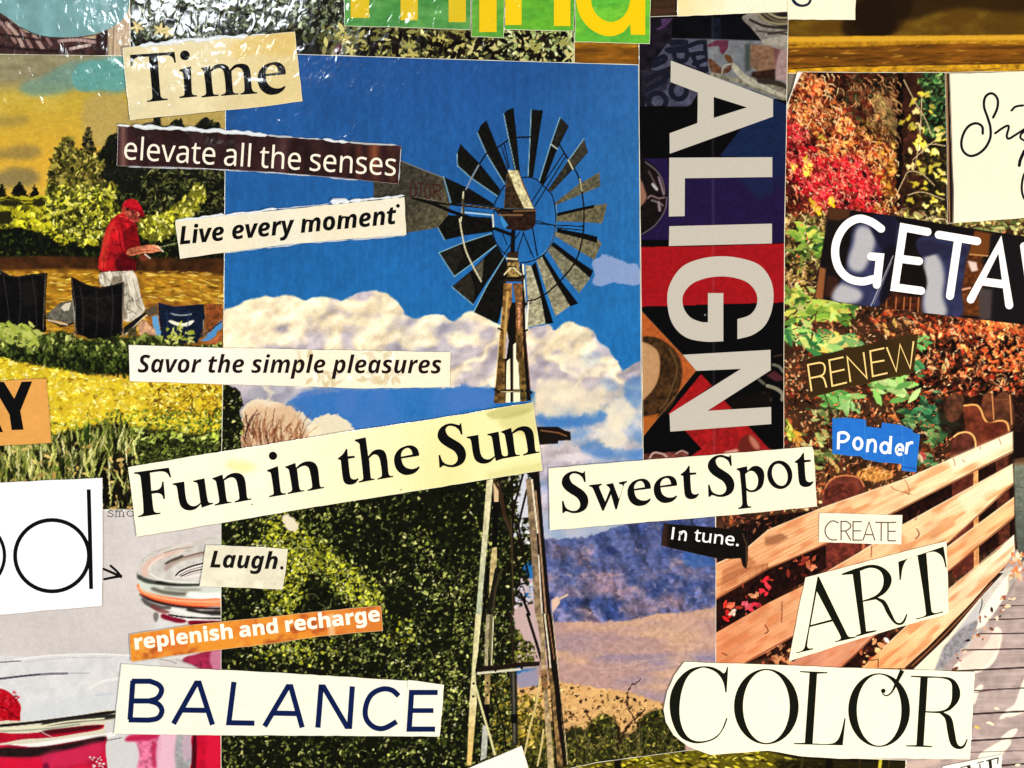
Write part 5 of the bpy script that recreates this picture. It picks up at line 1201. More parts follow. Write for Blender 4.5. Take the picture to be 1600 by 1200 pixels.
# ------------------------------------------------------------------ the autumn boardwalk picture (right)
AO = [(1246, 112), (1340, 113), (1480, 113), (1614, 111), (1614, 1212), (1090, 1212), (1118, 1040), (1118, 812), (1119, 700), (1222, 700), (1224, 300), (1227, 170), (1238, 140)]
def paint_autumn():
    p = Pic(1086, 108, 1618, 1216, 41, (52, 34, 22), 'leaf_litter')
    X, Y = p.X, p.Y
    r = p.r
    def F(s): return pts(s, 4, 1200, 600)
    def FP(s, **k): return path(s, 4, 1200, 600, **k)
    def Z(s): return pts(s, 4, 1200, 900)
    n = p.noise(40, oct=3)
    p.img *= (0.8 + 0.5 * n)[..., None]
    # leaf litter everywhere on the slope
    p.leaves(5200, (1118, 440, 1612, 1050), lambda x, y: 1, [(96, 46, 26), (126, 66, 38), (64, 36, 24), (30, 18, 12), (150, 92, 56), (20, 13, 9), (112, 40, 26), (44, 26, 16)], (2, 7), 0.4, None, .2)
    p.leaves(1600, (1118, 440, 1612, 800), lambda x, y: 1, [(196, 140, 90), (176, 106, 62), (214, 176, 130), (156, 76, 46), (190, 120, 84)], (1.3, 4.5), 0.4, None, .15)
    p.leaves(1500, (1420, 490, 1612, 640), lambda x, y: 0.9, [(176, 70, 40), (206, 96, 56), (140, 48, 30), (60, 24, 16), (226, 140, 90), (40, 18, 12)], (2, 6), 0.4, (0.8, 0.7), .15)
    p.leaves(700, (1500, 490, 1612, 580), lambda x, y: (x - 1480) / 130, [(230, 120, 60), (214, 90, 50), (240, 160, 96)], (2, 7), 0.35, (0.8, 0.5), .12)
    p.leaves(900, (1420, 530, 1600, 690), lambda x, y: 0.8, [(16, 10, 8), (28, 16, 12)], (2, 8), 0.4, None, .1)
    # ---- undergrowth with twigs on the left
    p.leaves(900, (1222, 300, 1300, 480), lambda x, y: 1, [(30, 20, 12), (54, 38, 20), (96, 76, 40), (18, 14, 8)], (2, 8), 0.35, None, .2)
    p.leaves(420, (1222, 300, 1300, 480), lambda x, y: 1, [(150, 130, 70), (120, 104, 50), (176, 150, 90), (90, 110, 50)], (1.5, 6), 0.3, None, .2)
    for i in range(70):
        x, y = r.uniform(1224, 1300), r.uniform(290, 480); a = r.uniform(0.3, 1.4) if i % 2 else r.uniform(1.8, 2.8); l = r.uniform(8, 26)
        p.line([(x, y), (x + l*math.cos(a)*.5 + r.normal(0, 2), y + l*math.sin(a)*.5), (x + l*math.cos(a), y + l*math.sin(a))], (1.5, 0.9), [(206, 170, 120), (226, 200, 160), (150, 112, 70)][i % 3])
    # ---- red and orange maple
    mp_ = path('1222,112 1400,112 1408,200 1404,300 1402,360 1300,345 1290,330 1222,325')
    mask = p.cover(mp_, 2)
    p.poly(mp_, (86, 36, 24), 'maple', 1, 1.5)
    diag = (X - 1230) * 0.62 + (Y - 113)      # colour bands run down to the right
    red = np.clip((X - 1215) / 40, 0, 1) * 0 + p.blur(p.cover(path('1224,180 1250,190 1262,220 1290,250 1330,240 1370,280 1380,330 1340,345 1290,330 1260,310 1232,260')), 12)
    org = p.blur(p.cover(path('1236,130 1280,122 1310,170 1340,200 1372,226 1380,270 1350,262 1310,240 1270,210 1240,180')), 10)
    yel = p.blur(p.cover(path('1340,200 1372,195 1400,230 1402,330 1370,330 1378,270')), 10)
    drk = p.blur(p.cover(path('1320,120 1400,112 1404,220 1370,215 1335,190 1310,150')), 8)
    fm = p.field(mask)
    def pick(x, y, i):
        a, b, c, d = p.at(red, x, y), p.at(org, x, y), p.at(yel, x, y), p.at(drk, x, y)
        k = i % 100 / 100.0 * (a + b + c + d * 0.8 + 0.25)
        j = i // 100
        if k < a: return [(186, 20, 36), (200, 34, 50), (150, 12, 26), (214, 80, 80), (104, 12, 20), (196, 50, 44)][j % 6]
        if k < a + b: return [(226, 126, 66), (206, 92, 50), (238, 158, 92), (176, 66, 38), (222, 140, 70), (120, 46, 28)][j % 6]
        if k < a + b + c: return [(190, 140, 50), (150, 104, 40), (214, 170, 80), (96, 60, 26), (206, 120, 56)][j % 5]
        if k < a + b + c + d * 0.8: return [(40, 30, 18), (70, 50, 30), (54, 62, 36), (110, 70, 44), (24, 20, 12)][j % 5]
        return [(60, 24, 18), (130, 60, 40), (36, 18, 14)][j % 3]
    p.leaves(4200, (1222, 112, 1408, 350), fm, pick, (2, 8), 0.33, (0.75, 0.55), .12, 1, 'maple')
    p.leaves(900, (1222, 112, 1408, 350), fm, [(40, 14, 12), (66, 22, 16), (30, 14, 10)], (1.5, 6), 0.25, (0.8, 0.4), .1, 0.85)
    p.leaves(800, (1228, 118, 1390, 330), p.field(np.clip(red + org, 0, 1) * mask), lambda x, y, i: (226, 96, 92) if p.at(red, x, y) > 0.55 else (244, 180, 112), (1.3, 4.5), 0.3, (0.75, 0.5), .08, 0.85)
    p.leaves(40, (1360, 140, 1402, 210), lambda x, y: 1, [(206, 170, 110), (176, 140, 84)], (4, 12), 0.25, (0.95, 0.3), .1, .8)
    p.poly(path('1362,150 1376,146 1398,180 1402,200 1394,206 1376,182'), (190, 160, 100), blur=2, alpha=0.7, tex=0.4)
    for x, y in ((1258, 248), (1266, 256), (1262, 270), (1236, 260), (1284, 215)):
        for i in range(3): p.leaf(x + r.normal(0, 4), y + r.normal(0, 4), r.uniform(5, 9), 2.6, r.uniform(0, 3), np.array((236, 200, 76), np.float32))
    for x, y in ((1270, 320), (1278, 328), (1300, 318)): p.leaf(x, y, 11, 5, 1.3, np.array((226, 184, 40), np.float32))
    # ---- trunk and vine
    p.poly('1404,112 1446,112 1442,240 1444,360 1398,362 1402,240', (54, 30, 22), 'tree_trunk', tex=0.5, texsize=7); p.poly('1403,112 1411,112 1410,240 1404,340 1400,330', (18, 10, 8))
    p.poly('1446,112 1482,112 1480,360 1440,362 1444,240', (30, 26, 16), 'vine', tex=0.5)
    p.leaves(420, (1434, 112, 1482, 215), lambda x, y: min(1, (x - 1430) / 20), [(52, 92, 54), (36, 70, 44), (84, 116, 66), (24, 40, 26), (120, 140, 80)], (2, 6), 0.4, None, .2, 1, 'vine')
    p.leaves(360, (1412, 240, 1482, 360), lambda x, y: 0.8, [(46, 30, 18), (70, 56, 28), (28, 20, 12), (96, 84, 40)], (2, 7), 0.4, None, .2)
    yl = [(214, 190, 70), (236, 216, 110), (190, 170, 60), (170, 160, 70), (226, 200, 130)]
    for x, y in ((1416, 185), (1424, 195), (1430, 175), (1434, 215), (1424, 160), (1445, 145), (1455, 170), (1470, 205), (1466, 215), (1474, 212), (1440, 200), (1432, 225), (1428, 232), (1445, 228), (1436, 260), (1450, 238), (1460, 236), (1424, 258), (1440, 270), (1455, 262), (1462, 255), (1430, 285), (1444, 290), (1468, 280), (1475, 268), (1425, 310), (1460, 310), (1470, 305), (1448, 318), (1475, 325), (1420, 335), (1463, 345), (1478, 285)):
        for i in range(2): p.leaf(x + r.normal(0, 3), y + r.normal(0, 3), r.uniform(4, 9), r.uniform(2, 4), r.uniform(0, 3.1), np.array(yl[r.integers(0, 5)], np.float32), 1, p.id('vine'))
    # twiggy strip under the trunk and the cream card
    p.leaves(500, (1390, 330, 1612, 375), lambda x, y: 1, [(150, 140, 84), (96, 90, 50), (196, 176, 110), (50, 40, 24), (70, 76, 40)], (2, 8), 0.3, (0.5, 0.6), .2)
    for i in range(30):
        x, y = r.uniform(1390, 1480), r.uniform(325, 360); a = r.normal(0.4, 0.5)
        p.line([(x, y), (x + 16*math.cos(a), y + 16*math.sin(a))], 1.2, (206, 180, 140))
    big = p.noise(26, oct=3); bigb = p.noise(60, oct=2)
    p.img *= np.clip(1 + mask * (np.clip(0.35 + 1.35 * big, 0.4, 1.35) - 1), 0.3, 1.4)[..., None]
    p.img *= (1 + (1 - mask) * (np.clip(0.45 + 1.55 * (0.6 * big + 0.4 * bigb), 0.5, 1.6) - 1))[..., None]
    p.warp(1.8, 6)
    # ---- green maple leaves
    def sprig(cx, cy, nn, sx, sy, cols, size, ang, lab='green_shrub'):
        lid = p.id(lab)
        for i in range(nn):
            c = np.array(cols[r.integers(0, len(cols))], np.float32) * r.uniform(0.85, 1.12)
            s = r.uniform(*size)
            p.leaf(cx + r.normal(0, sx), cy + r.normal(0, sy), s, s * 0.33, r.normal(ang, 0.45), np.clip(c, 0, 255), 1, lid)
    gr1 = [(124, 156, 62), (94, 130, 56), (160, 182, 80), (206, 204, 96), (56, 90, 44), (180, 200, 110)]
    for a in ((1262, 366, 26, 12, 8, gr1, (7, 15), 0.3), (1275, 380, 16, 9, 7, gr1, (6, 12), -0.5), (1250, 398, 14, 10, 8, [(70, 90, 40), (110, 120, 60), (40, 60, 26)], (5, 11), 0.6), (1246, 465, 20, 9, 8, gr1, (7, 14), 0.7), (1290, 480, 34, 22, 7, gr1, (8, 17), 0.25), (1318, 490, 16, 9, 8, gr1, (6, 14), 0.9), (1255, 492, 24, 12, 8, gr1, (7, 16), -0.4), (1250, 522, 24, 12, 7, [(70, 130, 76), (120, 170, 90), (176, 196, 110)], (8, 15), 0.5),
              (1290, 530, 40, 20, 8, [(96, 160, 90), (150, 190, 96), (226, 200, 96), (196, 206, 116), (60, 120, 66)], (9, 18), 0.35), (1320, 535, 20, 14, 6, [(96, 150, 96), (150, 190, 110), (220, 206, 120)], (9, 18), 0.1), (1440, 537, 10, 6, 5, [(96, 170, 96), (130, 196, 110)], (7, 13), 0.2), (1434, 575, 10, 5, 8, [(84, 150, 100), (60, 116, 70)], (6, 12), 0.8),
              (1310, 622, 26, 15, 7, [(116, 172, 92), (84, 140, 70), (150, 200, 116)], (8, 17), 0.1), (1390, 606, 34, 18, 9, [(116, 172, 92), (146, 200, 106), (80, 134, 66), (176, 206, 130)], (8, 17), 0.2), (1330, 636, 14, 10, 5, [(150, 190, 120), (84, 130, 76)], (5, 10), 1.2), (1290, 650, 20, 12, 8, [(110, 130, 76), (160, 170, 110), (60, 80, 44)], (4, 10), 0.4), (1280, 690, 30, 12, 18, [(110, 130, 70), (176, 176, 110), (64, 84, 44), (206, 200, 130)], (4, 11), 0.6),
              (1290, 715, 22, 10, 10, [(96, 110, 60), (150, 156, 90), (50, 64, 34)], (4, 10), 0.4), (1430, 655, 30, 14, 8, [(60, 110, 70), (96, 140, 84), (40, 76, 50), (140, 170, 110)], (5, 12), 0.3), (1460, 645, 26, 12, 10, [(60, 120, 80), (84, 146, 100), (40, 80, 56)], (6, 13), 0.5), (1475, 662, 20, 10, 8, [(60, 110, 74), (84, 140, 96), (36, 70, 46)], (6, 12), 0.4), (1464, 685, 18, 10, 8, [(70, 110, 66), (110, 140, 84)], (5, 11), 0.3), (1446, 722, 16, 12, 6, [(60, 100, 66), (90, 130, 84)], (5, 11), 0.2), (1488, 760, 8, 6, 3, [(60, 110, 66), (84, 140, 84)], (5, 10), 0.2), (1234, 672, 8, 4, 8, [(150, 170, 60), (196, 196, 90)], (7, 12), 1.2), (1247, 690, 6, 4, 6, [(206, 150, 60), (190, 130, 56)], (6, 10), 1.0)):
        sprig(*a)
    sprig(1570, 358, 20, 22, 5, [(140, 150, 90), (176, 176, 116), (90, 100, 56)], (5, 10), 0.4)
    for x, y, a, c in ((1382, 510, 1.2, (226, 160, 90)), (1372, 508, .6, (196, 130, 80)), (1398, 505, 1.3, (216, 170, 96)), (1418, 504, .6, (206, 150, 90)), (1386, 518, 1.1, (236, 190, 110)), (1365, 500, .5, (190, 90, 60)), (1388, 488, .4, (200, 110, 70)), (1480, 566, 1.3, (226, 196, 140)), (1456, 575, .2, (226, 180, 130)), (1475, 575, 1.4, (216, 180, 110)), (1394, 650, .1, (214, 130, 60)), (1400, 655, .6, (190, 110, 60)), (1300, 722, .9, (214, 170, 110)), (1308, 732, 1.2, (206, 160, 90)), (1442, 712, 1.2, (190, 70, 70)), (1438, 716, 1, (210, 180, 150)), (1356, 735, .5, (216, 176, 110)), (1372, 735, .8, (206, 120, 66)), (1380, 742, .2, (220, 170, 110))):
        p.leaf(x, y, 8, 3.4, a, np.array(c, np.float32)); p.leaf(x - 1, y + 2, 5, 1.4, a + .3, np.array(c, np.float32) * 0.7)
    for q in ('1268,530 1274,500 1276,486', '1228,576 1244,552 1252,540', '1290,506 1312,514 1330,512', '1285,600 1300,660 1296,690', '1340,500 1380,512 1420,525', '1400,522 1430,512 1448,516'):
        p.line(path(q, closed=False), (2.4, 1.2), (196, 160, 116) if len(q) % 2 else (60, 34, 20))
    p.poly(path('1338,742 1352,730 1372,730 1392,740 1386,750 1360,752'), (190, 130, 70), tex=0.6, texsize=3, blur=1)
    p.warp(0.8, 5)
    for q in ('1412,125 1430,160 1445,185 1456,212', '1426,250 1450,228 1480,205', '1398,310 1412,280 1420,268 1440,272 1460,290', '1418,305 1440,300 1475,312', '1440,240 1450,226 1476,228', '1440,150 1438,200 1430,262'):
        p.line(path(q, closed=False), 1.3, (190, 164, 124))
    for i in range(650):
        x, y = r.uniform(1226, 1404), r.uniform(114, 336)
        if p.at(mask, x, y) < 0.5: continue
        a = r.normal(0.9, 0.5); l = r.uniform(4, 13)
        if p.at(red, x, y) > 0.5: c = [(226, 90, 84), (216, 40, 56), (240, 150, 120), (110, 12, 20)][i % 4]
        elif p.at(drk, x, y) > 0.5: c = [(150, 110, 76), (90, 70, 44), (40, 28, 18), (190, 140, 96)][i % 4]
        else: c = [(244, 180, 120), (236, 150, 96), (250, 206, 150), (120, 46, 30)][i % 4]
        p.line([(x, y), (x + l*.5*math.cos(a) + r.normal(0, 1), y + l*.5*math.sin(a)), (x + l*math.cos(a + .3), y + l*math.sin(a + .3))], (1.9, 0.9), c, alpha=0.85)
    for i in range(420):
        x, y = r.uniform(1224, 1610), r.uniform(430, 800); a = r.normal(0.6, 0.9); l = r.uniform(5, 16)
        p.line([(x, y), (x + l*.5*math.cos(a) + r.normal(0, 1.5), y + l*.5*math.sin(a)), (x + l*math.cos(a + .4), y + l*math.sin(a + .4))], (1.6, 0.9), [(196, 150, 106), (226, 190, 146), (120, 76, 50), (24, 14, 10)][i % 4], alpha=0.8)
    p.leaves(420, (1222, 112, 1400, 330), p.field(np.clip(red + org, 0, 1) * mask), [(250, 190, 150), (244, 150, 130), (250, 206, 150)], (1.2, 3.6), 0.35, (0.75, 0.6), .06, 0.9)
    p.leaves(1300, (1222, 330, 1612, 800), lambda x, y: 0.65, [(226, 160, 106), (236, 196, 150), (206, 110, 70), (226, 120, 76)], (1.2, 3.8), 0.4, None, .08, .9)
    # ---- far posts, then the fence
    dkr = (74, 34, 26)
    p.poly(F('1050,120 1150,60 1230,90 1340,60 1440,110 1600,60 1700,60 1700,500 1500,500 1320,340 1200,330 1080,300'), (34, 20, 14), blur=4, alpha=0.8)
    def post(s, c, lab='fence/post', t=0.35, rim=(206, 140, 84)):
        q = FP(s)
        p.poly(q, c, lab, 1, 0.5, t, 9)
        return q
    post('1340,230 1340,90 1360,58 1390,54 1410,80 1412,240', (104, 60, 40), 'fence/post#5'); post('1424,260 1424,80 1450,55 1490,52 1520,80 1526,280', (96, 58, 40), 'fence/post#6')
    p.line(F('1400,70 1410,220'), 2, (196, 130, 84)); p.line(F('1510,70 1522,250'), 2, (190, 130, 84)); p.line(F('1425,100 1500,95'), 2, (120, 76, 52))
    post('1100,160 1120,80 1170,60 1215,75 1225,130 1215,180 1140,240', (92, 58, 42), 'fence/post#4', 0.5)
    post('1225,135 1300,132 1325,160 1345,210 1375,240 1440,228 1485,236 1505,290 1520,330 1500,420 1400,480 1290,420 1240,310 1225,200', (112, 56, 38), 'fence/post#3')
    p.line(FP('1225,135 1300,132 1328,160 1348,212 1378,244 1440,230 1488,240 1505,290', closed=False), 2.6, (226, 160, 96)); p.poly(F('1345,240 1470,240 1490,330 1380,350 1350,330'), (96, 44, 30), blur=2, tex=0.3)
    post('1160,330 1190,308 1250,302 1290,330 1304,390 1306,1100 1150,1100 1146,420', (96, 50, 38), 'fence/post#2'); p.line(FP('1160,330 1195,307 1250,303 1285,330 1298,390 1300,700', closed=False), 2.4, (236, 176, 110)); p.poly(F('1280,560 1310,545 1316,1100 1286,1100'), (206, 140, 90), tex=0.3)
    post('340,800 342,680 380,610 440,575 510,572 570,590 604,650 606,1500 360,1500', (116, 60, 46), 'fence/post#1'); p.line(FP('342,690 380,612 440,577 510,573 570,590 600,640', closed=False), 2, (196, 120, 80))
    p.poly(F('350,660 420,620 520,620 600,680 600,780 350,800'), (96, 46, 36), blur=3, tex=0.4)
    # dark earth and gaps under the rails
    p.poly('1120,830 1200,806 1290,796 1290,800 1200,840 1165,862 1120,880', (28, 16, 12), tex=0.6, texsize=5)
    p.leaves(120, (1122, 805, 1280, 850), lambda x, y: 1 if y < 848 - (x - 1160) * 0.3 else 0, [(120, 66, 50), (70, 36, 30), (150, 96, 70), (40, 24, 18)], (2, 7), 0.35, None, .2)
    def gap(s):
        q = FP(s); p.poly(q, (36, 16, 12), None, 1, 0.6, 0.6, 6)
        return q
    gp = gap('-330,1500 -330,1330 0,1160 320,1005 480,950 800,800 1000,690 1560,420 1560,520 840,880 350,1160 0,1370 -330,1560')
    p.leaves(260, (1120, 870, 1600, 990), p.field(p.cover(gp)), [(120, 44, 34), (70, 26, 20), (20, 10, 8), (150, 70, 50), (46, 22, 16)], (2, 8), 0.4, None, .2)
    for x, y, c in ((1132, 952, (226, 60, 50)), (1140, 946, (236, 110, 80)), (1136, 962, (196, 40, 40)), (1146, 958, (240, 200, 180)), (1168, 950, (206, 60, 76)), (1165, 944, (226, 96, 110)), (1185, 945, (190, 50, 66)), (1178, 930, (226, 150, 110)), (1192, 925, (226, 50, 66)), (1198, 916, (236, 70, 84)), (1196, 908, (206, 40, 56)), (1262, 880, (190, 96, 66)), (1268, 886, (220, 130, 96)), (1256, 876, (140, 50, 40))):
        for i in range(3): p.leaf(x + r.normal(0, 3), y + r.normal(0, 3), r.uniform(4, 8), 2.8, r.uniform(0, 3.1), np.array(c, np.float32) * r.uniform(.8, 1.1))
    gap('-330,1760 0,1670 160,1570 560,1400 1130,1185 1140,985 1560,620 1560,720 1130,1000 800,1250 200,1640 -330,1780')
    gap('300,1780 470,1760 640,1600 860,1520 1130,1180 1560,820 1560,930 1120,1195 600,1770')
    p.leaves(60, (1345, 990, 1400, 1040), lambda x, y: 1, [(196, 110, 70), (120, 60, 40), (226, 160, 110), (60, 26, 18)], (3, 8), 0.5, None, .2); p.leaf(1385, 1000, 6, 3, .8, np.array((240, 236, 230), np.float32))
    p.leaves(40, (1200, 1008, 1236, 1038), lambda x, y: 1, [(150, 90, 60), (60, 30, 20), (190, 130, 90)], (3, 8), 0.5, None, .2)
    p.poly(F('360,1000 600,920 606,1150 365,1200'), (104, 48, 38), 'fence/post#1', tex=0.35, texsize=6); p.poly(F('585,930 604,920 606,1060 588,1070'), (190, 110, 76), blur=1)
    p.poly(F('1150,560 1300,480 1306,1180 1150,1200'), (92, 44, 34), 'fence/post#2', tex=0.35, texsize=6); p.poly(F('1282,490 1312,478 1318,1180 1286,1180'), (216, 150, 98), tex=0.25)
    p.poly(F('1420,420 1500,380 1510,1000 1440,1000'), (84, 44, 32), 'fence/post#3', tex=0.4)
    # rails: warm timber with long grain
    def rail(lab, P, c1, c2, gx, seed):
        m = p.cover(P)
        (x0, y0), (x1, y1) = gx
        t = np.clip(((X-x0)*(x1-x0) + (Y-y0)*(y1-y0)) / ((x1-x0)**2 + (y1-y0)**2), 0, 1)
        a = math.atan2(y1-y0, x1-x0)
        u = (X-x0)*math.cos(a) + (Y-y0)*math.sin(a); v = -(X-x0)*math.sin(a) + (Y-y0)*math.cos(a)
        rr = np.random.default_rng(seed)
        g = rr.random((200, 40)).astype(np.float32)
        # grain stretched along the rail
        vi = np.clip((v + 120) / 1.6, 0, 197); ui = np.clip((u + 60) / 60, 0, 37)
        iv, iu = vi.astype(int), ui.astype(int); fv, fu = vi - iv, ui - iu
        gr = (g[iv, iu]*(1-fu) + g[iv, iu+1]*fu)*(1-fv) + (g[iv+1, iu]*(1-fu) + g[iv+1, iu+1]*fu)*fv
        c = np.array(c1, np.float32) + (np.array(c2, np.float32) - np.array(c1, np.float32)) * t[..., None]
        c = c * (0.93 + 0.12*gr)[..., None] * (0.9 + 0.2 * p.noise(34, oct=3))[..., None]
        bi, bj = np.clip((v + 120) / 7, 0, 37), np.clip((u + 60) / 26, 0, 37)
        jv, ju = bi.astype(int), bj.astype(int); hv, hu = bi - jv, bj - ju
        hv = hv*hv*(3-2*hv); hu = hu*hu*(3-2*hu)
        bn = (g[jv+50, ju]*(1-hu) + g[jv+50, ju+1]*hu)*(1-hv) + (g[jv+51, ju]*(1-hu) + g[jv+51, ju+1]*hu)*hv
        blot = np.clip((bn - 0.5) * 3, 0, 1)
        c = c + (np.array((186, 104, 60), np.float32) - c) * (blot * 0.45)[..., None]
        p.mix(m, c, lab)
    R1 = pts('1112,884 1160,862 1200,828 1285,793 1417,747 1582,675 1583,706 1397,801 1320,838 1200,889 1112,941')
    rail('fence/rail#1', R1, (226, 156, 112), (255, 228, 180), ((1120, 900), (1570, 690)), 1)
    p.poly(pts('1480,718 1582,675 1582,690 1490,735'), (255, 242, 206), blur=5, alpha=0.8); p.poly(F('1290,420 1530,315 1530,420 1300,520'), (255, 236, 196), blur=8, alpha=0.55)
    for i in range(7):
        o = i * 8.5 + r.uniform(-2, 2)
        p.line(path('%f,%f %f,%f %f,%f' % (1122, 884 + o*0.9, 1190 + i, 850 + o * 0.75, 1285, 806 + o*0.62), closed=False), 1.0, (150, 86, 54), alpha=0.4)
    p.poly(F('-20,960 80,930 130,960 60,1000 -20,1010'), (110, 66, 44), alpha=0.55, blur=3); p.poly(pts('1128,890 1170,868 1182,880 1150,905 1128,915'), (150, 88, 56), alpha=0.5, blur=3)
    for i in range(9): p.line(path('%f,%f %f,%f %f,%f' % (1125, 905 + i*3.4, 1150, 893 + i*3.2, 1200, 880 + i), closed=False), 1.0, (110, 60, 36), alpha=0.6)
    for q in ('1410,745 1418,758 1420,772 1414,768', '1484,712 1490,718 1492,728', '1503,718 1507,722', '1392,760 1398,765 1424,772', '1528,690 1532,702', '1560,684 1564,694'):
        p.line(path(q, closed=False), 1.7, (150, 92, 62), alpha=0.5)
    R2 = pts('1116,990 1200,942 1255,915 1345,862 1410,820 1582,725 1583,757 1480,850 1340,935 1240,994 1200,1018 1165,1036 1112,1044')
    rail('fence/rail#2', R2, (214, 138, 100), (255, 220, 170), ((1120, 1010), (1570, 740)), 2)
    for q in ('1432,826 1436,835 1430,842', '1195,976 1200,986 1195,990', '1222,940 1221,972', '1128,1020 1136,1024', '1362,846 1361,870', '1436,798 1430,812'):
        p.line(path(q, closed=False), 2.2, (120, 66, 46), alpha=0.55)
    p.poly(pts('1495,775 1582,728 1583,750 1510,800'), (255, 236, 200), blur=6, alpha=0.55)
    R3 = pts('1226,1042 1300,995 1345,965 1482,853 1584,777 1585,808 1482,893 1360,1000 1316,1042')
    rail('fence/rail#3', R3, (196, 128, 104), (246, 196, 142), ((1230, 1040), (1580, 790)), 3)
    R4 = pts('1346,1044 1380,1012 1417,977 1480,922 1555,862 1584,836 1586,866 1556,900 1512,947 1450,1010 1412,1044')
    rail('fence/rail#4', R4, (240, 166, 112), (255, 230, 194), ((1350, 1040), (1580, 850)), 4)
    p.line(pts('1372,1042 1372,1030 1360,1032'), 1.4, (60, 34, 26))
    p.poly(F('1530,290 1560,300 1560,1000 1536,900 1540,720 1532,500'), (40, 26, 18), alpha=.5, blur=1)
    for q in ('1582,705 1397,800 1320,837 1200,888 1112,940', '1582,756 1480,849 1340,934 1240,993 1165,1035', '1584,807 1482,892 1360,999 1316,1041'):
        p.line(q, 2.6, (112, 58, 36), alpha=0.65)
    for q in ('1112,884 1160,862 1200,828 1285,793 1417,747 1582,675', '1255,915 1345,862 1410,820 1582,725', '1300,995 1345,965 1482,853 1584,777', '1380,1012 1417,977 1480,922 1584,836'):
        p.line(q, 1.4, (255, 236, 200), alpha=0.6)
    # ---- boardwalk
    BW = 'boardwalk'
    deck = path('1562,900* 1585,860* 1614,850* 1614,1216* 1380,1216* 1420,1050 1450,1046 1480,1010 1530,960')
    p.poly(deck, (170, 152, 148), BW, tex=0.12, texsize=14)
    dm = p.cover(deck)
    st = p.noise(60, 5, 3)
    p.img *= (1 + dm * 0.22 * (st - 0.5))[..., None]
    p.mix(dm * np.clip((p.noise(70, oct=2) - 0.5) * 2.5, 0, 1) * 0.6, (186, 158, 150))
    lt = (255, 240, 216)
    for q in ('1516,1048 1545,1000 1560,980 1562,1012 1545,1042', '1490,1050 1510,1025 1540,1016 1530,1046', '1614,1046 1600,1060 1585,1100 1570,1112 1578,1120 1614,1100', '1523,1078 1535,1070 1528,1084 1520,1100', '1566,1116 1580,1112 1562,1124', '1562,1154 1588,1138 1580,1154 1570,1156', '1528,1184 1545,1168 1578,1156 1568,1176 1556,1184 1540,1190', '1600,1000 1614,990 1614,1006'):
        p.poly(path(q), lt, alpha=0.9, blur=1.2)
    p.poly(path('1500,1040 1520,1000 1558,985 1560,1010 1530,1046'), (220, 190, 176), alpha=0.6, blur=3)
    for y0, y1, w in ((950, 945, 1.6), (972, 966, 1.8), (994, 989, 2.0), (1020, 1013, 2.2), (1051, 1042, 2.8), (1083, 1074, 2.0), (1120, 1110, 3.0), (1162, 1151, 2.8), (1178, 1172, 1), (1205, 1192, 3)):
        p.line([(1440 if y0 > 1030 else 1618 - (y0 - 880) * 1.2, y0 + (0 if y0 > 1030 else -3)), (1618, y1)], w, (56, 38, 38))
    p.line('1524,1082 1562,1076', 1.5, (96, 70, 66))
    for x, y in ((1557, 1107), (1549, 1131), (1545, 1129), (1526, 1136), (1590, 1195)):
        p.leaf(x, y, 5, 2.2, r.uniform(-.5, .5), np.array((250, 226, 190) if y != 1136 else (226, 190, 90), np.float32))
    p.poly(path('1385,1215 1400,1196 1440,1188 1470,1186 1440,1200 1420,1215'), (196, 170, 160), blur=2)
    # kerb board
    p.poly(Z('640,700 900,585 1130,370 1330,130 1440,-20 1520,-60 1560,-40 1340,290 1330,330 1260,440 1190,470 1090,570 1060,640 900,700'), (196, 188, 178), 'kerb_board', tex=0.1, texsize=14)
    p.poly(Z('900,585 1130,370 1330,130 1345,140 1220,310 1090,450 1040,590'), (250, 226, 196), blur=3); p.poly(Z('1040,590 1100,440 1220,300 1300,270 1330,320 1230,440 1150,510 1090,575'), (140, 136, 140), blur=2, tex=0.2)
    p.poly(Z('1150,380 1330,140 1340,180 1310,270 1230,310'), (190, 186, 186), blur=2); p.line(path('1335,140 1335,180 1320,230', 4, 1200, 900, closed=False), 1.6, (90, 84, 84))
    p.poly(Z('1300,335 1330,230 1420,90 1500,-10 1590,-60 1520,60 1440,190 1350,310'), (255, 240, 214), 'kerb_board', blur=0.8); p.poly(Z('1500,0 1560,-40 1540,60 1500,130'), (130, 124, 120), blur=2, alpha=.7)
    p.poly(Z('850,590 1000,440 1140,300 1250,190 1380,40 1440,-20 1470,-20 1330,130 1130,370 900,590'), (54, 32, 22), tex=0.4); p.line(path('900,560 1050,420 1240,220 1400,40', 4, 1200, 900, closed=False), 2, (130, 84, 58))
    p.leaves(150, (1480, 930, 1590, 1050), lambda x, y: 1 if abs((1050 - y) - (x - 1478) * 1.22) < 16 + 4 else 0, [(206, 140, 96), (236, 186, 150), (160, 96, 66), (84, 56, 46), (240, 206, 170), (110, 70, 56)], (2.5, 6), 0.5, None, .15)
    # far walk, upper right
    far = F('1534,470 1620,440 1620,1200 1560,1040 1545,900 1540,700')
    p.poly(far, (118, 122, 108), 'far_path', blur=1.5, tex=0.15, grad=((84, 90, 84), 1595, 730, 1595, 860))
    for q in ('1535,640 1620,650', '1540,800 1620,790', '1545,880 1620,870', '1545,960 1620,960'):
        p.line(F(q), 2, (84, 84, 74), alpha=0.6)
    p.poly(F('1534,300 1700,280 1700,480 1534,490'), (26, 16, 12), blur=2); p.poly(F('1540,470 1640,450 1640,500 1540,510'), (120, 90, 60), blur=1.5, alpha=0.7)
    p.leaves(40, (1578, 865, 1614, 905), lambda x, y: 1, [(236, 170, 120), (206, 120, 80), (240, 206, 170)], (3, 7), 0.5, None, .1)
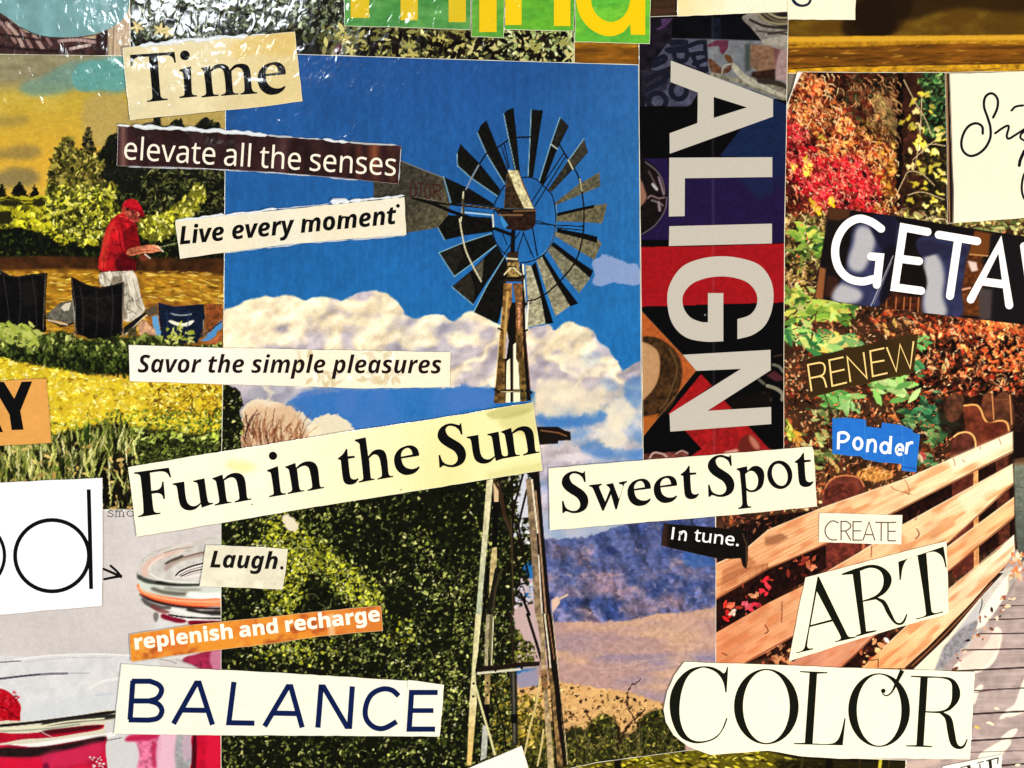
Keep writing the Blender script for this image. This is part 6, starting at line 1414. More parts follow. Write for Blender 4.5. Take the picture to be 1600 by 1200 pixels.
    # torn white corner, top left
    p.poly(path('1224,190 1228,150 1238,128 1242,112* 1254,112* 1246,128 1238,144 1232,162 1228,190'), (240, 224, 214), 'torn_edge', blur=0.4)
    p.sharpen(0.6); p.grain(0.03)
    return p
_p = paint_autumn()
au = tag(slab('picture', ragged(AO, 0.35, 20, 9), 0.40*MM, 0.05*MM), 'right magazine picture of autumn leaves with a wooden rail fence and boardwalk', 'picture', PICS)
_p.build(au, inset(AO, 0.8), 0.41*MM, {'maple': 'maple with bright red and orange leaves', 'fence/post#1': 'large rounded fence post nearest the front'})
del _p

# ------------------------------------------------------------------ the tall ALIGN strip
LO = [(998, 26), (1018, 26), (1232, 18), (1230, 113), (1229, 200), (1226, 360), (1225, 560), (1225, 706), (1170, 725), (1005, 735), (1001, 420), (998, 180)]
def paint_align():
    p = Pic(992, 10, 1236, 740, 51, (12, 10, 12), 'black_ground')
    X, Y = p.X, p.Y
    def z3(s): return pts(s, 6.384, 990, 0)
    def z4(s): return pts(s, 6.384, 990, 180)
    def z5(s): return pts(s, 6.384, 990, 540)
    def f7(s): return pts(s, 4, 800, 300)
    p.poly(z3('40,150 400,150 400,640 300,1060 40,1060'), (34, 28, 40), 'crowd_photo', tex=0.5, texsize=12)
    p.poly(z3('270,190 390,185 330,260 260,300 215,295 280,260'), (84, 60, 96), tex=0.2)
    p.poly(z3('390,180 1100,165 1275,408 375,385'), (14, 13, 18), tex=0.4, texsize=16); p.poly(z3('790,180 870,180 870,400 790,395'), (26, 30, 46), blur=2, tex=0.4)
    pg = (92, 92, 112)
    p.poly(z3('330,440 540,390 730,400 755,740 560,660 370,600 365,660 200,720 175,690 240,560'), pg, 'crowd_photo', tex=0.22, texsize=6); p.poly(z3('230,850 360,780 640,930 575,1040 545,1062 350,1062 110,1062 140,900'), (84, 84, 104), 'crowd_photo', tex=0.25, texsize=6)
    p.poly(z3('60,700 360,700 330,900 100,960'), (50, 48, 62), tex=0.4, blur=2)
    ik = (32, 34, 50)
    def rl(s, w): p.line(path(s, 6.384, 990, 0, closed=False), w, ik)
    p.poly(z3('330,420 420,395 540,400 545,440 380,465'), ik, tex=.2); rl('330,500 530,465 700,420 715,500', 7); rl('350,510 520,500', 8); rl('400,520 420,590 500,610 535,560 525,500', 7); rl('570,545 740,555 600,640', 7); rl('590,560 640,660', 7); rl('660,700 750,690', 9)
    rl('190,620 320,575 200,660', 7); rl('120,800 330,740 130,900', 8); rl('300,740 320,800', 7)
    def ring(cx, cy, rx, ry, w): p.line([(990 + (cx + rx*math.cos(t*math.pi/12))/6.384, (cy + ry*math.sin(t*math.pi/12))/6.384) for t in range(25)], w, ik)
    ring(450, 905, 78, 84, 8); ring(235, 1010, 88, 80, 8)
    p.poly(z3('140,1060 330,1060 330,1110 140,1110'), (10, 9, 10))
    # right: pale cloth, skin, hair
    p.poly(z3('730,395 1280,410 1540,440 1540,1000 1390,985 1240,930 850,790 750,740'), (128, 130, 134), 'crowd_photo', tex=0.15, texsize=9)
    p.poly(z3('735,450 800,410 870,398 945,402 940,480 890,550 860,520 850,460 740,470'), (112, 56, 78), tex=0.15)
    p.poly(path('755,585 830,640 900,690 960,650 975,680 950,720 880,735 780,720 750,640', 6.384, 990, 0), (110, 74, 52), tex=0.3); p.poly(path('905,560 930,545 975,570 985,620 960,635 920,600', 6.384, 990, 0), (112, 74, 50)); p.line(path('880,730 900,660 970,640', 6.384, 990, 0, closed=False), 2, (176, 170, 160))
    p.poly(z3('1110,440 1170,440 1170,700 1110,720'), (78, 86, 84), blur=2)
    p.poly(z3('1165,445 1420,455 1420,700 1260,730 1160,660'), (142, 110, 88), blur=1.2, tex=0.2); p.poly(z3('1420,470 1540,480 1540,830 1420,790 1410,700'), (176, 148, 146), blur=1, tex=0.12); p.poly(z3('1400,470 1470,480 1430,600 1410,700'), (110, 60, 66), blur=2, alpha=.7)
    p.poly(z3('1180,720 1410,690 1410,800 1380,830 1250,800 1170,760'), (60, 38, 28), blur=1.2, tex=0.4)
    p.poly(path('760,740 900,750 1050,780 1170,770 1300,850 1420,805 1500,830 1530,900 1535,1000 1390,960 1100,850 880,790', 6.384, 990, 0), (140, 134, 118), tex=0.3, texsize=5); p.poly(path('980,640 1120,750 1320,860 1530,960 1530,985 1300,900 1110,820', 6.384, 990, 0), (186, 180, 160), tex=0.15); p.poly(path('1230,800 1420,805 1510,840 1530,900 1500,880 1400,850', 6.384, 990, 0), (60, 52, 44), blur=1)
    p.poly(path('1090,160 1535,110 1535,470 1290,440 1270,400 1180,290', 6.384, 990, 0), (146, 138, 130), 'crowd_photo', tex=0.15); p.poly(path('1245,150 1400,135 1535,120 1535,270 1400,250 1310,210', 6.384, 990, 0), (50, 44, 40), blur=1, tex=0.3)
    for q, w, c in (('1250,150 1330,215 1450,240 1535,235', 4, (150, 140, 110)), ('1300,140 1400,200 1535,215', 3, (120, 110, 84)), ('1350,135 1440,175 1535,180', 3, (170, 160, 130)), ('1160,200 1300,260 1535,285', 4, (60, 54, 50)), ('1230,310 1380,325 1535,310', 2.4, (84, 76, 70)), ('1340,340 1450,330 1535,345', 3, (70, 60, 54))):
        p.line(path(q, 6.384, 990, 0, closed=False), w, c)
    p.poly(z3('1270,400 1535,350 1535,470 1290,445'), (176, 168, 156), blur=1.2, tex=0.1)
    p.poly(z3('375,382 760,388 1270,405 1275,415 700,400 375,394'), (110, 108, 124), alpha=0.7)
    # navy and purple fields
    p.poly(pts('1172,140 1232,165 1232,300 1225,310 1180,248 1125,243 1159,200'), (30, 46, 84), 'navy_field', tex=0.12)
    p.poly(z4('870,400 1080,135 1390,15 1540,0 1540,640 1400,640 1390,410 880,412'), (30, 46, 84), 'navy_field', tex=0.12)
    p.poly(z4('60,435 340,432 350,1020 510,1015 520,632 1390,620 1540,600 1530,1085 1380,1080 350,1105 350,1290 40,1300 40,1200'), (44, 28, 76), 'purple_field', tex=0.12)
    p.mix(p.cover(z4('1050,630 1400,620 1400,760 1260,850 1150,740'), 7) * 0.8, (34, 46, 84)); p.mix(p.cover(z4('1390,400 1540,400 1540,800 1420,700'), 8) * 0.7, (32, 38, 78))
    p.poly(f7('790,300 980,298 980,345 790,345'), (12, 10, 12)); p.poly(z4('500,1290 1540,1270 1540,1080 1380,1084 1380,1250'), (40, 26, 70))
    # dark-haired head
    hp = path('40,440 120,450 200,500 270,600 320,700 335,800 325,900 290,1000 230,1100 120,1180 40,1210', 6.384, 990, 180)
    p.poly(hp, (30, 20, 20), 'head_photo', tex=0.4, texsize=9); p.poly(path('30,630 80,660 110,740 130,820 100,880 40,920', 6.384, 990, 180), (160, 118, 100), 'head_photo', blur=1.5)
    for q, w, c in (('120,470 230,560 290,660 310,780', 2.2, (110, 96, 100)), ('150,560 210,680 240,750', 3, (90, 74, 74)), ('190,690 230,740', 4, (196, 186, 190)), ('250,620 280,720 300,790', 3, (140, 124, 134)), ('140,830 170,805 250,830 310,820', 2.4, (130, 110, 110)), ('180,850 240,870 290,900', 3, (120, 106, 110)), ('250,870 260,950', 4, (150, 134, 140)), ('330,820 320,920 280,1010 200,1110 80,1190', 1.8, (110, 96, 110))):
        p.line(path(q, 6.384, 990, 180, closed=False), w, c)
    # red block, black
    p.poly(f7('790,345 980,342 1240,338 1720,322 1720,690 970,712 790,718'), (176, 28, 36), 'red_field', tex=0.08)
    p.poly(f7('790,718 970,712 1720,690 1720,985 1090,1012 940,870 800,735'), (13, 11, 12), 'black_ground')
    p.leaf(1101.5, 492, 1.6, 1.3, 0, np.array((170, 170, 170), np.float32))
    # orange diamond with a face turned aside
    p.poly(pts('998,482 1088,578 1003,684 998,684'), (196, 106, 52), 'orange_diamond', tex=0.12)
    p.poly(path('1000,528 1020,526 1042,536 1058,552 1066,576 1062,606 1050,632 1030,650 1003,652* 1000,620 1024,600 1030,570 1022,545 1000,536', n=6), (74, 50, 28), 'orange_diamond', blur=1, tex=0.5, texsize=6)
    p.poly(path('998,536 1014,538 1028,550 1031,574 1026,598 1014,616 998,626'), (206, 160, 116), blur=1, tex=0.05); p.line(path('1046,545 1058,575 1050,605', closed=False), 2.4, (112, 84, 50)); p.line(path('1052,600 1040,630 1030,640', closed=False), 2, (110, 84, 54))
    p.poly(pts('1000,652 1030,646 1003,684 1000,684'), (190, 110, 44), alpha=0.8)
    p.line(pts('998,482 1088,578 1003,684'), 1.1, (190, 140, 96), alpha=0.7)
    # red diamonds under the N
    p.poly(z5('672,285 780,400 360,690 345,680'), (178, 32, 36), 'red_diamond', tex=0.15); p.poly(z5('900,545 985,630 735,655'), (178, 32, 36), 'red_diamond'); p.poly(z5('510,845 1140,800 1340,1020 1540,1100 540,1120 680,1030'), (172, 34, 36), 'red_diamond', tex=0.2)
    p.poly(z5('90,1080 400,1060 540,1060 560,1140 90,1160'), (120, 66, 60), 'red_diamond', tex=0.5, texsize=6); p.line(path('160,1120 200,1070 300,1085 330,1110', 6.384, 990, 540, closed=False), 2.6, (206, 170, 160)); p.line(path('420,1080 480,1050 540,1075', 6.384, 990, 540, closed=False), 2.2, (190, 150, 140))
    p.poly(path('1035,1040 1050,960 1100,900 1170,890 1230,940 1265,1030 1200,1060 1050,1060', 6.384, 990, 540), (120, 44, 36), blur=1); p.poly(path('1150,900 1210,930 1258,1030 1200,1020', 6.384, 990, 540), (206, 130, 110), blur=2); p.poly(path('900,1070 980,1040 1040,1035 1040,1060', 6.384, 990, 540), (226, 170, 150), blur=1)
    # ribbons at the right
    p.poly(z5('1320,300 1400,250 1500,320 1490,345 1420,360'), (90, 44, 50), blur=1)
    for q, w, c in (('1390,190 1450,210 1490,260', 4, (120, 118, 104)), ('1330,400 1420,430 1480,480 1480,540', 5, (150, 144, 124)), ('1250,340 1300,380', 4, (110, 104, 92)), ('1300,480 1360,540', 6, (116, 108, 92)), ('1400,110 1480,90', 3, (60, 50, 40))):
        p.line(path(q, 6.384, 990, 540, closed=False), w, c)
    p.poly(z5('930,560 1370,440 1370,600 990,620'), (24, 16, 12), blur=5)
    # vertical crease rubbed pale
    p.mix(np.exp(-((X - 1114 - (Y - 300) * 0.004) / 2.2) ** 2) * 0.14, (200, 196, 200))
    p.sharpen(0.4); p.grain(0.03); p.img *= 0.84
    return p
_p = paint_align()
al = tag(slab('picture', ragged(LO, 0.3, 20, 11), 0.45*MM, 0.05*MM), 'tall dark strip with pale letters ALIGN running down it', 'picture', PICS)
_p.build(al, inset(LO, 0.8), 0.46*MM)
del _p
lc = (184, 177, 165)
for nm, loops in (('A', [[(1048, 94.8), (1207.7, 155), (1207.7, 182.4), (1046.4, 240.3), (1046, 208.5), (1089.5, 192.5), (1090.2, 144.9), (1047.6, 128.4)], [(1115, 151.6), (1167, 168), (1115, 184.5)]]),
                  ('L', [[(1045.6, 246.6), (1206.5, 245.8), (1206.5, 276.8), (1070, 278.7), (1069.6, 337.9), (1045, 338.5)]]),
                  ('I', [[(1045.6, 353.6), (1206, 349.5), (1206, 380.5), (1045, 384.5)]]),
                  ('G', [path('1408,795* 1490,765 1530,700 1520,620 1450,555 1300,528 1150,560 1075,630 1068,710 1110,780 1180,812 1224,815* 1224,632* 1320,632* 1320,933* 1200,935 1080,905 1000,820 970,690 985,580 1060,470 1170,420 1300,402 1430,415 1550,460 1620,560 1632,690 1590,820 1510,890 1408,920*', 4, 800, 300)]),
                  ('N', [pts('490,92 1365,42 1367,245 735,650 1370,612 1372,782 365,858 358,680 1070,232 625,252', 6.384, 990, 540)])):
    k = Ink(0.475*MM)
    k.shape(loops)
    k.build('letter', lc, al)

# ------------------------------------------------------------------ smaller pictures along the top and bottom
def simple_pic(outline, z, paint, label, seed, labels=None, pad=3, base='ground'):
    xs = [q[0] for q in outline]; ys = [q[1] for q in outline]
    p = Pic(min(xs)-pad, min(ys)-pad, max(xs)+pad, max(ys)+pad, seed, (128, 128, 128), base)
    paint(p)
    o = tag(slab('picture', ragged(outline, 0.35, 18, seed), z*MM, 0.05*MM), label, 'picture', PICS)
    p.build(o, inset(outline, 0.8), (z + 0.01)*MM, labels)
    return o

def paint_teal(p):
    p.img[:] = (170, 150, 124)
    p.img *= (1 + 0.12 * (p.noise(10, 60, 2) - 0.5))[..., None]
    p.lab[:] = p.id('pale_post')
    p.poly('180,-20 210,-20 210,95 176,95', (182, 160, 134), tex=0.08); p.line('178,30 176,90', 1.5, (120, 96, 80)); p.line('192,20 192,92', 1.2, (150, 128, 106))
    p.poly('-16,10 0,18 40,50 90,58 150,60 166,48 168,95 -16,95', (66, 44, 42), 'gathered_cloth', tex=0.35, texsize=7)
    for q, c, w in (('-10,24 10,46 24,66', (150, 120, 112), 5), ('10,36 26,54 36,74', (176, 150, 140), 6), ('32,46 42,62 50,76', (140, 110, 104), 5), ('52,54 60,66 68,78', (160, 132, 124), 6), ('72,58 80,70', (130, 100, 96), 5), ('-16,52 20,56 60,62', (40, 24, 24), 4), ('-16,70 30,76 90,80', (34, 22, 22), 5), ('92,64 120,62 150,66', (180, 150, 146), 5), ('110,76 140,70', (200, 176, 170), 5)):
        p.line(path(q, closed=False), w, c, alpha=0.7)
    p.poly(path('-16,-40* 215,-40* 206,-10 195,26 172,44 150,52 120,57 90,58 56,54 30,40 10,26 -16,10*'), (116, 152, 154), 'teal_cushion', tex=0.10, texsize=18)
    p.poly('160,-20 172,-20 170,46 158,50', (150, 176, 176), blur=2, alpha=.5); p.poly('150,54 168,46 168,88 150,88', (50, 28, 28), blur=1); p.line(path('20,36 60,55 110,59 150,54', closed=False), 1.6, (60, 50, 52))
    p.sharpen(0.4); p.grain(0.03)
simple_pic([(-14, -14), (206, -14), (204, 40), (203, 96), (-14, 94)], 0.10, paint_teal, 'faded teal cushion picture in the top left corner', 61)

def paint_ivy(p):
    p.img[:] = (28, 26, 18); p.lab[:] = p.id('shaded_ground')
    p.leaves(1500, (200, -14, 900, 106), lambda x, y: 1, [(46, 48, 30), (64, 66, 42), (18, 17, 11), (30, 30, 20), (84, 82, 56)], (3, 9), 0.4, None, .2)
    p.leaves(900, (200, -14, 560, 60), lambda x, y: 1, [(120, 128, 104), (90, 98, 76), (150, 156, 136), (60, 66, 48)], (2, 6), 0.45, None, .2, 1, 'foliage')
    p.leaves(420, (500, 40, 900, 104), lambda x, y: 1, [(140, 134, 76), (170, 162, 104), (110, 104, 56), (90, 92, 56)], (4, 10), 0.38, None, .15, 1, 'foliage')
    p.leaves(500, (780, 44, 900, 104), lambda x, y: 1, [(150, 160, 104), (120, 130, 80), (186, 190, 140), (40, 36, 24)], (3, 9), 0.4, None, .15, 1, 'foliage')
    def star(x, y, s, c):
        for i in range(5): p.leaf(x + s*.55*math.cos(i*1.257+x), y + s*.55*math.sin(i*1.257+x), s*.75, s*.26, i*1.257+x, np.array(c, np.float32), 1, p.id('foliage'))
    for x, y, s in ((710, 85, 13), (690, 62, 10), (740, 76, 11), (770, 70, 9), (720, 70, 9), (815, 64, 12), (835, 76, 13), (812, 92, 10), (845, 90, 9), (540, 60, 9), (548, 78, 8), (640, 70, 11), (645, 84, 9), (880, 66, 10), (890, 88, 11)):
        star(x, y, s, [(176, 164, 96), (150, 146, 84), (190, 180, 120)][int(x) % 3])
    for x, y in ((214, 42), (250, 46), (262, 50)): star(x, y, 9, (206, 186, 130))
    p.leaves(240, (560, 50, 900, 104), lambda x, y: 1, [(14, 11, 8), (20, 14, 10), (34, 22, 18)], (3, 10), 0.4, None, .1)
    p.poly('525,70 532,66 534,80 520,84', (96, 60, 70), blur=1)
    p.line('600,60 680,90', 1, (120, 120, 110), alpha=.5)
    p.sharpen(0.6); p.grain(0.04)
simple_pic([(202, -14), (905, -14), (902, 110), (500, 100), (203, 92)], 0.15, paint_ivy, 'long narrow strip of dark ivy and star-shaped leaves along the top', 62)

def paint_gold(p):
    X, Y = p.X, p.Y
    p.img[:] = (92, 66, 20); p.lab[:] = p.id('shadowed_wall')
    n = p.noise(40, 20, 4)
    p.mix(np.clip((n - .45) * 3, 0, 1) * 0.8, (120, 96, 30))
    for q, c, a in (('1332,10 1390,0 1392,54 1320,56', (36, 22, 10), .85), ('1380,-14 1614,-14 1614,20 1500,12 1400,30', (44, 28, 12), .8), ('1530,30 1614,20 1614,50 1540,52', (84, 62, 20), .5), ('1330,-14 1420,-14 1400,50 1345,54', (30, 18, 10), .6)):
        p.mix(p.cover(path(q), 8) * a, c)
    p.poly(path('890,60* 1614,54* 1614,80* 1480,76 1300,80 890,82*'), (168, 122, 30), 'gilt_rail', tex=0.2, texsize=6); p.poly(path('1230,58* 1614,55* 1614,62* 1230,66*'), (206, 156, 52), blur=1)
    bm = p.cover(path('890,74* 1300,74 1480,68 1614,70* 1614,102* 1480,100 1230,108 890,104*'), 1.5)
    st = p.noise(40, 4, 3)
    p.mix(bm, np.array([112, 72, 22]) * (0.65 + 0.7 * st)[..., None], 'brown_band')
    p.poly(path('890,101* 1240,106 1350,102 1480,101 1614,99* 1614,116* 890,116*'), (186, 138, 36), 'gilt_rail', blur=0.8, tex=0.3, texsize=8); p.line(path('1232,108 1300,104 1400,102 1614,98', closed=False), 1.6, (60, 36, 14))
    p.leaves(90, (1232, 66, 1614, 112), lambda x, y: 1, [(206, 160, 70), (176, 130, 50), (60, 36, 14)], (4, 16), 0.07, (-0.03, 0.05), .1, .7)
    p.mix(np.clip((1000 - X) / 30, 0, 1) * np.clip((Y - 60) / 10, 0, 1) * 0.75, np.array([128, 86, 26]) * (0.6 + 0.8 * p.noise(30, 6, 3))[..., None])
    p.mix(np.clip((1062 - X) / 8, 0, 1) * np.clip((34 - Y) / 6, 0, 1) * np.clip((X - 1004) / 8, 0, 1) * 0.9, np.array([66, 46, 34]) * (0.7 + 0.6 * st)[..., None])
    p.sharpen(0.4); p.grain(0.04)
simple_pic([(897, -14), (1614, -14), (1614, 118), (897, 112)], 0.20, paint_gold, 'golden brown picture of a gilt moulding at the top right', 63)

def paint_moss(p):
    X, Y = p.X, p.Y
    p.img[:] = (26, 20, 10); p.lab[:] = p.id('dark_water')
    lg = path('870,1206* 900,1196 930,1192 1000,1182 1080,1172 1130,1170 1200,1174 1240,1184 1300,1188 1360,1190 1420,1190* 1420,1216* 870,1216*')
    p.poly(lg, (92, 84, 20), 'mossy_log', blur=1)
    p.leaves(900, (870, 1165, 1420, 1216), p.field(p.cover(lg) * np.clip((1290 - X) / 80, 0.15, 1)), [(150, 140, 30), (120, 112, 26), (176, 164, 46), (60, 54, 14), (36, 32, 10), (190, 176, 80)], (2, 8), 0.3, (0.2, 0.3), .2)
    p.mix(p.cover(pts('1210,1186 1415,1188 1415,1216 1220,1216'), 4) * 0.75, (20, 15, 8))
    for x, w, c in ((1372, 5, (190, 180, 60)), (1386, 3, (60, 50, 20)), (1250, 4, (60, 54, 20)), (1340, 4, (50, 40, 14))): p.line([(x, 1216), (x + 4, 1184)], w, c)
    p.poly('958,1216 960,1188 970,1184 972,1216', (20, 16, 8), blur=1); p.poly('1290,1180 1300,1180 1302,1216 1288,1216', (20, 14, 6))
    p.sharpen(0.5); p.grain(0.04)
simple_pic([(866, 1212), (872, 1204), (930, 1191), (1080, 1171), (1200, 1171), (1300, 1183), (1416, 1187), (1414, 1212)], 0.50, paint_moss, 'thin strip showing a mossy yellow log under the COLOR clipping', 64)
# ------------------------------------------------------------------ word clippings
WORDS = 'word clippings pasted on the collage'
def clip(outline, z, label, paint, seed, cat='clipping', name='word_clipping', group=WORDS, base='paper', amp=0.45, edge=None, labels=None):
    xs = [q[0] for q in outline]; ys = [q[1] for q in outline]
    p = Pic(min(xs)-3, min(ys)-3, max(xs)+3, max(ys)+3, seed, (240, 232, 210), base)
    paint(p)
    p.grain(0.02)
    rg = ragged(outline, amp, 13, seed)
    o = tag(slab(name, rg, z*MM, 0.07*MM, M_PAPER if edge is None else ink(edge), 0.9), label, cat, group)
    p.build(o, inset(rg, 0.55), (z + 0.008)*MM, labels)
    o['_z'] = z
    return o
def plain(col, k=0.03, blot=None):
    return lambda p: paper_tint(p, col, k, blot)
def inkz(o): return (o['_z'] + 0.02) * MM

def gl_loops(key):
    a, cs = GL[key]
    return a, [[tuple(map(float, t.split(','))) for t in c.split()] for c in cs]
def text(k, face, s, start, end, size, widen=1.0, space=72, bold=0.0):
    """set s in the outline alphabet so that its ink runs from start to end along the baseline (photo px)"""
    x = 0; items = []; lo, hi = 1e9, -1e9
    for ch in s:
        if ch == ' ':
            x += space; continue
        a, loops = gl_loops(face + ch)
        for l in loops:
            for px, py in l: lo, hi = min(lo, px + x), max(hi, px + x)
        items.append((x, loops)); x += a
    (xa, ya), (xb, yb) = start, end
    L = math.hypot(xb-xa, yb-ya); ca, sa = (xb-xa)/L, (yb-ya)/L
    sx = L / (hi - lo); sy = size / 272.0
    for ox, loops in items:
        out = []
        for l in loops:
            out.append([(xa + ca*(px+ox-lo)*sx + sa*py*sy, ya + sa*(px+ox-lo)*sx - ca*py*sy) for px, py in l])
        # inner loops = holes of the loop that contains them
        solid, holes = [], []
        for l in out:
            ar = sum(l[i][0]*l[(i+1) % len(l)][1] - l[(i+1) % len(l)][0]*l[i][1] for i in range(len(l)))
            (solid if ar > 0 else holes).append(l)
        if not solid: solid, holes = holes, []
        def inside(pt, poly):
            c = False
            for i in range(len(poly)):
                (x1, y1), (x2, y2) = poly[i], poly[i-1]
                if (y1 > pt[1]) != (y2 > pt[1]) and pt[0] < (x2-x1)*(pt[1]-y1)/(y2-y1) + x1: c = not c
            return c
        for sl in solid:
            hs = [h for h in holes if inside(h[0], sl)]
            if bold: sl = inset(sl, -bold); hs = [inset(h, bold)[::-1] for h in hs]
            k.shape([sl] + hs)

# the hand-traced roman letters (zoom scale, origin, outline, counter)
ZA, ZB, ZC = (4.7059, 190, 620), (4.7059, 520, 600), (3.6364, 850, 690)
ZD, ZE = (5.3333, 185, 45), (4.0, 800, 600)
ROM = {
 'F': (ZA, '95,555* 350,520* 368,592* 356,592* 338,562 300,548 212,558* 222,690* 268,682 294,660 300,625* 312,622* 323,750* 310,750* 300,722 272,708 225,713* 240,835 256,850 288,850* 290,860* 125,885* 124,875* 150,866 164,848 142,590 128,570 96,566*', None),
 'u': (ZA, '378,636* 463,622* 478,750 500,792 540,802 583,778* 563,645 552,630 530,626* 530,616* 612,598* 636,760 648,777 675,777* 676,786* 592,815* 586,788* 545,825 490,834 445,812 425,765 410,670 400,652 379,646*', None),
 'n': (ZA, '668,603* 668,598* 745,570* 750,605* 790,572 840,558 885,570 910,610 925,735 935,748 955,745* 957,755* 834,778* 833,768* 862,755 868,740 850,630 835,600 805,592 757,615* 775,755 785,770 810,770* 812,778* 688,800* 687,790* 715,778 720,760 700,640 693,618', None),
 'i': (ZA, '1072,548* 1072,538* 1152,508* 1172,690 1183,706 1210,708* 1212,717* 1088,738* 1087,727* 1115,717 1120,700 1102,575 1095,556', None),
 't': (ZB, '38,553* 40,545* 75,515 98,478* 108,476* 112,530* 162,527* 163,542* 115,550* 128,670 140,695 165,700 188,690* 190,700* 165,730 120,740 88,725 75,690 60,560*', None),
 'h': (ZB, '163,418* 163,409* 243,391* 262,530* 300,490 350,480 385,500 402,560 412,660 425,675 444,673* 446,683* 330,703* 329,694* 355,682 362,665 350,570 335,530 305,518 268,545* 280,680 285,693 308,695* 310,703* 193,725* 192,715* 218,705 225,690 200,465 195,438', None),
 'e': (ZB, '637,518* 625,480 595,455 550,452 490,478 455,530 455,590 480,640 530,668 590,660 625,635 640,612* 635,604* 600,622 555,620 520,595 505,548* 633,528*', '503,534* 506,505 525,480 553,470 576,484 588,517*'),
 'S': (ZB, '945,288* 955,370* 943,372* 925,335 890,312 850,310 830,335 848,378 884,403 938,437 971,478 980,530 958,580 905,608 855,611 812,600 797,613* 785,614* 778,522* 790,520* 810,570 850,592 890,590 915,565 917,533 893,494 845,465 798,432 772,390 780,340 820,302 870,289 910,297 932,300 938,288*', None),
 'w': (ZE, '482,640* 482,631* 560,622* 560,631* 545,640 547,652 582,735* 612,660* 605,645 590,634* 590,626* 632,618* 635,630 668,718* 690,650 690,632 668,624* 667,613* 718,604* 718,613* 700,627 655,782* 645,783* 618,690* 573,791* 563,791* 508,660 498,645', None),
 'p': (ZC, '1093,160* 1093,152* 1152,139* 1155,165* 1185,140 1220,140 1245,165 1250,205 1238,255 1205,282 1170,287 1149,278* 1154,355 1162,366 1175,366* 1176,375* 1103,383* 1102,375* 1118,368 1125,350 1112,185 1107,167', '1142,185* 1165,168 1190,170 1212,200 1212,245 1195,270 1170,275 1149,262*'),
 'o': (ZC, None, None),
 'T': (ZD, '100,220* 470,195* 483,282* 470,288* 455,245 420,225 330,229* 355,560 370,580 415,585* 415,595* 243,613* 242,602* 275,592 286,570 256,235* 160,241 130,265 120,312* 106,313*', None),
 'm': (ZD, '690,333* 690,330* 767,310* 770,345* 810,305 870,295 915,315 930,345* 970,305 1020,293 1075,305 1100,350 1115,500 1130,525 1160,530* 1160,542* 1020,552* 1019,542* 1045,530 1053,510 1045,390 1030,340 990,325 945,355* 955,500 965,535 1003,540* 1003,550* 860,562* 858,552* 890,540 897,520 885,390 870,345 835,330 775,360* 790,520 800,548 838,550* 838,562* 695,575* 694,565* 725,553 733,535 718,385 712,355', None),
}
def roman(k, ch, at=None, sc=1.0, rot=0.0, wx_=1.0):
    """a traced letter; at = where its first outline point goes (photo px), else where it was traced"""
    (zk, ox, oy), a, b = ROM[ch]
    if ch == 'o':
        a = None
    loops = [path(a, zk, ox, oy)] + ([path(b, zk, ox, oy)] if b else [])
    f = loops[0][0]
    t = at or f
    c, s = math.cos(rot), math.sin(rot)
    def tr(p):
        dx, dy = (p[0]-f[0]) * sc * wx_, (p[1]-f[1]) * sc
        return (t[0] + c*dx - s*dy, t[1] + s*dx + c*dy)
    k.shape([[tr(p) for p in l] for l in loops])
def za(x, y, z): return (x / z[0] + z[1], y / z[0] + z[2])

BLK = (12, 11, 12)
# ---- letter tiles along the top: m i n d
GRP = 'letter cards spelling a word along the top edge'
def tile(c1, c2, seed):
    def f(p):
        p.img[:] = c1
        n = p.noise(40, 14, 3); p.mix(np.clip((n - .35) * 2.5, 0, 1), c2)
        p.img *= (1 + 0.16 * (p.noise(7, 5, 2) - .5))[..., None]
    return f
YEL = (222, 184, 22)
def letter_tile(outline, z, label, c1, c2, seed, shapes, letter_col, d=False):
    o = clip(outline, z, label, tile(c1, c2, seed), seed, 'letter card', 'letter_card', GRP)
    k = Ink((z + 0.03)*MM)
    for s in shapes: k.shape([s])
    k.build('letter', letter_col, o)
    # printed drop shade of the letter is part of the lettering's print
    return o
def bar(xa, xb, yb): return [(xa, -16), (xb, -16), (xb, yb), (xa, yb)]
letter_tile([(538, -18), (736, -18), (735, 47), (640, 44), (538, 41)], 0.55, 'green card with yellow letter m, leftmost of the letter cards', (74, 132, 70), (96, 150, 84), 71, [bar(548, 577, 28.5), bar(626, 653, 32), bar(701, 728, 35)], (206, 176, 34))
letter_tile([(737, -18), (789, -18), (787, 60), (736.5, 58)], 0.57, 'narrow green card with yellow letter i between m and n', (84, 146, 60), (110, 164, 70), 72, [bar(749, 776, 50.5)], YEL)
letter_tile([(790, -18), (898, -18), (897, 49), (788, 47)], 0.55, 'green card with yellow letter n between i and d', (100, 164, 54), (84, 150, 60), 73, [bar(789.5, 815, 39.5), bar(865.5, 891, 41)], (232, 190, 20))
letter_tile([(899, -18), (1017, -18), (1015, 69), (898, 66)], 0.59, 'bright green card with yellow letter d, rightmost of the letter cards', (112, 182, 60), (92, 166, 62), 74, [path('400,-70* 402,20 430,110 500,190 600,228 690,205 738,150* 742,218* 832,220* 832,-70* 735,-70* 735,20 700,100 620,140 540,105 500,40 488,-70*', 4, 800, 0)], (236, 190, 14))

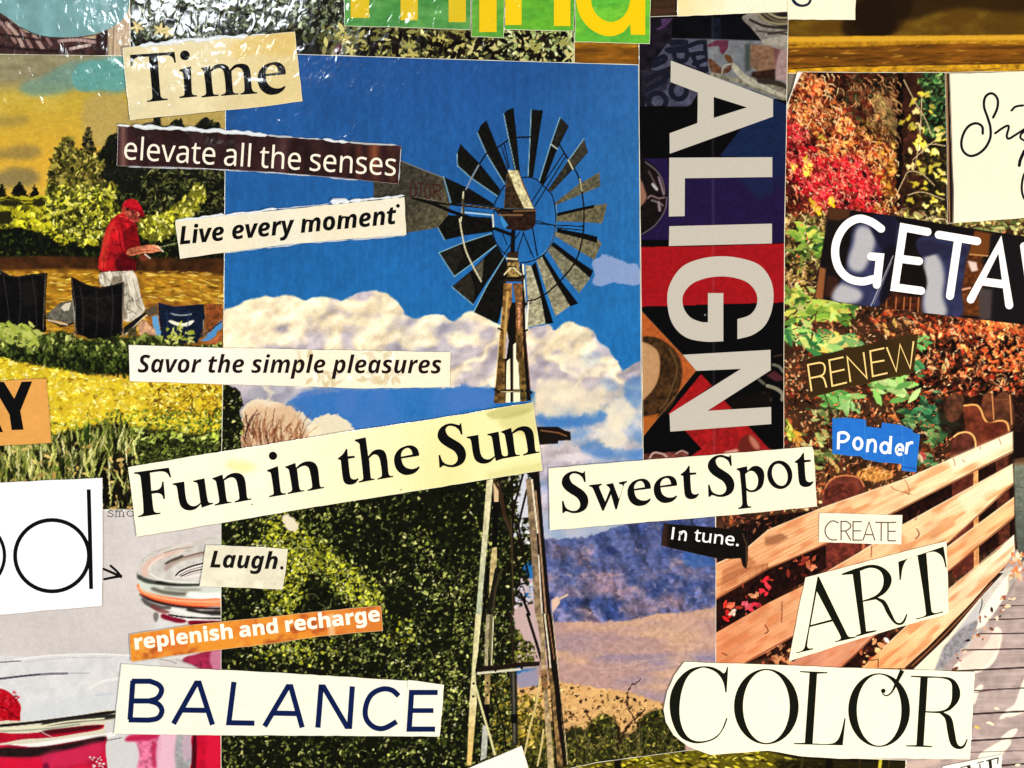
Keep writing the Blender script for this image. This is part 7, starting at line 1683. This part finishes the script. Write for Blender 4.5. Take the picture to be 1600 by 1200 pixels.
# ---- cream label with the foot of a g
def paint_g(p):
    paper_tint(p, (244, 230, 200), 0.03)
    p.mix(np.clip((1150 - p.X) / 80, 0, 1) * 0.55, (238, 196, 124))
    p.line('1230,-14 1230,31', 1.2, (206, 186, 150))
o = clip([(1058, -18), (1337, -18), (1336, 31.5), (1230.5, 31), (1230, 18), (1145, 22), (1058, 26)], 0.60, 'cream scrap at the top edge showing only the foot of a letter g', paint_g, 75)
k = Ink(inkz(o)); k.stroke(path('1238,-14 1238,-2 1243,6 1252,9.5 1262,7 1266,0 1266,-14', closed=False), [5, 5, 5, 4, 4, 4, 4]); k.build('letter', (22, 32, 56), o)

# ---- signature card with black edge
def paint_sig(p):
    paper_tint(p, (240, 230, 202), 0.025)
    p.poly('1470,100 1482,100 1486,230 1490,300 1489,360 1470,360', (20, 14, 14), 'black_border'); p.line('1478,112 1481,230 1483,350', 2.2, (176, 130, 90)); p.line('1483,112 1487,230 1488,350', 1.2, (110, 96, 84))
o = clip([(1476, 114), (1484, 115), (1545, 114), (1614, 111), (1614, 339), (1570, 343), (1487, 349), (1480, 349), (1479, 230)], 0.50, 'cream card with thin black handwriting beside the autumn leaves', paint_sig, 76)
k = Ink(inkz(o))
for q, w in (('1405,735 1430,680 1432,620 1398,585 1358,605 1348,665 1372,740 1388,800 1385,870 1342,940 1270,976 1220,948 1207,885 1238,805 1290,772 1335,790 1340,836', 4.0), ('1418,834 1480,792 1502,790 1490,850 1500,868 1535,850 1660,770', 3.6), ('1520,692 1545,668 1592,660', 3.6), ('1600,880 1575,860 1590,830 1650,810', 3.4), ('1600,945 1575,1000 1568,1035', 5.0), ('1660,1030 1605,1080 1585,1150 1590,1220 1620,1262 1680,1270', 3.6)):
    k.stroke(path(q, 4, 1200, 0, closed=False), w, True)
k.build('handwriting', (18, 18, 22), o)

# ---- GETA...
def paint_get(p):
    def Z(s): return pts(s, 4, 1200, 300)
    p.img[:] = (26, 20, 20); p.lab[:] = p.id('dim_room')
    p.img *= (0.7 + 0.6 * p.noise(30, oct=3))[..., None]
    p.poly(Z('370,90 515,100 505,160 440,180 365,170'), (80, 50, 30), blur=2); p.poly(Z('320,470 360,480 340,690 290,665'), (140, 88, 52), blur=1); p.poly(Z('370,520 440,540 420,660 350,650'), (60, 34, 26), blur=2)
    p.poly(Z('700,620 980,650 980,780 690,740'), (70, 36, 22), tex=0.5, blur=1)
    for x in (740, 800, 850, 890, 940): p.line(Z('%d,660 %d,770' % (x, x - 6)), 2, (206, 130, 80), alpha=0.7)
    p.poly(Z('1200,350 1340,380 1340,780 1200,770'), (96, 54, 26), blur=2, tex=0.4); p.poly(Z('1290,240 1420,265 1400,400 1250,390'), (110, 66, 30), blur=3)
    p.poly(Z('1390,260 1640,320 1640,830 1330,800 1360,560'), (26, 24, 26), blur=3); p.poly(Z('1310,600 1400,610 1390,800 1320,800'), (76, 66, 64), blur=4)
    dn = (50, 52, 82)
    p.poly(path('540,210 640,190 760,150 800,180 830,260 790,420 720,600 680,720 500,690 400,680 440,590 480,480 510,330', 4, 1200, 300), dn, 'person', blur=2, tex=0.25, texsize=16)
    p.poly(path('930,300 1080,280 1250,330 1240,420 1210,620 1200,785 980,770 970,600 975,430', 4, 1200, 300), dn, 'person', blur=2, tex=0.25, texsize=16)
    for q in ('560,220 640,230 670,300 630,430 580,500 510,480 500,420 530,330', '440,580 520,590 590,640 540,695 405,680', '985,380 1060,400 1100,520 1090,650 1110,770 985,770 975,600'):
        p.poly(path(q, 4, 1200, 300), (172, 170, 174), blur=6)
    p.poly(path('640,160 780,150 800,260 760,400 690,330', 4, 1200, 300), (30, 28, 48), blur=4); p.poly(path('940,310 1120,330 1240,350 1230,400 1080,380 960,400', 4, 1200, 300), (44, 42, 66), blur=3)
    p.poly(path('690,420 790,330 830,440 760,640 700,700 720,560', 4, 1200, 300), (24, 22, 30), blur=4); p.poly(path('840,440 960,460 965,640 800,600', 4, 1200, 300), (24, 16, 14), blur=3)
    p.line(Z('780,400 640,715'), 1.1, (206, 206, 214)); p.line(Z('770,440 660,700'), 1, (150, 150, 160))
    p.poly(Z('1245,430 1300,440 1310,490 1270,500'), (220, 190, 180), blur=1); p.line(Z('1215,610 1260,600'), 3, (206, 150, 120)); p.line(Z('1260,390 1370,400'), 2, (190, 140, 90))
    p.sharpen(0.3)
o = clip([(1295, 324), (1400, 338), (1510, 356), (1614, 372), (1614, 509), (1560, 503), (1440, 489), (1330, 476), (1272, 466), (1284, 395)], 0.55, 'dark photo scrap with large white rounded letters GETA cut off at the right', paint_get, 77, base='dim_room', edge=(40, 34, 32))
k = Ink(inkz(o))
def gz(q): return path(q, 4, 1200, 300, closed=False)
for q in ('705,230 640,186 560,168 475,220 422,330 430,450 490,532 580,560 655,545', '642,403* 698,408* 678,580*', '995,250* 845,222* 790,596* 955,618*', '822,418* 942,433*', '1065,268* 1305,308*', '1187,290* 1135,650*', '1265,672* 1447,328* 1505,708*', '1340,560* 1478,578*', '1598,340* 1630,560* 1700,700*'):
    k.stroke(gz(q), 12.5, True)
k.build('lettering', (250, 244, 240), o)

# ---- Time
def paint_time(p):
    paper_tint(p, (214, 198, 158), 0.06)
    p.mix(np.clip((p.X - 330) / 90, 0, 1) * 0.35, (206, 176, 104))
    p.mix(p.cover(path('360,70 460,52 462,85 400,84 370,92'), 6) * 0.4, (206, 166, 80))
o = clip([(192, 75), (260, 68), (370, 58), (461, 50), (467, 105), (473, 158.5), (400, 168), (300, 178), (204, 188), (197, 130)], 0.62, 'tan clipping with black serif word Time', paint_time, 78)
k = Ink(inkz(o))
roman(k, 'T'); roman(k, 'm')
roman(k, 'i', za(510, 355, ZD), 1.045, math.radians(4.3)); k.disc(185 + 557/5.333, 45 + 224/5.333, 7.6)
roman(k, 'e', za(1398, 370, ZD), 1.11, math.radians(3.4))
k.build('lettering', BLK, o)
bead('sealer_glint', [(218, 72), (262, 67), (310, 62), (360, 58.5), (388, 56)], 9.5, 0.66*MM, o, 1); bead('sealer_glint', [(392, 55.5), (416, 53.5)], 5, 0.66*MM, o, 2)
# ---- elevate all the senses
def paint_elev(p):
    p.img[:] = (46, 26, 26); X = p.X
    n = p.noise(12, 60, 3)
    p.img *= (0.55 + 0.95 * n)[..., None]
    p.mix(np.clip(1 - np.abs(X - 193) / 9, 0, 1) * 0.75, (150, 112, 102)); p.mix(np.clip(1 - np.abs(X - 440) / 16, 0, 1) * 0.35, (130, 92, 96))
    for x, w, c, a in ((585, 14, (150, 90, 56), 0.8), (560, 8, (110, 64, 44), .5), (612, 8, (120, 70, 44), .6), (500, 16, (84, 54, 50), .5), (380, 20, (70, 44, 48), .4), (230, 30, (60, 30, 30), .5)):
        p.mix(np.clip(1 - np.abs(X - x) / w, 0, 1) * a * np.clip(p.noise(20, 26, 2) * 2 - 0.3, 0, 1), c)
    p.mix(p.noise(26, 20, 3) ** 3 * 0.5, (90, 62, 64))
o = clip([(185, 196.5), (300, 203), (420, 212), (540, 221), (627.5, 228.5), (623, 288), (520, 277), (400, 268), (290, 262), (183, 259.5)], 0.64, 'dark brown glossy strip with thin white words elevate all the senses', paint_elev, 79, base='brown_print', edge=(150, 130, 120))
k = Ink(inkz(o)); text(k, 'R', 'elevate all the senses', (194, 249), (618, 275), 49, space=62); k.build('lettering', (238, 226, 206), o)
bead('sealer_glint', [(183, 196), (204, 196.5)], 8, 0.68*MM, o, 3); bead('sealer_glint', [(208, 197.5), (280, 201), (352, 206), (418, 211.5)], 9, 0.68*MM, o, 4); bead('sealer_glint', [(418, 212), (470, 216), (505, 218.5)], 4, 0.66*MM, o, 5, 0.8); bead('sealer_glint', [(505, 219), (545, 222.5)], 8, 0.68*MM, o, 6); bead('sealer_glint', [(545, 223), (620, 227.5)], 4, 0.66*MM, o, 7)
bead('sealer_glint', [(200, 261), (300, 263.5), (400, 268.5), (500, 276), (560, 282)], 3.2, 0.65*MM, o, 8, 0.75); bead('sealer_glint', [(627, 232), (623, 284)], 2.2, 0.65*MM, o, 9, 0.8)
# ---- Live every moment
o = clip([(274.5, 346), (350, 337), (450, 327), (540, 318), (632, 308.5), (635, 367), (540, 374), (440, 383), (350, 395), (282, 404.5)], 0.66, 'cream strip with bold slanted words Live every moment', plain((226, 216, 192), 0.035, (232, 208, 166)), 80)
k = Ink(inkz(o)); text(k, 'I', 'Live every moment', (282, 382), (621, 349.5), 39, bold=0.35); k.disc(622, 322, 3.0); k.build('lettering', BLK, o)
bead('sealer_glint', [(275, 345), (300, 342), (330, 338.5), (352, 336)], 6.5, 0.68*MM, o, 11); bead('sealer_glint', [(352, 336), (400, 331), (434, 326)], 5.5, 0.68*MM, o, 12); bead('sealer_glint', [(434, 327), (515, 319)], 2.6, 0.67*MM, o, 13); bead('sealer_glint', [(516, 316), (530, 315), (546, 314)], 13, 0.68*MM, o, 14); bead('sealer_glint', [(546, 315), (590, 311), (632, 306)], 6, 0.68*MM, o, 15, 0.75)
bead('sealer_glint', [(350, 396), (400, 389), (480, 380), (560, 374), (634, 368)], 3.6, 0.66*MM, o, 16, 0.8)
# ---- Savor the simple pleasures
def paint_savor(p):
    paper_tint(p, (238, 230, 216), 0.03)
    p.mix(np.clip((p.X - 330) / 160, 0, 1) * 0.6, (246, 226, 186))
    r = p.r
    for cx, cy, n in ((478, 552, 7), (506, 592, 9), (500, 600, 6), (575, 556, 9), (606, 556, 7), (585, 590, 12), (612, 594, 9), (560, 592, 5)):
        for i in range(n):
            x, y, a = cx + r.normal(0, 9), cy + r.normal(0, 6), r.uniform(0, 3.1)
            c = [(214, 196, 160), (222, 206, 176), (206, 188, 150), (252, 248, 238)][r.integers(0, 4)]
            p.leaf(x, y, r.uniform(6, 11), r.uniform(2.5, 4.5), a, np.array(c, np.float32), 0.8)
            p.line([(x - 6*math.cos(a), y - 6*math.sin(a)), (x + 6*math.cos(a), y + 6*math.sin(a))], 0.9, (190, 170, 134), alpha=0.7)
o = clip([(201.5, 539), (330, 543), (480, 546), (600, 548), (704, 550), (703, 604.5), (570, 607), (450, 603), (330, 600), (203, 595.5)], 0.62, 'cream strip with slanted words Savor the simple pleasures and faint printed flowers', paint_savor, 81)
k = Ink(inkz(o)); text(k, 'I', 'Savor the simple pleasures', (216, 582), (690, 583.5), 39); k.build('lettering', (28, 16, 16), o)
# ---- Fun in the Sun
def paint_fun(p):
    X, Y = p.X, p.Y
    paper_tint(p, (250, 240, 208), 0.03)
    t = np.clip((X - 400) / 300, 0, 1)
    p.mix(t * 0.85, (238, 224, 158)); p.mix(np.clip((X - 560) / 220, 0, 1) * np.clip((p.noise(70, oct=3) - .4) * 3, 0, 1) * 0.6, (216, 208, 140))
    p.mix(p.cover(path('353,722 390,722 402,732 370,738'), 7) * 0.5, (246, 214, 120))
    p.mix(p.cover(path('760,645 832,628 834,640 800,652 770,655', n=3), 2) * 0.7, (176, 170, 110)); p.mix(p.cover(path('780,656 834,642 834,690 815,680 790,672'), 5) * 0.35, (160, 160, 96)); p.mix(p.cover(pts('760,738 846,722 848,736 762,750'), 4) * 0.5, (196, 196, 134))
    for x, y in ((394, 788), (627, 765), (634, 654)): p.leaf(x, y, 1.6, 1.3, 0, np.array((120, 100, 60), np.float32))
o = clip([(200.5, 730), (300, 712.5), (420, 694), (550, 673), (680, 654), (832.5, 628.5), (835, 645), (842, 690), (848, 735), (730, 754), (600, 775), (480, 794), (340, 818), (214, 838.5), (207, 780)], 0.68, 'long tilted cream strip with large black serif words Fun in the Sun', paint_fun, 82)
for w in (('F', 'u', 'n'), ('i', 'N'), ('t', 'h', 'e'), ('S', 'U', 'M')):
    k = Ink(inkz(o))
    for ch in w:
        if ch == 'N': roman(k, 'n', za(1203, 518, ZA))
        elif ch == 'U': roman(k, 'u', za(985, 387, ZB))
        elif ch == 'M': roman(k, 'n', za(1236, 354, ZB), 0.985)
        else: roman(k, ch)
        if ch == 'i': k.disc(*za(1115, 433, ZA), 6.5)
    k.build('printed_word', BLK, o)
# ---- Sweet Spot
o = clip([(857, 731.5), (960, 722.5), (1080, 713), (1180, 705), (1268, 697.5), (1271, 704), (1276, 791), (1180, 801), (1080, 810), (960, 819.5), (859, 828.5), (858, 780)], 0.70, 'cream strip with black serif words Sweet Spot over the windmill picture', plain((242, 230, 200), 0.03), 83)
rs = math.radians(2.2)
k = Ink(inkz(o))
roman(k, 'S', za(232, 168, ZC), 0.96, rs); roman(k, 'w')
roman(k, 'e', za(607, 260, ZC), 0.925, rs); roman(k, 'e', za(756, 243, ZC), 0.925, rs); roman(k, 't', za(774, 190, ZC), 0.93, rs)
k.build('printed_word', BLK, o)
k = Ink(inkz(o))
roman(k, 'S', za(1061, 76, ZC), 0.96, rs); roman(k, 'p')
c = za(1338, 188, ZC); k.disc(c[0], c[1], 19.6, 22.4, -0.15, (11.8, 17.6, -0.28))
roman(k, 't', za(1422, 118, ZC), 0.95, rs)
k.build('printed_word', BLK, o)

# ---- Y, od
def paint_y(p): paper_tint(p, (214, 152, 84), 0.05)
o = clip([(-14, 596), (40, 593), (73, 591.5), (77, 640), (81, 692), (40, 694.5), (-14, 697)], 0.60, 'orange scrap with a bold black letter Y at the left edge', paint_y, 84, edge=(190, 140, 84))
k = Ink(inkz(o)); k.shape([pts('-60,-20 28,-12 92,92 138,-14 204,-16 130,168 150,285 76,288 62,190', 4, 0, 600)]); k.shape([pts('-40,180 -4,236 22,300 -50,304', 4, 0, 600)]); k.build('letter', BLK, o)
o = clip([(-14, 755), (60, 751), (160.5, 746.5), (161, 850), (159.5, 947), (80, 953), (-14, 962)], 0.60, 'large white card with thin round letters od at the left edge', plain((246, 244, 246), 0.015), 85, edge=(236, 234, 234))
k = Ink(inkz(o)); k.disc(82, 868, 60.8, 58.8, 0, (54.6, 52.6)); k.stroke(pts('557,658 565,960 572,1280', 4, 0, 600), 6.2); k.disc(-50, 868, 60.5, 58.5, 0, (55.2, 53.2)); k.build('lettering', BLK, o)
# ---- Laugh.
def paint_laugh(p):
    paper_tint(p, (222, 214, 188), 0.05)
    n = p.noise(16, oct=3); p.mix(np.clip((n - .5) * 4, 0, 1) * np.clip((p.Y - 862) / 30, 0, 1) * 0.55, (246, 238, 210)); p.mix(np.clip((.42 - n) * 4, 0, 1) * 0.35, (190, 182, 160))
o = clip([(322, 851), (390, 854), (450, 857.5), (447, 890), (442, 921), (380, 918), (312, 916), (318, 880)], 0.62, 'small translucent beige scrap with slanted word Laugh', paint_laugh, 86)
k = Ink(inkz(o)); text(k, 'I', 'Laugh.', (329, 886), (443, 889), 36.5, bold=0.3); k.build('lettering', (22, 18, 16), o)
# ---- replenish and recharge
def paint_rep(p):
    p.img[:] = (222, 142, 56); p.lab[:] = p.id('orange_print')
    n = p.noise(30, oct=3); p.mix(np.clip((n - .45) * 4, 0, 1) * 0.8, (206, 110, 52)); p.mix(np.clip((p.noise(22, oct=3) - .56) * 5, 0, 1) * 0.6, (232, 170, 84)); p.mix(np.clip((p.X - 480) / 80, 0, 1) * 0.5, (190, 104, 56))
    p.mix(np.clip((p.noise(20, oct=4) - .62) * 6, 0, 1) * 0.7, (150, 76, 38)); p.mix(p.cover(pts('512,960 522,958 524,995 514,998'), 3) * 0.6, (230, 200, 170))
o = clip([(203, 991), (300, 976), (420, 963.5), (500, 955), (595.5, 946), (598.5, 985), (500, 994), (420, 1006), (320, 1018), (205, 1033.5)], 0.64, 'orange marbled strip with bold white words replenish and recharge', paint_rep, 87, base='orange_print', edge=(232, 190, 140))
k = Ink(inkz(o)); text(k, 'B', 'replenish and recharge', (212.5, 1014), (594, 969.5), 31, space=62, bold=0.55); k.build('lettering', (250, 240, 220), o)
# ---- BALANCE and its separate E
NAVY = (14, 26, 70)
o = clip([(190, 1037), (300, 1044), (420, 1050), (540, 1057), (637, 1063), (634, 1105), (630, 1150), (500, 1149), (350, 1148.5), (178, 1146.5), (184, 1090)], 0.60, 'long pale card with navy letters BALANC', plain((234, 234, 214), 0.025), 88)
k = Ink(inkz(o))
for q, z_ in (('833,652* 815,896*', 5), ('826,656* 940,656* 995,680 1012,715 985,762 935,779* 822,779*', 5), ('935,779* 990,798 1014,840 990,885 930,899* 806,897*', 5), ('1086,922* 1229,668* 1247,668* 1330,928*', 5), ('1142,836* 1288,838*', 5), ('1464,660* 1432,915* 1592,918*', 5), ('55,938* 201,690* 219,690* 290,945*', 6), ('108,855* 266,858*', 6), ('388,946* 408,692* 424,692* 568,938* 586,938* 603,688*', 6), ('893,748 850,712 790,705 722,740 687,815 690,890 738,942 800,950 880,908', 6)):
    k.stroke(path(q, 4, 0 if z_ == 5 else 400, 900, closed=False), 8.2)
k.build('lettering', NAVY, o)
o = clip([(637.5, 1062), (665, 1065.5), (694, 1069.5), (691, 1110), (687, 1150.5), (628.5, 1150), (633, 1105)], 0.63, 'small pale card with one navy letter E at the end of BALANC', plain((236, 234, 214), 0.025), 89)
k = Ink(inkz(o)); k.stroke(path('1136,726* 973,726* 958,955* 1120,955*', 4, 400, 900, closed=False), 8.2); k.stroke(pts('966,839 1110,839', 4, 400, 900), 7.6); k.build('letter', NAVY, o)
# ---- blank corner at the bottom
o = clip([(722, 1212), (732, 1200), (815, 1164.5), (826, 1200), (830, 1212)], 0.60, 'blank white paper corner at the bottom edge by the windmill legs', plain((234, 228, 222), 0.015), 90, name='paper_scrap')
# ---- RENEW
def paint_ren(p):
    p.img[:] = (62, 46, 22); p.img *= (0.8 + 0.4 * p.noise(40, oct=3))[..., None]; p.mix(np.clip((1345 - p.X) / 90, 0, 1) * np.clip((600 - p.Y) / 60, 0, 1) * 0.6, (26, 18, 10))
o = clip([(1260, 561), (1330, 543.5), (1400, 528), (1434, 521.5), (1431, 550), (1427, 582), (1380, 593), (1320, 607), (1264, 622), (1262, 590)], 0.57, 'dark olive strip with thin gold capitals RENEW', paint_ren, 91, base='olive_print', edge=(80, 62, 36))
k = Ink(inkz(o))
def rz(q): return path(q, 7.2727, 1225, 480, closed=False)
for q in ('310,955* 268,655* 400,630* 445,645 462,700 445,760 400,785* 295,806*', '405,785* 440,800 460,840 480,912*', '672,568* 510,602* 545,895* 712,855*', '530,742* 685,708*', '752,850* 714,565* 938,805* 900,512*', '1135,465* 975,500* 1005,785* 1172,748*', '992,630* 1138,605*', '1162,455* 1272,728* 1315,425* 1430,695* 1468,388*'):
    k.stroke(rz(q), 2.5)
k.build('lettering', (240, 206, 130), o)
# ---- Ponder
def paint_pon(p):
    p.img[:] = (44, 112, 192); p.img *= (0.96 + 0.08 * p.noise(9, oct=2))[..., None]
    for x in (1232, 1410, 1352): p.line([(x - 2, 650), (x + 2, 745)], 1.0, (90, 150, 210), alpha=0.7)
    p.line('1408,729 1431,733', 2, (30, 84, 160))
o = clip(pts('400,215 480,210 610,222 612,265 705,276 712,241 830,256 900,285 905,303 948,316 925,551 835,541 832,500 700,490 598,470 575,450 520,450 400,436', 4, 1200, 600), 0.57, 'jagged blue scrap with white word Ponder above the fence', paint_pon, 92, base='blue_print', edge=(60, 126, 200), amp=0.7)
k = Ink(inkz(o))
def pz(q): return path(q, 4, 1200, 600, closed=False)
for q in ('437,408* 440,303*', '440,306* 480,305 502,330 480,357 440,360*', '618,425* 626,345*', '624,375* 645,350 664,358 670,385 665,428*', '766,325* 759,437*', '802,408* 840,412* 840,394 825,378 806,390 800,414 813,440 836,436', '860,438* 870,365*', '866,390* 882,370 905,365*'):
    k.stroke(pz(q), 4.3)
k.disc(1200 + 560/4, 600 + 372/4, 8.6, 10.8, 0, (4.2, 6.4)); k.disc(1200 + 729/4, 600 + 398/4, 8.6, 10.0, 0, (4.2, 5.6))
k.build('lettering', (244, 246, 248), o)
# ---- In tune.
def paint_tune(p):
    p.img[:] = (20, 16, 14); p.img *= (0.75 + 0.5 * p.noise(12, oct=2))[..., None]
    p.mix(np.clip((1047 - p.X) / 8, 0, 1) * 0.7, (74, 48, 36)); p.line('1160,834 1166,850 1166,884', 2, (84, 60, 44))
o = clip([(1037.5, 818), (1090, 822), (1130, 825.5), (1167.5, 828.5), (1168.5, 855), (1168, 876), (1166, 889), (1161, 885), (1157.5, 872), (1140, 873), (1119, 872), (1070, 861), (1033, 852), (1035, 832)], 0.57, 'small black strip with white words In tune on the mountain picture', paint_tune, 93, base='black_print', edge=(44, 34, 30))
k = Ink(inkz(o)); k.stroke(pts('1052.5,823.5 1050,842.5'), 3.4); k.stroke(path('1061,844* 1062.5,829.5* 1063,834 1066,830.5 1070,831 1071.5,835 1070,845*', closed=False), 3.2); text(k, 'R', 'tune.', (1084, 845), (1153.5, 853), 27, bold=0.25); k.build('lettering', (240, 240, 236), o)
# ---- CREATE
o = clip([(1280, 801), (1345, 803), (1409.5, 804.5), (1408, 850.5), (1345, 849), (1278.5, 847)], 0.57, 'small cream scrap with thin grey capitals CREATE on the fence', plain((244, 226, 204), 0.03), 94)
k = Ink(inkz(o))
for q in ('440,868 400,855 364,885 355,925 375,962 400,974 430,972', '455,976* 455,858* 490,858* 516,885 490,915 455,918*', '482,918* 516,976*', '585,860* 530,860* 530,975* 586,975*', '530,917* 580,917*', '592,976* 630,862* 666,977*', '608,940* 654,942*', '668,864* 744,865*', '706,865* 705,981*', '800,864* 748,865* 748,979* 798,979*', '748,920* 796,920*'):
    k.stroke(pz(q), 1.9)
k.build('lettering', (84, 78, 66), o)
# ---- ART
DID = (18, 20, 12)
o = clip([(1258, 902), (1330, 883), (1400, 865), (1478.5, 845), (1480.5, 900), (1482, 958.5), (1400, 981), (1320, 1005), (1232, 1033), (1245, 965)], 0.59, 'tilted cream card with tall thin-and-thick serif letters ART', plain((252, 242, 206), 0.02), 95)
k = Ink(inkz(o))
def az(q): return path(q, 4, 1200, 900)
k.shape([az('308,2* 316,2* 488,355 505,378 545,377* 546,384* 417,413* 415,407* 448,395 452,378 402,282* 260,318* 243,435 252,450 280,450* 281,457* 175,482* 174,476* 210,465 228,440'), az('303,95* 264,305* 395,270*')])
k.shape([az('458,-15* 560,-52 650,-72 720,-52 765,-5 768,45 735,100 685,134* 730,155 770,230 800,285 832,288 863,235* 870,237* 850,290 820,306 785,292 742,235 710,172 672,145* 592,160* 612,345* 675,337* 677,344* 546,379* 545,372* 578,357* 527,-12* 460,-7*'), az('574,-33* 640,-52 698,-32 720,20 708,80 668,122 591,152*')])
k.shape([az('820,25* 812,-90* 1095,-185* 1115,-55* 1107,-53* 1085,-122 1040,-152 987,-145* 1020,215 1038,230 1090,219* 1092,226* 925,271* 923,264* 968,252 985,235 932,-127* 872,-108 842,-60 828,24*')])
k.build('lettering', DID, o)
# ---- COLOR
o = clip([(1036.5, 1108), (1042, 1080), (1053, 1055), (1069, 1033.5), (1140, 1036), (1200, 1038), (1300, 1042), (1420, 1046), (1523, 1049.5), (1519, 1120), (1515, 1186), (1400, 1184.5), (1310, 1185), (1250, 1181), (1200, 1172.5), (1150, 1176), (1110, 1179), (1075, 1166), (1052, 1148), (1040, 1128)], 0.64, 'large cream card with tall thin-and-thick serif letters COLOR', plain((253, 245, 212), 0.015), 96)
k = Ink(inkz(o))
def c7(q): return path(q, 4, 800, 900)
k.shape([c7('1350,568* 1340,726* 1332,726* 1318,660 1280,605 1225,577 1180,573 1110,612 1068,690 1047,800 1051,900 1080,980 1122,1020 1180,1031 1250,1014 1302,970 1338,885* 1346,887* 1322,950 1272,1012 1190,1041 1120,1039 1050,1002 1005,922 985,830 990,740 1030,652 1100,586 1180,563 1250,567 1300,590 1325,605 1342,568*')])
k.disc(1197, 1103.5, 50.5, 59, 0, (36.5, 56.8))
k.shape([az('198,592* 370,599* 370,606* 305,609* 277,1044* 400,1044 442,1008 476,885* 483,887* 465,1056* 160,1049* 160,1042* 228,1040* 258,604* 197,599*')])
k.disc(1200 + 692/4, 900 + 836/4, 48.2, 57.6, 0, (34.8, 55.6))
k.shape([az('890,621* 1060,627 1150,640 1194,700 1192,770 1140,832 1095,850* 1142,880 1164,970 1182,1048 1210,1060 1240,1015* 1246,1018* 1222,1070 1180,1079 1140,1052 1118,970 1103,890 1070,856* 982,851* 970,1055* 1025,1061* 1025,1068* 860,1063* 860,1056* 925,1054* 950,633* 890,629*'), az('996,635* 1080,637 1138,660 1147,720 1140,790 1108,830 1050,843 984,842*')])
k.stroke(path('837,588 802,660 772,722 738,746 712,732', 4, 1200, 900, closed=False), [7.4, 5.0, 2.6, 2.2, 2.0]); k.disc(1379.5, 1079, 3.6)
k.build('lettering', DID, o)
# ---- NE at the bottom edge
o = clip([(1466, 1212), (1472, 1197), (1520, 1187), (1566, 1177.5), (1563, 1212)], 0.59, 'small white scrap with tops of letters NE at the bottom right', plain((248, 240, 226), 0.02), 97)
k = Ink(inkz(o))
for q, w in (('1500,1199* 1516,1195*', 1.6), ('1512,1196* 1524,1216*', 5.0), ('1530,1193* 1533,1216*', 2.0), ('1526,1192* 1537,1189*', 1.5), ('1546,1187* 1549,1216*', 5.0), ('1540,1188.5* 1559,1183.5*', 2.0), ('1559,1183* 1558,1193*', 2.0), ('1549,1204* 1556,1202*', 1.6)):
    k.stroke(path(q, closed=False), w)
k.build('lettering', (40, 36, 24), o)
for o in SC.objects:
    if '_z' in o.keys(): del o['_z']
